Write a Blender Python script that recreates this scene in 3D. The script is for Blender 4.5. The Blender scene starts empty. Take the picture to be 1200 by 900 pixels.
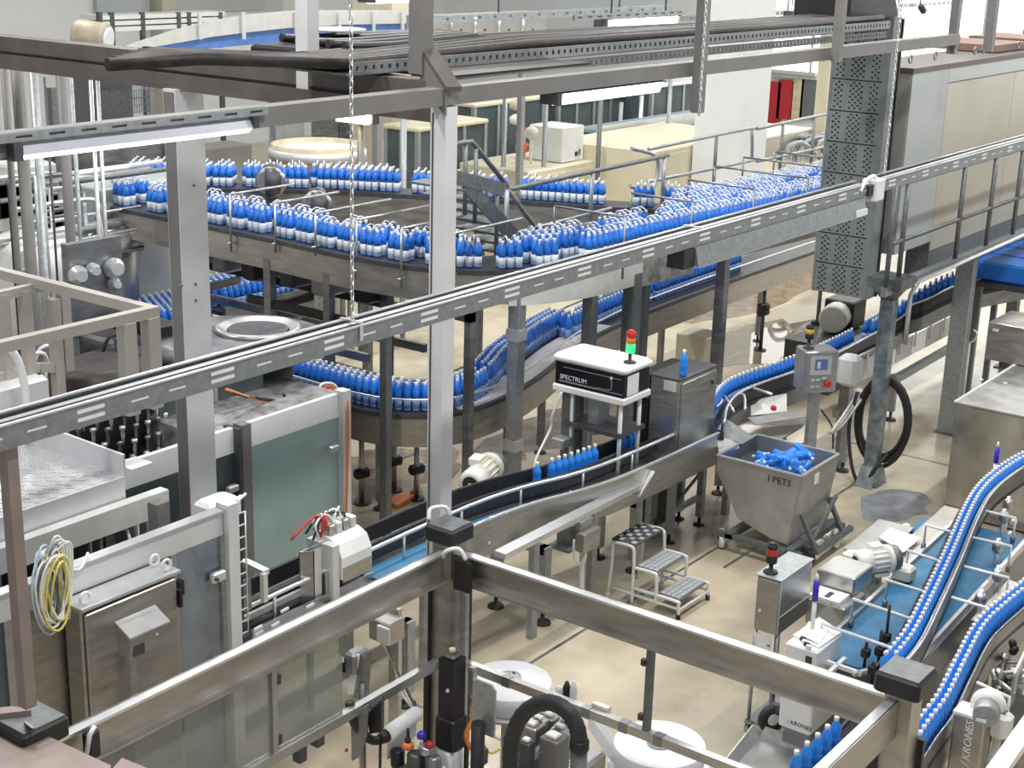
import bpy, math, random
from mathutils import Vector, Matrix
random.seed(7)
SC = bpy.context.scene
COL = SC.collection
# ---------------------------------------------------------------- camera (on a gallery, 6 m above the hall floor)
YAW, PITCH, ROLL, FPX = math.radians(36.309), math.radians(17.04), math.radians(1.592), 1742.4
CAM = Vector((0.0, 0.0, 6.0))
_f = Vector((math.cos(YAW) * math.cos(PITCH), math.sin(YAW) * math.cos(PITCH), -math.sin(PITCH)))
_r0 = _f.cross(Vector((0, 0, 1))).normalized()
_u0 = _r0.cross(_f)
_rx = _r0 * math.cos(ROLL) + _u0 * math.sin(ROLL)
_up = -_r0 * math.sin(ROLL) + _u0 * math.cos(ROLL)
cam = bpy.data.cameras.new('camera')
cam.sensor_fit = 'HORIZONTAL'; cam.sensor_width = 36.0; cam.lens = FPX / 1200 * 36.0
cam.clip_start = 0.05; cam.clip_end = 200
camo = bpy.data.objects.new('camera', cam); COL.objects.link(camo)
camo.matrix_world = Matrix(((_rx.x, _up.x, -_f.x, CAM.x), (_rx.y, _up.y, -_f.y, CAM.y), (_rx.z, _up.z, -_f.z, CAM.z), (0, 0, 0, 1)))
SC.camera = camo
# ---------------------------------------------------------------- light: even ambient fill added through the world plus rows of luminaires at roof height
W = bpy.data.worlds.new('world'); SC.world = W; W.use_nodes = True
W.node_tree.nodes['Background'].inputs[0].default_value = (0.90, 0.95, 1.0, 1)
W.node_tree.nodes['Background'].inputs[1].default_value = 0.36
def area(name, loc, sx, sy, power, col=(1, 0.98, 0.94), rot=(0, 0, 0)):
    l = bpy.data.lights.new(name, 'AREA'); l.shape = 'RECTANGLE'; l.size = sx; l.size_y = sy; l.energy = power; l.color = col
    o = bpy.data.objects.new(name, l); COL.objects.link(o); o.location = loc; o.rotation_euler = rot
    return o
for i, (x, y) in enumerate([(5, 3), (10.5, 3), (16, 3), (22, 3), (5, 8), (10.5, 8), (16, 8), (22, 8), (6, 14), (12, 14), (18, 14), (24, 14), (14, 21), (22, 21), (30, 8), (30, 16), (34, 3), (34, 9), (34, 15)]):  # last three are fill lights added to brighten the far end wall
    area('hall_and_fill_light', (x, y, 8.6), 1.6, 0.3, 185)
SC.view_settings.view_transform = 'Standard'; SC.view_settings.look = 'None'
SC.view_settings.gamma = 1.0; SC.view_settings.use_curve_mapping = False
SC.view_settings.exposure = 0.2
# ---------------------------------------------------------------- measuring helpers: photograph position + one known world coordinate -> point in the hall
def _ray(u, v): return _f + _rx * ((u - 600) / FPX) - _up * ((v - 450) / FPX)
def PZ(u, v, z): d = _ray(u, v); return CAM + d * ((z - CAM.z) / d.z)
def PX(u, v, x): d = _ray(u, v); return CAM + d * ((x - CAM.x) / d.x)
def PY(u, v, y): d = _ray(u, v); return CAM + d * ((y - CAM.y) / d.y)
def proj(p):
    d = Vector(p) - CAM; w = d.dot(_f); return 600 + FPX * d.dot(_rx) / w, 450 - FPX * d.dot(_up) / w
def zup(x, y, v):
    lo, hi = -3.0, 12.0
    for _ in range(40):
        m = (lo + hi) / 2
        if proj((x, y, m))[1] > v: lo = m
        else: hi = m
    return (lo + hi) / 2
# ---------------------------------------------------------------- materials
M = {}
def mat(name, col, metal=0.0, rough=0.5, var=0.06, scale=6.0, bump=0.0, stretch=None, alpha=None, trans=0.0, emit=None, spec=None, detail=4.0, col2=None, lo=0.35, hi=0.65, rvar=0.0):
    m = bpy.data.materials.new(name); m.use_nodes = True
    nt = m.node_tree; n = nt.nodes; b = n['Principled BSDF']; L = nt.links
    b.inputs['Metallic'].default_value = metal; b.inputs['Roughness'].default_value = rough
    c = (*col, 1); b.inputs['Base Color'].default_value = c
    if spec is not None: b.inputs['Specular IOR Level'].default_value = spec
    if var or col2 or bump or rvar:
        tc = n.new('ShaderNodeTexCoord'); mp = n.new('ShaderNodeMapping')
        if stretch: mp.inputs['Scale'].default_value = stretch
        no = n.new('ShaderNodeTexNoise'); no.inputs['Scale'].default_value = scale; no.inputs['Detail'].default_value = detail
        L.new(tc.outputs['Object'], mp.inputs[0]); L.new(mp.outputs[0], no.inputs['Vector'])
        cr = n.new('ShaderNodeValToRGB')
        cr.color_ramp.elements[0].position = lo; cr.color_ramp.elements[1].position = hi
        c2 = (*col2, 1) if col2 else tuple(min(1, k * (1 + var)) for k in col) + (1,)
        c1 = c if col2 else tuple(k * (1 - var) for k in col) + (1,)
        cr.color_ramp.elements[0].color = c1; cr.color_ramp.elements[1].color = c2
        L.new(no.outputs['Fac'], cr.inputs[0]); L.new(cr.outputs[0], b.inputs['Base Color'])
        if rvar:
            mr = n.new('ShaderNodeMapRange'); mr.inputs['To Min'].default_value = max(0.02, rough - rvar); mr.inputs['To Max'].default_value = rough + rvar
            mr.inputs['From Min'].default_value = 0.3; mr.inputs['From Max'].default_value = 0.7
            L.new(no.outputs['Fac'], mr.inputs[0]); L.new(mr.outputs[0], b.inputs['Roughness'])
        if bump:
            bp = n.new('ShaderNodeBump'); bp.inputs['Strength'].default_value = bump; bp.inputs['Distance'].default_value = 0.01
            L.new(no.outputs['Fac'], bp.inputs['Height']); L.new(bp.outputs[0], b.inputs['Normal'])
    if trans: b.inputs['Transmission Weight'].default_value = trans
    if alpha is not None: b.inputs['Alpha'].default_value = alpha
    if emit: b.inputs['Emission Color'].default_value = (*emit[0], 1); b.inputs['Emission Strength'].default_value = emit[1]
    M[name] = m
    return m
mat('stainless', (0.52, 0.52, 0.51), 0.9, 0.36, 0.10, 5, 0.05, (1, 1, 6), rvar=0.08)
mat('stainless_warm', (0.47, 0.44, 0.405), 0.85, 0.40, 0.12, 4, 0.04, (1, 1, 5), rvar=0.08)
mat('stainless_bright', (0.80, 0.81, 0.82), 0.75, 0.33, 0.05, 7)
mat('stainless_dark', (0.30, 0.31, 0.33), 0.85, 0.38, 0.18, 4, 0.05, (1, 1, 3), rvar=0.1)
mat('galvanised', (0.40, 0.425, 0.44), 0.65, 0.45, 0.13, 22, 0.03)
mat('galv_mid', (0.31, 0.33, 0.345), 0.65, 0.45, 0.12, 22, 0.03)
mat('galv_dark', (0.20, 0.215, 0.22), 0.6, 0.5, 0.15, 20)
mat('zinc_mottled', (0.25, 0.29, 0.31), 0.55, 0.45, 0.35, 9, 0.05)
mat('painted_grey', (0.20, 0.192, 0.188), 0.15, 0.5, 0.07, 5)
mat('painted_light', (0.72, 0.725, 0.74), 0.15, 0.42, 0.05, 4)
mat('beam_brown', (0.125, 0.107, 0.10), 0.25, 0.5, 0.12, 5)
mat('steel_brown', (0.33, 0.265, 0.24), 0.45, 0.48, 0.08, 5)
mat('dark_steel', (0.10, 0.10, 0.11), 0.5, 0.45, 0.2, 10)
mat('brown_dark', (0.038, 0.032, 0.03), 0.4, 0.5, 0.25, 12)
mat('black', (0.018, 0.018, 0.02), 0.0, 0.45, 0.2, 10)
mat('rubber', (0.03, 0.03, 0.033), 0.0, 0.55, 0.2, 30)
mat('chain_black', (0.045, 0.047, 0.055), 0.2, 0.4, 0.3, 40)
mat('belt_blue', (0.022, 0.14, 0.29), 0.0, 0.5, 0.14, 7, col2=(0.035, 0.19, 0.36))
mat('belt_navy', (0.02, 0.05, 0.075), 0.0, 0.5, 0.2, 10)
mat('belt_grey', (0.68, 0.65, 0.66), 0.1, 0.5, 0.06, 10)
mat('pale_steel', (0.74, 0.74, 0.72), 0.35, 0.38, 0.06, 6)
mat('white_plastic', (0.84, 0.85, 0.84), 0.0, 0.35, 0.03, 5)
mat('white_paint', (0.80, 0.82, 0.83), 0.0, 0.5, 0.02, 2)
mat('cream_paint', (0.72, 0.67, 0.50), 0.0, 0.45, 0.04, 2)
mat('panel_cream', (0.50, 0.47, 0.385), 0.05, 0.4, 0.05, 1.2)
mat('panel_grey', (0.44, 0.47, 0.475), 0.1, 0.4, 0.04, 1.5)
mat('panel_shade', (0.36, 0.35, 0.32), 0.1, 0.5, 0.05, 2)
mat('motor_cream', (0.74, 0.73, 0.63), 0.0, 0.38, 0.05, 9)
mat('motor_white', (0.84, 0.84, 0.79), 0.0, 0.35, 0.03, 9)
mat('perf_grey', (0.24, 0.265, 0.26), 0.35, 0.5, 0.07, 12)
mat('red', (0.62, 0.03, 0.03), 0.0, 0.35, 0.05)
mat('red_door', (0.42, 0.02, 0.03), 0.0, 0.5, 0.05)
mat('brown_door', (0.30, 0.24, 0.20), 0.0, 0.5, 0.1)
mat('orange', (0.85, 0.25, 0.07), 0.0, 0.4, 0.05)
mat('yellow', (0.85, 0.72, 0.18), 0.0, 0.4, 0.05)
mat('cable_pale', (0.80, 0.82, 0.82), 0.0, 0.45, 0.04)
mat('cable_blue', (0.45, 0.58, 0.68), 0.0, 0.45, 0.04)
mat('pen_blue', (0.05, 0.03, 0.55), 0.0, 0.4, 0.03)
mat('green_lens', (0.02, 0.55, 0.12), 0.0, 0.25, 0, emit=((0.05, 1, 0.25), 0.9))
mat('red_lens', (0.60, 0.03, 0.02), 0.0, 0.25, 0)
mat('orange_lens', (0.85, 0.22, 0.03), 0.0, 0.25, 0)
mat('amber_lens', (0.75, 0.45, 0.05), 0.0, 0.3, 0)
mat('screen', (0.06, 0.10, 0.22), 0.0, 0.2, 0, emit=((0.10, 0.16, 0.35), 0.35))
mat('paper', (0.86, 0.87, 0.86), 0.0, 0.6, 0.02, 3)
mat('film_white', (0.87, 0.88, 0.91), 0.0, 0.35, 0.02, 3)
mat('ink', (0.05, 0.05, 0.06), 0.0, 0.6, 0)
mat('ink_blue', (0.30, 0.36, 0.45), 0.0, 0.6, 0)
mat('letter_white', (0.75, 0.75, 0.76), 0.0, 0.5, 0)
mat('bottle_blue', (0.025, 0.20, 0.74), 0.0, 0.22, 0.10, 30, spec=0.6)
mat('bottle_bright', (0.025, 0.27, 0.88), 0.0, 0.2, 0.10, 30, spec=0.7)
mat('bottle_label', (0.72, 0.80, 0.90), 0.0, 0.4, 0.10, 60)
mat('stream_label', (0.24, 0.40, 0.74), 0.0, 0.35, 0.2, 60)
mat('bottle_foot', (0.10, 0.22, 0.52), 0.0, 0.25, 0.15, 40)
mat('cap_white', (0.85, 0.88, 0.92), 0.0, 0.35, 0.0)
mat('lamp_tube', (1, 1, 1), 0.0, 0.3, 0, emit=((0.95, 0.97, 1.0), 4.5))
mat('lamp_body', (0.42, 0.43, 0.49), 0.1, 0.4, 0.03)
mat('cyan_steel', (0.30, 0.42, 0.47), 0.3, 0.4, 0.15, 8)
mat('mixed_metal', (0.36, 0.36, 0.36), 0.6, 0.4, 0.4, 9)
mat('beige_warm', (0.58, 0.50, 0.36), 0.05, 0.5, 0.15, 5)
mat('tread', (0.62, 0.64, 0.67), 0.7, 0.35, 0.1, 20)
mat('blue_panel', (0.10, 0.22, 0.55), 0.0, 0.45, 0.1, 5)
def glass_mat(name, tint, rough, mixf):
    m = bpy.data.materials.new(name); m.use_nodes = True; nt = m.node_tree; n = nt.nodes; L = nt.links
    n.remove(n['Principled BSDF']); out = n['Material Output']
    tr = n.new('ShaderNodeBsdfTransparent'); tr.inputs[0].default_value = (*[min(1, 0.55 + 0.5 * k) for k in tint], 1)
    df = n.new('ShaderNodeBsdfPrincipled'); df.inputs['Base Color'].default_value = (*tint, 1); df.inputs['Roughness'].default_value = rough
    tc = n.new('ShaderNodeTexCoord'); no = n.new('ShaderNodeTexNoise'); no.inputs['Scale'].default_value = 1.6; no.inputs['Detail'].default_value = 3
    mr = n.new('ShaderNodeMapRange'); mr.inputs['From Min'].default_value = 0.3; mr.inputs['From Max'].default_value = 0.7
    mr.inputs['To Min'].default_value = max(0, mixf - 0.10); mr.inputs['To Max'].default_value = min(1, mixf + 0.10)
    mx = n.new('ShaderNodeMixShader')
    L.new(tc.outputs['Object'], no.inputs['Vector']); L.new(no.outputs['Fac'], mr.inputs[0]); L.new(mr.outputs[0], mx.inputs[0])
    L.new(tr.outputs[0], mx.inputs[1]); L.new(df.outputs[0], mx.inputs[2]); L.new(mx.outputs[0], out.inputs['Surface'])
    M[name] = m
glass_mat('glass_teal', (0.42, 0.56, 0.55), 0.18, 0.80)
glass_mat('glass_dark', (0.12, 0.16, 0.17), 0.18, 0.72)
glass_mat('glass_clear', (0.55, 0.58, 0.53), 0.12, 0.22)
glass_mat('glass_smoke', (0.20, 0.25, 0.27), 0.12, 0.42)
glass_mat('film_clear', (0.75, 0.78, 0.86), 0.2, 0.45)
# ---------------------------------------------------------------- mesh building
class G:
    """collects shapes in hall coordinates (or in a local frame set by .m) for ONE mesh"""
    def __init__(s, m=None): s.v = []; s.f = []; s.mi = []; s.sm = []; s.m = m; s.slot = 0
    def add(s, vs, fs, smooth=False):
        o = len(s.v)
        if s.m is not None: vs = [s.m @ Vector(p) for p in vs]
        s.v.extend(tuple(p) for p in vs)
        for f in fs: s.f.append([i + o for i in f]); s.mi.append(s.slot); s.sm.append(smooth)
        return s
    def box(s, x0, x1, y0, y1, z0, z1):
        if x0 > x1: x0, x1 = x1, x0
        if y0 > y1: y0, y1 = y1, y0
        if z0 > z1: z0, z1 = z1, z0
        return s.add([(x0, y0, z0), (x1, y0, z0), (x1, y1, z0), (x0, y1, z0), (x0, y0, z1), (x1, y0, z1), (x1, y1, z1), (x0, y1, z1)],
                     [(0, 3, 2, 1), (4, 5, 6, 7), (0, 1, 5, 4), (1, 2, 6, 5), (2, 3, 7, 6), (3, 0, 4, 7)])
    def cb(s, c, sx, sy, sz, rz=0.0):
        """box centred on c in x, y and standing on c.z"""
        ca, sa = math.cos(rz), math.sin(rz); P = []
        for z in (0, sz):
            for a, b in ((-1, -1), (1, -1), (1, 1), (-1, 1)):
                x, y = a * sx / 2, b * sy / 2
                P.append((c[0] + x * ca - y * sa, c[1] + x * sa + y * ca, c[2] + z))
        return s.add(P, [(0, 3, 2, 1), (4, 5, 6, 7), (0, 1, 5, 4), (1, 2, 6, 5), (2, 3, 7, 6), (3, 0, 4, 7)])
    def bbox(s, x0, x1, y0, y1, z0, z1, b=0.01):
        """box with chamfered edges"""
        if x0 > x1: x0, x1 = x1, x0
        if y0 > y1: y0, y1 = y1, y0
        vs = []
        for z, k in ((z0, b), (z0 + b, 0), (z1 - b, 0), (z1, b)):
            for (x, sx) in ((x0, 1), (x1, -1)):
                pass
            X0, X1, Y0, Y1 = x0 + k, x1 - k, y0 + k, y1 - k
            vs += [(X0 + b, Y0, z), (X1 - b, Y0, z), (X1, Y0 + b, z), (X1, Y1 - b, z), (X1 - b, Y1, z), (X0 + b, Y1, z), (X0, Y1 - b, z), (X0, Y0 + b, z)]
        fs = [tuple(range(7, -1, -1)), tuple(range(24, 32))]
        for l in range(3):
            for i in range(8):
                j = (i + 1) % 8; fs.append((l * 8 + i, l * 8 + j, l * 8 + 8 + j, l * 8 + 8 + i))
        return s.add(vs, fs)
    def bar(s, p, q, w, h, up=(0, 0, 1)):
        """rectangular bar from p to q, w across, h along the up direction, centred on the line"""
        p, q = Vector(p), Vector(q); d = (q - p).normalized(); up = Vector(up)
        if abs(d.dot(up)) > 0.98: up = Vector((1, 0, 0))
        a = d.cross(up).normalized(); b = a.cross(d).normalized(); a *= w / 2; b *= h / 2
        P = [p - a - b, p + a - b, p + a + b, p - a + b, q - a - b, q + a - b, q + a + b, q - a + b]
        return s.add(P, [(3, 2, 1, 0), (4, 5, 6, 7), (0, 1, 5, 4), (1, 2, 6, 5), (2, 3, 7, 6), (3, 0, 4, 7)])
    def tube(s, pts, r, n=8, closed=False):
        pts = [Vector(p) for p in pts]; N = len(pts)
        rr = r if isinstance(r, (list, tuple)) else [r] * N
        vs = []; prev = None
        for i, p in enumerate(pts):
            if closed: d = pts[(i + 1) % N] - pts[i - 1]
            else: d = pts[min(i + 1, N - 1)] - pts[max(i - 1, 0)]
            if d.length < 1e-9: d = Vector((0, 0, 1))
            d.normalize()
            if prev is None:
                a = d.cross(Vector((0, 0, 1)))
                if a.length < 0.05: a = d.cross(Vector((1, 0, 0)))
            else: a = prev - d * prev.dot(d)
            if a.length < 1e-6: a = d.orthogonal()
            a.normalize(); prev = a; b = d.cross(a)
            for k in range(n):
                t = 2 * math.pi * k / n; vs.append(p + (a * math.cos(t) + b * math.sin(t)) * rr[i])
        fs = []
        for i in range(N if closed else N - 1):
            j = (i + 1) % N
            for k in range(n):
                l = (k + 1) % n; fs.append((i * n + k, i * n + l, j * n + l, j * n + k))
        if not closed:
            c0 = len(vs); 
            fs_c = [tuple(range(n - 1, -1, -1)), tuple((N - 1) * n + k for k in range(n))]
            s.add(vs, fs, True); o = len(s.v) - len(vs)
            for f in fs_c: s.f.append([i + o for i in f]); s.mi.append(s.slot); s.sm.append(False)
            return s
        return s.add(vs, fs, True)
    def lathe(s, prof, c, n=16, axis=(0, 0, 1)):
        """profile of (radius, distance along axis) turned about the axis through c"""
        ax = Vector(axis).normalized(); a = ax.orthogonal().normalized(); b = ax.cross(a); c = Vector(c)
        vs = []; fs = []
        for r, h in prof:
            for k in range(n):
                t = 2 * math.pi * k / n; vs.append(c + ax * h + (a * math.cos(t) + b * math.sin(t)) * r)
        for i in range(len(prof) - 1):
            for k in range(n):
                l = (k + 1) % n; fs.append((i * n + k, i * n + l, i * n + n + l, i * n + n + k))
        s.add(vs, fs, True); o = len(s.v) - len(vs); m = (len(prof) - 1) * n
        for f in (tuple(range(n - 1, -1, -1)), tuple(m + k for k in range(n))):
            s.f.append([i + o for i in f]); s.mi.append(s.slot); s.sm.append(False)
        return s
    def prism(s, poly, d):
        """polygon of 3-D points pushed along vector d"""
        n = len(poly); P = [Vector(p) for p in poly]; d = Vector(d); Q = [p + d for p in P]
        fs = [tuple(range(n - 1, -1, -1)), tuple(range(n, 2 * n))]
        for i in range(n):
            j = (i + 1) % n; fs.append((i, j, n + j, n + i))
        return s.add(P + Q, fs)
    def strip(s, L, R, t, down=(0, 0, -1)):
        """ribbon between two point rows, thickness t along down"""
        n = len(L); d = Vector(down) * t; P = []
        for a, b in zip(L, R):
            a, b = Vector(a), Vector(b); P += [a, b, b + d, a + d]
        fs = [(0, 1, 2, 3), ((n - 1) * 4 + 3, (n - 1) * 4 + 2, (n - 1) * 4 + 1, (n - 1) * 4)]
        for i in range(n - 1):
            o = i * 4
            for k in range(4):
                l = (k + 1) % 4; fs.append((o + k, o + 4 + k, o + 4 + l, o + l))
        return s.add(P, fs)
    def plate(s, o, U, V, holes, t):
        """thick plate on origin o with edge vectors U, V; holes = list of (u0,u1,v0,v1) in metres on it, on a common row grid"""
        o, U, V = Vector(o), Vector(U), Vector(V); lu, lv = U.length, V.length; U = U / lu; V = V / lv; N = U.cross(V) * t
        us = sorted({0, lu} | {h[0] for h in holes} | {h[1] for h in holes}); vs_ = sorted({0, lv} | {h[2] for h in holes} | {h[3] for h in holes})
        def bx(a0, a1, b0, b1):
            P = [o + U * a + V * b for a, b in ((a0, b0), (a1, b0), (a1, b1), (a0, b1))]
            s.prism(P, N)
        for j in range(len(vs_) - 1):
            b0, b1 = vs_[j], vs_[j + 1]; mb = (b0 + b1) / 2
            hs = sorted((h[0], h[1]) for h in holes if h[2] < mb < h[3]); a = 0
            for h0, h1 in hs:
                if h0 > a + 1e-6: bx(a, h0, b0, b1)
                a = max(a, h1)
            if a < lu - 1e-6: bx(a, lu, b0, b1)
        return s
    def mesh(s, name, mats, org):
        me = bpy.data.meshes.new(name); ox, oy, oz = org
        me.from_pydata([(x - ox, y - oy, z - oz) for x, y, z in s.v], [], s.f)
        for m in (mats if isinstance(mats, (list, tuple)) else [mats]): me.materials.append(M[m])
        me.polygons.foreach_set('material_index', s.mi); me.polygons.foreach_set('use_smooth', s.sm)
        me.update(); return me
def _world(o):
    p = Vector((0, 0, 0))
    while o is not None: p += Vector(o.location); o = o.parent
    return p
def thing(name, label, cat, loc, group=None):
    o = bpy.data.objects.new(name, None); COL.objects.link(o); o.location = loc; o.empty_display_size = 0.1
    o['label'] = label; o['category'] = cat
    if group: o['group'] = group
    return o
def part(g, name, m, parent, label=None, kind=None):
    org = _world(parent); o = bpy.data.objects.new(name, g.mesh(name, m, org)); COL.objects.link(o); o.parent = parent
    if label: o['label'] = label
    if kind: o['kind'] = kind
    return o
def solo(g, name, m, label, cat, group=None, kind=None):
    xs = [p[0] for p in g.v]; ys = [p[1] for p in g.v]; z = min(p[2] for p in g.v)
    org = ((min(xs) + max(xs)) / 2, (min(ys) + max(ys)) / 2, z)
    o = bpy.data.objects.new(name, g.mesh(name, m, org)); COL.objects.link(o); o.location = org
    if label: o['label'] = label
    if cat: o['category'] = cat
    if group: o['group'] = group
    if kind: o['kind'] = kind
    return o
def structure(g, name, m, label, cat='structure'):
    o = solo(g, name, m, label, cat); o['kind'] = 'structure'; return o
def copy_tree(o, parent=None, loc=None, rz=None, label=None, group=None):
    c = o.copy(); COL.objects.link(c)
    if parent is not None: c.parent = parent
    if loc is not None: c.location = loc
    if rz is not None: c.rotation_euler = (0, 0, rz)
    if label: c['label'] = label
    if group: c['group'] = group
    for ch in list(o.children): copy_tree(ch, c)
    return c
_U = 'first second third fourth fifth sixth seventh eighth ninth tenth eleventh twelfth thirteenth fourteenth fifteenth sixteenth seventeenth eighteenth nineteenth'.split()
_T = 'twenty thirty forty fifty sixty seventy eighty ninety'.split()
def nth(k):
    """1 -> first, 22 -> twenty-second"""
    if k < 20: return _U[k - 1]
    t, u = divmod(k, 10); return _T[t - 2] + '-' + _U[u - 1] if u else _T[t - 2][:-1] + 'ieth'
def smooth_path(pts, n=6):
    """Catmull-Rom through the points"""
    P = [Vector(p) for p in pts]; out = []
    for i in range(len(P) - 1):
        a, b, c, d = P[max(i - 1, 0)], P[i], P[i + 1], P[min(i + 2, len(P) - 1)]
        for k in range(n):
            t = k / n
            out.append(0.5 * ((2 * b) + (c - a) * t + (2 * a - 5 * b + 4 * c - d) * t * t + (3 * b - a - 3 * c + d) * t ** 3))
    out.append(P[-1]); return out
def along(path, step, start=0.0):
    """points and headings at equal steps along a path"""
    res = []; acc = 0.0; nxt = start
    for a, b in zip(path, path[1:]):
        L = (b - a).length
        while nxt <= acc + L and L > 0:
            res.append((a.lerp(b, (nxt - acc) / L), (b - a).normalized())); nxt += step
        acc += L
    return res
def offset(path, d, dz=0.0):
    """path shifted sideways (left positive)"""
    out = []
    for i, p in enumerate(path):
        t = path[min(i + 1, len(path) - 1)] - path[max(i - 1, 0)]; t.z = 0; t.normalize()
        out.append(p + Vector((-t.y, t.x, 0)) * d + Vector((0, 0, dz)))
    return out
def lift(path, dz): return [p + Vector((0, 0, dz)) for p in path]
# ================================================================ SETTING
def floor_material():
    m = bpy.data.materials.new('epoxy_floor'); m.use_nodes = True; nt = m.node_tree; n = nt.nodes; L = nt.links; b = n['Principled BSDF']
    tc = n.new('ShaderNodeTexCoord')
    big = n.new('ShaderNodeTexNoise'); big.inputs['Scale'].default_value = 0.45; big.inputs['Detail'].default_value = 5
    fin = n.new('ShaderNodeTexNoise'); fin.inputs['Scale'].default_value = 2.4; fin.inputs['Detail'].default_value = 6
    L.new(tc.outputs['Object'], big.inputs['Vector']); L.new(tc.outputs['Object'], fin.inputs['Vector'])
    r1 = n.new('ShaderNodeValToRGB'); e = r1.color_ramp.elements
    e[0].position = 0.34; e[0].color = (0.44, 0.37, 0.27, 1); e[1].position = 0.56; e[1].color = (0.68, 0.60, 0.45, 1)
    r2 = n.new('ShaderNodeValToRGB'); e = r2.color_ramp.elements
    e[0].position = 0.32; e[0].color = (0.80, 0.80, 0.80, 1); e[1].position = 0.58; e[1].color = (1, 1, 1, 1)
    mx = n.new('ShaderNodeMix'); mx.data_type = 'RGBA'; mx.blend_type = 'MULTIPLY'; mx.inputs[0].default_value = 1
    L.new(big.outputs['Fac'], r1.inputs[0]); L.new(fin.outputs['Fac'], r2.inputs[0]); L.new(r1.outputs[0], mx.inputs[6]); L.new(r2.outputs[0], mx.inputs[7])
    L.new(mx.outputs[2], b.inputs['Base Color'])
    mr = n.new('ShaderNodeMapRange'); mr.inputs['From Min'].default_value = 0.35; mr.inputs['From Max'].default_value = 0.62; mr.inputs['To Min'].default_value = 0.10; mr.inputs['To Max'].default_value = 0.42
    L.new(big.outputs['Fac'], mr.inputs[0]); L.new(mr.outputs[0], b.inputs['Roughness'])
    M['epoxy_floor'] = m
floor_material()
structure(G().box(-4, 60, -8, 40, -0.2, 0), 'floor', 'epoxy_floor', 'cream epoxy hall floor, wet and stained in places', 'floor')
for i, (a, b) in enumerate([((8.2, 7.0), (8.2, 2.0)), ((12.2, 6.3), (16.5, 6.3)), ((9.2, 6.6), (13.0, 6.6)), ((16.6, 7.2), (16.6, 3.2))]):
    structure(G().bar((a[0], a[1], 0.0), (b[0], b[1], 0.0), 0.03, 0.006), 'trim_%d' % (i + 1), 'stainless_dark', ['thin floor joint crossing the foreground floor', 'thin floor joint behind the bottle hopper', 'thin floor joint under the step stool', 'thin floor joint beside the hose column'][i], 'floor joint')
mat('wall_white', (0.80, 0.82, 0.82), 0, 0.6, 0.02, 1)
structure(G().box(38, 38.3, -8, 40, 0, 9), 'wall_back', 'wall_white', 'bright white hall wall behind the panelled housing', 'wall')
mat('daylight', (0.9, 0.92, 0.92), 0, .5, 0, emit=((1.0, 1.0, 0.97), 1.5))
wy0, wy1 = -7.5, PX(866, 20, 37.9).y
wz = PX(1000, 92, 37.9).z
wt = thing('window_1', 'overexposed white daylight glazing high on the far end wall', 'window', (37.9, (wy0 + wy1) / 2, wz)); wt['kind'] = 'structure'
nw = 12
for k in range(nw):
    a, b = wy0 + (wy1 - wy0) * k / nw, wy0 + (wy1 - wy0) * (k + 1) / nw
    part(G().box(37.86, 37.9, a + .04, b - .04, wz, 8.6), 'pane', 'daylight', wt)
    part(G().box(37.82, 37.92, b - .03, b + .03, wz, 8.6), 'mullion', 'panel_grey', wt)
part(G().box(37.8, 37.95, wy0, wy1, wz - .12, wz), 'sill', 'white_paint', wt)
structure(G().box(-4, 38, 31, 31.3, 0, 9), 'wall_left', 'wall_white', 'pale hall wall far behind the white conveyors', 'wall')
mat('puddle_water', (0.30, 0.25, 0.18), 0, .025, 0.1, 3, spec=1.0)
c = PZ(888, 402, 0)
g = G(); random.seed(2)
g.prism([(c.x + (1.7 + random.uniform(-.3, .3)) * math.cos(a), c.y + (.75 + random.uniform(-.15, .15)) * math.sin(a), .004) for a in [i * math.pi / 12 for i in range(24)]], (0, 0, -.003))
solo(g, 'puddle', 'puddle_water', 'shiny water puddle on the floor left of the operator panel', 'puddle')
mat('screed_grey', (0.24, 0.25, 0.27), 0, .5, 0.3, 4)
c = PZ(1048, 592, 0); g = G()
g.prism([(c.x + (.55 + random.uniform(-.1, .1)) * math.cos(a), c.y + (.34 + random.uniform(-.06, .06)) * math.sin(a), .003) for a in [i * math.pi / 10 for i in range(20)]], (0, 0, -.002))
solo(g, 'floor_patch', 'screed_grey', 'dark grey repaired floor patch at the foot of the mottled post', 'floor patch')
# square columns of the hall
def hall_column(u0, u1, vb, vt, x, m, label, w=None):
    a = PX(u0, (vb + vt) / 2, x); b = PX(u1, (vb + vt) / 2, x); y0, y1 = b.y, a.y
    g = G().box(x, x + (w or (y0 - y1 if False else abs(y1 - y0))), y0, y1, 0, 8.5)
    return solo(g, 'hall_column', m, label, 'column')
# ================================================================ OVERHEAD STEEL
YB = 5.95
zb0, zb1 = PY(640, 110, YB - .06).z, PY(640, 91, YB - .06).z      # long beam, bottom and top
xe = PY(1118, 55, YB).x
solo(G().box(2.4, xe, YB - .06, YB + .06, zb0, zb1), 'overhead_beam', 'painted_grey', 'long grey box beam running across the top of the hall above the two lit lamps', 'beam', 'overhead beams')
XB = 7.3
cz0, cz1 = PX(200, 104, XB).z, PX(200, 63, XB).z
t = thing('cross_beam', 'thick brown steel double beam reaching from the top left edge to the long grey beam', 'beam', (XB, 9, cz0), 'overhead beams')
zm = (cz0 + cz1) / 2
part(G().box(XB - .02, XB + .16, YB + .06, 13.5, zm + .012, cz1), 'upper_channel', 'beam_brown', t)
part(G().box(XB - .05, XB + .13, YB + .06, 13.5, cz0, zm - .012), 'lower_channel', 'beam_brown', t)
part(G().box(XB + .01, XB + .11, YB + .06, 13.5, zm - .012, zm + .012), 'web', 'dark_steel', t)
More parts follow.
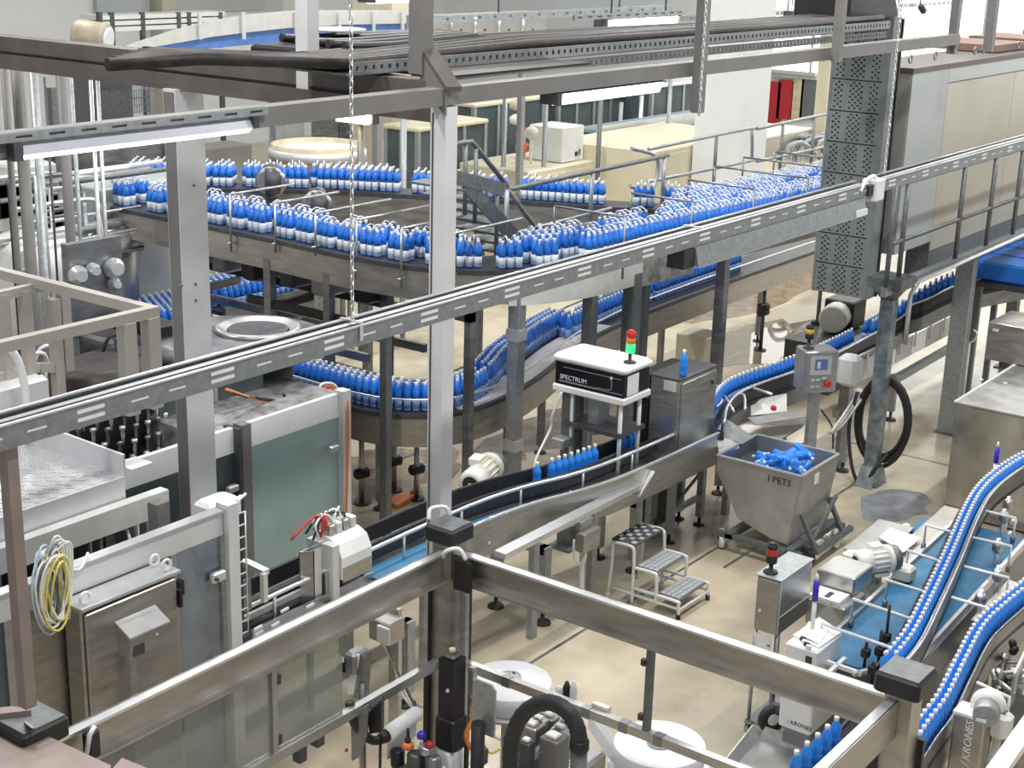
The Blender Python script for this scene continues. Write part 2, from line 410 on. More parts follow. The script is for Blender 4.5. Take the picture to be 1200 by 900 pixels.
# main post under the beam crossing
t = thing('gantry_post', 'pale grey steel post standing from floor to beam crossing behind the labeller corner post', 'post', (XB, YB, 0))
part(G().box(XB - .06, XB + .06, YB - .06, YB + .06, 0.012, zb0 - .01), 'shaft', 'painted_light', t)
part(G().box(XB - .064, XB - .06, YB + .035, YB + .045, 0.5, zb0 - .05), 'edge_seam', 'dark_steel', t)
part(G().box(XB - .12, XB + .12, YB - .12, YB + .12, 0, 0.012), 'base_plate', 'galv_dark', t)
gp = PZ(508, 123, zb1 + .0)
part(G().prism([(XB - .08, YB - .08, zb1 - .02), (XB + .02, YB - .12, zb1 - .02), (XB + .10, YB + .16, zb1 + .20), (XB - .0, YB + .20, zb1 + .20)], (0, 0, .03)), 'knee_plate', 'beam_brown', t, 'dark brown sloping knee plate')
part(G().prism([(XB - .08, YB - .07, zb0 - .06), (XB - .08, YB - .07, zb1 - .02), (XB - .0, YB + .20, zb1 + .20), (XB - .0, YB + .20, zb1 + .02)], (.02, 0, 0)), 'knee_side', 'painted_grey', t)
def hanger(u, v0, x=None, y=None, z0=None, z1=7.6, w=.10, label='', m='painted_grey'):
    if y is None: p = PX(u, v0, x)
    else: p = PY(u, v0, y)
    return solo(G().box(p.x - w / 2, p.x + w / 2, p.y - w / 2, p.y + w / 2, p.z if z0 is None else z0, z1), 'hanger_post', m, label, 'post', 'hanger posts of the gantry')
hanger(493, 86, y=YB + .22, w=.11, label='grey hanger post rising above the pale gantry post')
hanger(361, 108, x=XB + .03, w=.11, label='grey hanger post standing on the brown double beam', m='painted_light')
hanger(817, 132, y=YB - .14, w=.08, label='dark grey hanger post with a chain down its edge beside the second lit lamp')
hanger(980, 72, y=YB - .13, w=.08, label='grey hanger post just left of the perforated tower top')
hanger(1115, 63, y=YB + .02, w=.09, label='grey hanger post at the far end of the long grey beam')
hanger(1158, 60, x=17.0, w=.10, z0=zup(17, PX(1158, 60, 17).y, 60), label='short grey post standing over the panelled housing roof')
# lower right bracket of the beam crossing, dark cable bundle turning over the double beam
yT = 6.45
tz = [PY(600, v, yT).z for v in (45, 59, 72, 77, 88)]
xt0, xt1 = PY(415, 76, yT).x, PY(1042, 40, yT).x
t = thing('cable_tray', 'wide perforated steel cable tray packed with black cables above the long beam', 'cable tray', ((xt0 + xt1) / 2, yT, tz[3]))
def perforated(x0, x1, y, z0, z1, n, hw, hh, t_=.012):
    st = (x1 - x0) / n; zc = (z1 - z0) / 2
    return G().plate((x0, y, z0), (x1 - x0, 0, 0), (0, 0, z1 - z0), [(i * st + st * .3, i * st + st * .3 + hw, zc - hh / 2, zc + hh / 2) for i in range(n)], -t_)
part(perforated(xt0, xt1, yT, tz[2], tz[1], 110, .028, .03), 'perforated_side', 'galv_mid', t)
part(perforated(xt0 + .6, xt1, yT + .03, tz[4], tz[3], 105, .028, .024), 'lower_rail', 'galv_dark', t)
part(G().box(xt0, xt1, yT + .02, yT + .62, tz[2] - .01, tz[2] + .005), 'tray_floor', 'galv_dark', t)
part(G().box(xt0, xt1, yT + .62, yT + .632, tz[2], tz[1] + .02), 'back_side', 'galv_dark', t)
for k in range(7):
    yy = yT + .06 + k * .085
    part(G().tube([(xt0 - 1.5 + .12 * k, yy + .45, cz1 + .13), (xt0 - .9, yy + .35, cz1 + .14), (xt0 + .1, yy + .05, tz[1] - .02), (xt0 + 2, yy + .02, tz[1] + .02 + .01 * (k % 3)), (xt1 - 3, yy, tz[1] + .01 + .012 * (k % 2)), (xt1 - .1, yy, tz[1] + .03)], .042, 6), 'black_cable', 'brown_dark', t)
# dark cables that lie over the brown double beam
t = thing('cable_bundle', 'black cable bundle looping over the brown double beam left of the hanger post', 'cables', (8.0, 7.6, cz1))
for k in range(5):
    part(G().tube(smooth_path([(7.52 + .05 * k, 7.0 + .2 * k, cz1 + .14), (7.9, 6.95 + .2 * k, cz1 + .13), (8.4, 6.95 + .17 * k, cz1 + .14), (8.9, 6.9 + .1 * k, cz1 + .16)], 4), .035, 6), 'black_cable', 'black', t)
part(G().box(7.48, 9.1, 6.06, 6.7, cz1 + .004, cz1 + .02), 'dark_plate', 'brown_dark', t)
part(G().bbox(7.5, 8.6, 6.75, 7.9, cz1 + .004, cz1 + .10, .02), 'black_mat', 'black', t)
p = PX(310, 70, 8.0)
solo(G().lathe([(.02, 0), (.19, .015), (.20, .03), (.17, .035), (.02, .03)], (8.05, 7.55, cz1 + .176), 20), 'white_tray_lid', 'white_plastic', 'small white oval lid lying on the black cable bundle', 'lid')
# cable tower: tray turned down to the machines, closed with perforated covers
XT = 15.7
ta, tb = PX(975, 100, XT).y, PX(1034, 100, XT).y
z0, z1 = zup(XT, (ta + tb) / 2, 345), tz[1] + .02
t = thing('cable_tower', 'tall grey cable tower of stacked perforated cover panels beside the housing', 'cable tower', (XT, (ta + tb) / 2, z0))
W_ = ta - tb; nseg = 9; hz = (z1 - z0) / nseg
for k in range(nseg):
    holes = []
    nr = 10
    for r in range(nr):
        for band in ((.06, .24), (.36, .64), (.76, .94)):
            nc = 3 if band[1] - band[0] < .2 else 5
            for c in range(nc):
                if (r + c) % 2: continue
                cw = (band[1] - band[0]) * W_ / nc
                u0 = band[0] * W_ + c * cw + cw * .12
                holes.append((u0, u0 + cw * .75, hz * (.06 + .88 * r / nr), hz * (.06 + .88 * r / nr) + hz * .06))
    part(G().plate((XT, ta, z0 + k * hz + .008), (0, -W_, 0), (0, 0, hz - .016), holes, .006), 'perforated_panel', 'perf_grey', t)
part(G().box(XT + .012, XT + .03, tb, ta, z0, z1), 'inner_back', 'dark_steel', t)
part(G().box(XT - .01, XT + .20, tb - .07, tb, z0, z1), 'edge_channel', 'perf_grey', t)
part(G().box(XT - .01, XT + .20, ta, ta + .03, z0, z1), 'edge_channel', 'perf_grey', t)
part(G().box(XT + .20, XT + .23, tb - .09, ta + .03, z0, z1 - .02), 'back_plate', 'black', t)
part(G().prism([(XT - 1.05, tb - .02, z1), (XT + .02, tb - .02, z1), (XT + .20, tb - .02, z1 - .02), (XT + .06, tb - .02, z1 + .24), (XT - .15, tb - .02, z1 + .30), (XT - 1.05, tb - .02, z1 + .28)], (0, W_ + .04, 0)), 'black_hood', 'black', t, 'black rubber hood over the tower top')
# ---------------------------------------------------------------- long slotted cable channel hung on chains across the picture
YC = 5.20
c1 = PY(300, 417, YC).z; c0 = PY(300, 441, YC).z
def slotted(x0, x1, y, z0, z1, period=.78):
    hs = []; h = z1 - z0; x = .1
    while x < x1 - x0 - .5:
        hs += [(x, x + .15, h * .62, h * .80), (x, x + .15, h * .26, h * .44)]
        hs += [(x + .30, x + .40, h * .46, h * .56), (x + .52, x + .62, h * .46, h * .56)]
        x += period
    return G().plate((x0, y, z0), (x1 - x0, 0, 0), (0, 0, h), hs, -.006)
def cable_channel(x0, x1, label):
    t = thing('cable_channel', label, 'cable tray', ((x0 + x1) / 2, YC, c0), 'slotted cable channels')
    part(slotted(x0, x1, YC, c0, c1), 'slotted_side', 'galv_mid', t)
    part(G().box(x0, x1, YC + .0008, YC + .004, c0 + .004, c1 - .004), 'slot_backing', 'white_paint', t, 'added white backing behind the slots, painted as the lit inner wall')  # white sheet added close behind the slots, imitating the lit inner wall
    part(G().box(x0, x1, YC - .006, YC + .014, c1, c1 + .008), 'front_lip', 'stainless_bright', t)
    part(G().box(x0, x1, YC + .006, YC + .13, c0, c0 + .004), 'channel_floor', 'galv_dark', t)
    part(G().box(x0, x1, YC + .13, YC + .136, c0, c1 + .012), 'back_side', 'galvanised', t)
    part(G().box(x0, x1, YC + .118, YC + .138, c1 + .012, c1 + .02), 'back_lip', 'stainless_bright', t)
    for k, (yy, r) in enumerate(((YC + .055, .016), (YC + .085, .018), (YC + .11, .013))):
        part(G().tube([(x0, yy, c1 - .02), ((x0 + x1) / 2, yy, c1 - .012 + .004 * k), (x1, yy, c1 - .02)], r, 6), 'cable', 'cable_pale' if k == 1 else 'rubber', t)
    return t
xj = PY(1018, 218, YC).x
cable_channel(2.2, xj, 'long galvanised slotted cable channel crossing the whole picture on chains')
cable_channel(xj + .35, PY(1200, 170, YC).x + 2, 'galvanised slotted cable channel in front of the panelled housing')
p = PY(1027, 218, YC)
t = thing('junction_box', 'white junction box with a bent white pipe at the joint of the cable channels', 'junction box', (p.x, YC, c0))
part(G().bbox(p.x - .10, p.x + .08, YC - .05, YC + .10, c0 - .06, c1 + .03, .012), 'housing', 'white_plastic', t)
part(G().tube(smooth_path([(p.x - .34, YC, c1 - .05), (p.x - .25, YC, c1 + .03), (p.x - .1, YC, c1 + .06), (p.x - .02, YC, c1 + .03)], 4), .018, 8), 'conduit', 'white_plastic', t)
part(G().box(p.x - .2, p.x - .1, YC - .02, YC + .06, c0 + .0, c1 - .01), 'cable_gland', 'black', t)
x0, x1 = PY(812, 300, YC).x, PY(1010, 245, YC).x
la0, la1 = PY(812, 313, YC - .02).z, c0 - .004
t = thing('strip_light', 'grey strip light casing hung under the cable channel left of the white junction box', 'lamp', ((x0 + x1) / 2, YC, la0))
part(G().prism([(x0, YC - .05, la0), (x0, YC - .02, la1), (x0, YC + .12, la1), (x0, YC + .15, la0)], (x1 - x0, 0, 0)), 'casing', 'galv_mid', t)
part(G().box(x0 + .05, x1 - .05, YC - .03, YC + .13, la0 - .02, la0), 'diffuser', 'white_plastic', t)
part(G().box(x1 - .22, x1, YC - .055, YC + .155, la0 - .005, la0 + .05), 'end_cap', 'white_plastic', t)  # white colour imitates the brightly lit right end of the casing
part(G().box(x0 - .16, x0 - .01, YC - .02, YC + .12, la0 - .0, c0 - .006), 'plug', 'black', t)
x0, x1 = x0 - .05, x0
def chain(x, y, z0, z1, label):
    g = G(); z = z0; k = 0; L = .05
    while z < z1:
        d = Vector((.010, 0, 0)) if k % 2 else Vector((0, .010, 0))
        c = Vector((x, y, z))
        g.tube([c - d, c - d * .6 + Vector((0, 0, L * .5)), c + d * .6 + Vector((0, 0, L * .5)), c + d, c + d * .6 - Vector((0, 0, L * .5)), c - d * .6 - Vector((0, 0, L * .5))], .0045, 4, True)
        z += L * .82; k += 1
    return solo(g, 'hanging_chain', 'stainless_bright', label, 'chain', 'chains holding the cable channel')
p = PY(413, 372, YC + .06)
chain(p.x, YC + .06, c1 + .04, 6.2, 'steel chain hanging left of the pale gantry post down to the cable channel')
p = PY(1036, 208, YC + .06)
chain(p.x, YC + .06, c1 + .04, 6.2, 'steel chain running down the front of the perforated tower')
p = PY(818, 132, YB - .2)
chain(p.x + .02, YB - .2, PY(818, 132, YB - .2).z, 6.2, 'steel chain hanging along the dark hanger post')
t = thing('channel_strap', 'thin steel strap holding the cable channel below the left chain', 'strap', (PY(422, 380, YC).x, YC, c0))
xs = PY(422, 380, YC).x
part(G().box(xs - .012, xs + .012, YC - .012, YC - .006, c0 + .03, c1 + .01), 'front_leg', 'stainless_bright', t)
part(G().box(xs - .012, xs + .012, YC - .012, YC + .14, c1 + .021, c1 + .028), 'cross_piece', 'stainless_bright', t)
p = PY(822, 265, YC); 
part(G().box(p.x - .012, p.x + .012, YC - .012, YC + .14, c1 + .021, c1 + .028), 'cross_piece', 'stainless_bright', t)
# ---------------------------------------------------------------- lit luminaires
def luminaire(u0, u1, y, vt, vb, um, label, tray=True, vtray=None, lit=.45, depth=.14, hang=False):
    x0, x1 = PY(u0, (vt + vb) / 2 + 5, y).x, PY(u1, (vt + vb) / 2 - 5, y).x
    zt, zb = PY(um, vt, y).z, PY(um, vb, y).z
    t = thing('strip_light', label, 'lamp', ((x0 + x1) / 2, y, zb))
    zl = zb + (zt - zb) * lit
    part(G().prism([(x0 + .02, y - .01, zl), (x0 + .02, y + .03, zt), (x0 + .02, y + depth - .03, zt), (x0 + .02, y + depth, zl)], (x1 - x0 - .04, 0, 0)), 'casing', 'lamp_body', t)
    part(G().prism([(x0 + .03, y - .01, zl - .002), (x0 + .03, y + depth, zl - .002), (x0 + .03, y + depth - .02, zb + .008), (x0 + .03, y + depth / 2, zb), (x0 + .03, y + .02, zb + .008)], (x1 - x0 - .06, 0, 0)), 'diffuser', 'lamp_tube', t)
    part(G().box(x0 - .03, x0 + .02, y - .015, y + depth, zb + .01, zt), 'end_cap', 'dark_steel', t)
    part(G().box(x1 - .02, x1 + .02, y - .015, y + depth, zl, zt), 'end_cap', 'dark_steel', t)
    if hang:
        for x in (x0 + .2, x1 - .2): part(G().tube([(x, y + depth / 2, zt), (x, y + depth / 2, 8.5)], .012, 6), 'drop_rod', 'galv_dark', t)
    if tray:
        z2 = PY(um, vtray, y).z; n = 12; xa, xb = x0 - .6, x1 + .1; st = (xb - xa) / n
        part(G().plate((xa, y, zt + .003), (xb - xa, 0, 0), (0, 0, z2 - zt - .003), [(i * st + .05, i * st + .14, (z2 - zt) * .35, (z2 - zt) * .65) for i in range(n)], -.006), 'slotted_rail', 'galvanised', t)
        part(G().box(xa, xb, y + .02, y + .026, zt + .003, z2), 'rail_back', 'galv_dark', t)
    return t
luminaire(20, 299, YB - .10, 152, 174, 160, 'long lit strip light under the beam at the left edge', True, 141, .36)
luminaire(655, 778, YB - .05, 102, 117, 716, 'lit strip light under the long beam near the top centre', False, None, .92)
luminaire(710, 796, 9.0, 20, 36, 753, 'lit strip light glowing above the perforated cable tray near the top edge', True, 14, .92, .14, True)
luminaire(928, 980, 10.5, 12, 26, 950, 'small lit strip light behind the hanger post by the tower', False, None, .8, .14, True)
luminaire(437, 500, 8.3, -16, 4, 468, 'lit strip light cut by the top edge beside a hanger post', False, None, .8, .14, True)
# ================================================================ PANELLED HOUSING ON POSTS (right)
YH = 6.5
xh = PY(1048, 299, YH).x
YHB = PX(990, 150, xh).y
zh0 = PY(1048, 299, YH).z; zh1 = PY(1066, 82, YH).z
xh1 = 31.0
mat('roof_brown', (0.24, 0.14, 0.11), 0.1, 0.5, 0.1, 5)
t = thing('panelled_housing', 'large raised grey machine housing with cream panels on steel posts', 'machine housing', ((xh + xh1) / 2, YH + .9, zh0))
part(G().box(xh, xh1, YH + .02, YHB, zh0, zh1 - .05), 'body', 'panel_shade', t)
part(G().box(xh, xh + 1.1, YH, YH + .02, zh0 + .0, zh1), 'corner_panel', 'panel_grey', t)
zt = PY(1150, 91, YH).z
part(G().box(xh + 1.11, xh1, YH, YH + .02, zt + .01, zh1), 'top_panel', 'panel_grey', t)
zl = PY(1082, 298, YH - .0).z
xs = xh + 1.11; k = 0
while xs < xh1 - .2:
    xe_ = min(xs + 2.35, xh1)
    part(G().box(xs + .006, xe_ - .006, YH + .002, YH + .018, zl + .01, zt - .006), 'cream_panel', 'panel_cream', t)
    xs = xe_
part(G().box(xh + 1.11, xh1, YH + .01, YH + .3, zl - .35, zl + .0), 'lower_channel', 'galv_dark', t)
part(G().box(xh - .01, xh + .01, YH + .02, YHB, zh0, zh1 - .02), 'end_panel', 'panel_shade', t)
part(G().box(xh - .02, xh1, YH - .01, YHB + .02, zh1 - .05, zh1 + .01), 'roof', 'beam_brown', t)
for k, x in enumerate([xh + .25, xh + 1.0, xh + 2.3, xh + 2.6, xh + 3.9, xh + 4.2, xh + 5.6, xh + 5.9, xh + 7.5]):
    g = G(); c = Vector((x, YH + .15, zh1 + .09)); g.tube([c + Vector((math.cos(a) * .045, 0, math.sin(a) * .045)) for a in [i * math.pi / 5 for i in range(10)]], .010, 5, True)
    part(g, 'lifting_eye', 'stainless_dark', t)
for k, x in enumerate([xh + 3.2, xh + 4.9, xh + 7.2]):
    part(G().box(x, x + 1.2, YH + .2, YH + 1.2, zh1 + .02, zh1 + .11), 'roof_vent', 'roof_brown', t)
# posts
def leg_post(u, v, vt, w, label, m='galv_dark', top=None):
    p = PZ(u, v, 0); zt_ = zup(p.x, p.y, vt)
    t = thing('housing_post', label, 'post', (p.x, p.y, 0), 'posts below the housing')
    part(G().box(p.x - w / 2, p.x + w / 2, p.y - w / 2, p.y + w / 2, .015, zt_), 'shaft', m, t)
    part(G().box(p.x - w * .9, p.x + w * .9, p.y - w * .9, p.y + w * .9, 0, .015), 'base_plate', m, t)
    return p, zt_, t
p, zt_, tt = leg_post(1020, 566, 350, .15, 'mottled grey post carrying the black hose coil', 'zinc_mottled')
P35 = Vector((p.x, p.y, 0))
part(G().prism([(p.x - .2, p.y - .2, zt_ + .14), (p.x + .2, p.y - .2, zt_ + .14), (p.x + .2, p.y + .2, zt_ + .14), (p.x - .2, p.y + .2, zt_ + .14)], (0, 0, .12)), 'head_plate', 'galv_dark', tt)
part(G().lathe([(.10, 0), (.24, .16)], (p.x, p.y, zt_ - .0), 4), 'flared_head', 'galv_dark', tt)
part(G().prism([(p.x - .22, p.y - .1, .0), (p.x + .22, p.y - .1, .0), (p.x + .08, p.y - .1, .22), (p.x - .08, p.y - .1, .22)], (0, .2, 0)), 'foot_gusset', 'zinc_mottled', tt)
p2, zt2, _ = leg_post(1112, 506, 302, .17, 'dark grey H post left of the stainless steel cabinet', 'galv_dark')
solo(G().box(p2.x - .13, p2.x - .11, p2.y - .11, p2.y + .11, .02, zt2), 'post_flange', 'galvanised', 'thin pale flange along the dark grey H post', 'flange')
leg_post(1178, 430, 280, .15, 'grey post behind the box on the stainless cabinet', 'painted_grey')
# walkway and rail in front of the housing
YR = 6.1
def railing(name, label, pts, posts, zb, r=.024, mids=(.5,), h=None, m='galv_dark', group=None):
    """handrail along pts (at top height), posts = indices/fractions on it"""
    t = thing(name, label, 'railing', (sum(p[0] for p in pts) / len(pts), sum(p[1] for p in pts) / len(pts), zb), group)
    pts = [Vector(p) for p in pts]
    part(G().tube(pts, r, 8), 'handrail', m, t)
    for f in mids:
        part(G().tube([Vector((p.x, p.y, zb + (p.z - zb) * f)) for p in pts], r * .8, 6), 'mid_rail', m, t)
    for q in posts:
        i = min(int(q), len(pts) - 2); c = pts[i].lerp(pts[i + 1], q - i)
        part(G().tube([(c.x, c.y, zb), (c.x, c.y, c.z)], r, 6), 'rail_post', m, t)
    return t
zr = PY(1130, 194, YR).z; zw = PY(1130, 298, YR).z
xa = PY(1052, 216, YR).x; xb = 26
railing('walkway_railing', 'grey pipe railing along the walkway in front of the cream panels', [(xa, YR, zr), (xb, YR, zr)], [(PY(u, 200, YR).x - xa) / (xb - xa) for u in (1052, 1066, 1131, 1166, 1196)] + [.8, .95], zw, .03, (.42,))
t = thing('walkway_deck', 'narrow grey walkway edge with a pale pipe under the pipe railing', 'walkway', ((xa + xb) / 2, YR + .2, zw - .1))
part(G().box(xa - .1, xb, YR + .03, YR + .10, zw - .05, zw - .02), 'deck_plate', 'galv_dark', t)
part(G().tube([(xa + .55, YR - .06, zw - .75), (xa + .55, YR - .06, zw - .18), (xa + .75, YR - .06, zw - .06), (xb, YR - .06, zw + .0)], .028, 8), 'edge_pipe', 'stainless_bright', t)
part(G().box(xa - .1, xb, YR - .03, YR + .03, zw - .10, zw), 'edge_channel', 'galvanised', t)
# hose coil on the mottled post
t = thing('hose_coil', 'thick coil of black hose hung on the mottled grey post', 'hose', (P35.x, P35.y - .1, .35))
random.seed(3)
xc = P35.x + .15; c_ = PX(1035, 492, xc)
for k in range(8):
    ry, rz = .27 + .016 * (k % 4), .46 + .022 * (k % 5); dz = random.uniform(-.04, .05); dy = random.uniform(-.02, .02)
    g = G().tube([(xc - .022 * (k % 3), c_.y + dy + ry * math.cos(a), c_.z + dz + rz * math.sin(a)) for a in [i * math.pi / 14 for i in range(28)]], .021, 7, True)
    part(g, 'hose_turn', 'rubber', t)
g = G().tube(smooth_path([(xc - .10, c_.y + .3, c_.z + .3), (xc - .2, c_.y + .32, c_.z - .1), (xc - .28, c_.y + .20, c_.z - .55), (xc - .28, c_.y + .06, c_.z - .74), (xc - .26, c_.y - .07, c_.z - .5), (xc - .12, c_.y - .14, c_.z - .35)], 6), .021, 7)
part(g, 'hose_end', 'rubber', t)
# ================================================================ BOTTLES
def bottle_geo(h, r, n=8, bands=('bottle_foot', 'bottle_label', 'bottle_blue', 'cap_white'), q=(.10, .42, .78, .90)):
    """one blue water bottle standing at the origin: foot, label band, blue shoulder, white cap"""
    g = G()
    g.slot = 0; g.lathe([(r * .80, 0), (r, h * .03), (r, h * q[0])], (0, 0, 0), n)
    g.slot = 1; g.lathe([(r, h * q[0]), (r * .97, h * .25), (r, h * q[1])], (0, 0, 0), n)
    g.slot = 2; g.lathe([(r, h * q[1]), (r * 1.0, h * .62), (r * .95, h * .70), (r * .6, h * q[2] + h * .03), (r * .36, h * q[3])], (0, 0, 0), n)
    g.slot = 3; g.lathe([(r * .40, h * q[3]), (r * .42, h * (q[3] + .01)), (r * .42, h * .985), (r * .38, h)], (0, 0, 0), n)
    return g, bands
def plain_child(me, name, parent, loc=(0, 0, 0), label=None):
    o = bpy.data.objects.new(name, me); COL.objects.link(o); o.parent = parent; o.location = loc
    if label: o['label'] = label
    return o
bg_, bm_ = bottle_geo(.285, .043)
ME_PACK_BOTTLE = bg_.mesh('pack_bottle', list(bm_), (0, 0, 0))
mat('strap_pale', (0.72, 0.79, 0.92), 0, .4, 0)
hg = G()
hg.tube([(0, -.075, .28), (0, -.05, .308), (0, 0, .325), (0, .05, .308), (0, .075, .28)], .008, 5)
ME_HANDLE = hg.mesh('carry_strap', 'strap_pale', (0, 0, 0))
fg = G()
fg.plate((-.132, -.0885, .02), (.264, 0, 0), (0, 0, .10), [], -.001)
ME_FILM = fg.mesh('label_film', 'bottle_label', (0, 0, 0))
pack0 = thing('water_six_pack', 'six pack of blue water bottles', 'six-pack', (0, 0, -50))
for i in range(3):
    for j in range(2):
        plain_child(ME_PACK_BOTTLE, 'bottle', pack0, (-.088 + .088 * i, -.044 + .088 * j, 0))
for k in (-1, 1): plain_child(ME_HANDLE, 'carry_strap', pack0, (.044 * k, 0, 0))
PACKS = [0]
def put_pack(p, rz, label, group):
    if PACKS[0] == 0:
        o = pack0; o.location = p; o.rotation_euler = (0, 0, rz); o['label'] = label; o['group'] = group
    else: o = copy_tree(pack0, None, p, rz, label, group)
    PACKS[0] += 1
# ================================================================ CONVEYOR BUILDER
def conveyor(name, label, path, w, deck_t=.05, side_h=.28, side_m='stainless_warm', deck_m='chain_black', legs=(), rails=(), leg_m='galv_dark', leg_w=.10, lw=.06, edge_m='dark_steel', brackets=None, group=None, sides=('near', 'far')):
    """deck along path (its top centre line), width w; side plates, rails at (offset, height), legs at distances; left = away side"""
    L, R = offset(path, w / 2), offset(path, -w / 2); c = path[len(path) // 2]
    t = thing(name, label, 'conveyor', (c.x, c.y, 0), group)
    part(G().strip(L, R, deck_t), 'chain_deck', deck_m, t)
    for s_, E in (('near', R), ('far', L)):
        if s_ not in sides: continue
        d = -1 if s_ == 'near' else 1
        E2 = offset(path, d * (w / 2 + .025))
        part(G().strip(E, E2, .05) if d > 0 else G().strip(E2, E, .05), 'edge_profile', edge_m, t)
        E3, E4 = offset(path, d * (w / 2 - .01), -.055), offset(path, d * (w / 2 + .012), -.055)
        part(G().strip(E3, E4, side_h) if d < 0 else G().strip(E4, E3, side_h), 'side_plate', side_m, t)
    for off, h, r, m in rails:
        part(G().tube(offset(path, off, h), r, 6), 'guide_rail', m, t)
    for item in legs:
        dist, off = item[0], item[1]
        a = along(path, 1e6, dist)
        if not a: continue
        p, d = a[0]; q = p + Vector((-d.y, d.x, 0)) * off
        zt = p.z - .055 - side_h * .5
        lg = part(G().box(q.x - leg_w / 2, q.x + leg_w / 2, q.y - leg_w / 2, q.y + leg_w / 2, .10, zt), 'leg', leg_m, t)
        part(G().lathe([(.02, .14), (.02, .02), (.07, .018), (.075, 0)], (q.x, q.y, 0), 12), 'levelling_foot', 'black', lg)
    return t
def rows_of_packs(path, offs, label, group, jitter=.008, gaps=0.0, pitch=.275, start=0.0, end=None):
    for ri, off in enumerate(offs):
        k = 0; row = label[ri] if isinstance(label, tuple) else label
        P = offset(path, off); tot = sum((b - a).length for a, b in zip(P, P[1:])); d = start + random.uniform(0, .1)
        while d < (tot if end is None else min(end, tot)):
            a = along(P, 1e6, d)
            if not a: break
            p, t = a[0]
            put_pack((p.x + random.uniform(-jitter, jitter), p.y + random.uniform(-jitter, jitter), p.z), math.atan2(t.y, t.x) + random.uniform(-.04, .04), nth(k + 1) + ' ' + row, group); k += 1
            d += pitch + (random.choice((.05, .07, .10, .16, .34)) if random.random() < gaps else 0)
random.seed(11)
ZU = 2.7
up_path = smooth_path([(11.62, 14.3, ZU), (11.62, 13, ZU), (11.6, 11.6, ZU), (11.55, 10.3, ZU), (11.75, 9.3, ZU), (12.5, 8.75, ZU), (13.6, 8.62, ZU), (15.3, 8.5, ZU), (17.2, 8.35, ZU), (19.2, 8.25, ZU)], 5)
cv = conveyor('upper_pack_conveyor', 'high conveyor carrying blue six packs around the bend behind the pale gantry post', up_path, .66, side_h=.30, side_m='stainless_warm', deck_m='chain_black', legs=[(.25, -.3), (2.0, .3), (3.9, .28), (8.0, .25)], leg_w=.11, leg_m='galv_dark')
ne = offset(up_path, -.30)
for u, w, m in ((318, .10, 'stainless_dark'), (386, .09, 'stainless_dark'), (452, .085, 'galv_dark'), (549, .08, 'stainless_dark'), (603, .13, 'galvanised'), (689, .12, 'galv_dark'), (738, .15, 'galv_dark'), (843, .12, 'stainless_dark')):
    q = min(along(ne, .02, 0), key=lambda s: abs(proj((s[0].x, s[0].y, 1.6))[0] - u))[0]
    if u == 452: q = PX(452, 500, 10.5)
    if u == 549: q = PY(549, 470, 8.70)
    if u in (452, 549): part(G().box(q.x - .04, 11.5 if u == 452 else q.x + .04, q.y - .04, q.y + .04 if u == 452 else 8.95, 2.30, 2.40), 'side_arm', m, cv)
    lg = part(G().box(q.x - w / 2, q.x + w / 2, q.y - w / 2, q.y + w / 2, .10, 2.46), 'leg', m, cv)
    part(G().lathe([(.03, .14), (.03, .02), (.08, .018), (.085, 0)], (q.x, q.y, 0), 12), 'levelling_foot', 'black', lg)
    for z in (1.95, .75):
        if u == 603: part(G().box(q.x - w * .6, q.x + w * .6, q.y - w * .6, q.y + w * .6, z, z + .12), 'post_clamp', 'stainless_bright', lg)
for k, (a, b, z) in enumerate((((11.3, 12.0), (11.3, 10.2), 1.95), ((11.3, 12.0), (11.3, 10.2), 1.60), ((12.0, 13.4), (12.0, 10.0), 2.0), ((12.0, 13.4), (12.0, 10.0), 1.6), ((11.3, 11.7), (12.0, 11.7), 1.9), ((11.3, 12.9), (12.0, 12.9), 1.9))):
    part(G().bar((*a, z), (*b, z), .06, .09), 'cross_bar', 'stainless_dark' if k % 2 else 'brown_dark', cv)
for k in range(4): part(G().bar((11.31, 12.0 - .45 * k, 1.62), (11.31, 11.6 - .45 * k, 1.93), .03, .04), 'brace', 'stainless_dark', cv)
for k in range(6): part(G().bbox(11.5 + .06 * (k % 2), 11.95, 13.2 - .55 * k, 13.45 - .55 * k, 2.08, 2.34, .03), 'under_drive', ['dark_steel', 'stainless_dark', 'black'][k % 3], cv)
# white guard around the outside of the bend and steel plates after it
sp = [p for p in up_path if p.x > 11.9 and p.x < 14.7]
E_ = offset(sp, -.37, -.10); n3 = len(E_)
def curtain(pts, h, m, name, t_=.012):
    vs = []; fs = []
    for p in pts: vs += [p, p - Vector((0, 0, h))]
    for i in range(len(pts) - 1): fs.append((2 * i, 2 * i + 1, 2 * i + 3, 2 * i + 2))
    g = G().add(vs, fs, True)
    q = [p + Vector((.008, t_, 0)) for p in pts]; vs = []; fs = []
    for p in q: vs += [p, p - Vector((0, 0, h))]
    for i in range(len(pts) - 1): fs.append((2 * i + 2, 2 * i + 3, 2 * i + 1, 2 * i))
    g.add(vs, fs, True)
    return part(g, name, m, cv)
curtain(E_[:n3 * 2 // 3 + 1], .27, 'pale_steel', 'bend_guard')
curtain(E_[n3 * 2 // 3:], .30, 'mixed_metal', 'drive_plate')
back_path = smooth_path([(12.6, 15.4, ZU), (13.35, 14.3, ZU), (14.1, 13.4, ZU), (14.75, 12.2, ZU), (15.3, 11.1, ZU), (15.8, 10.0, ZU), (16.4, 9.15, ZU), (17.4, 8.85, ZU), (19.0, 8.75, ZU)], 5)
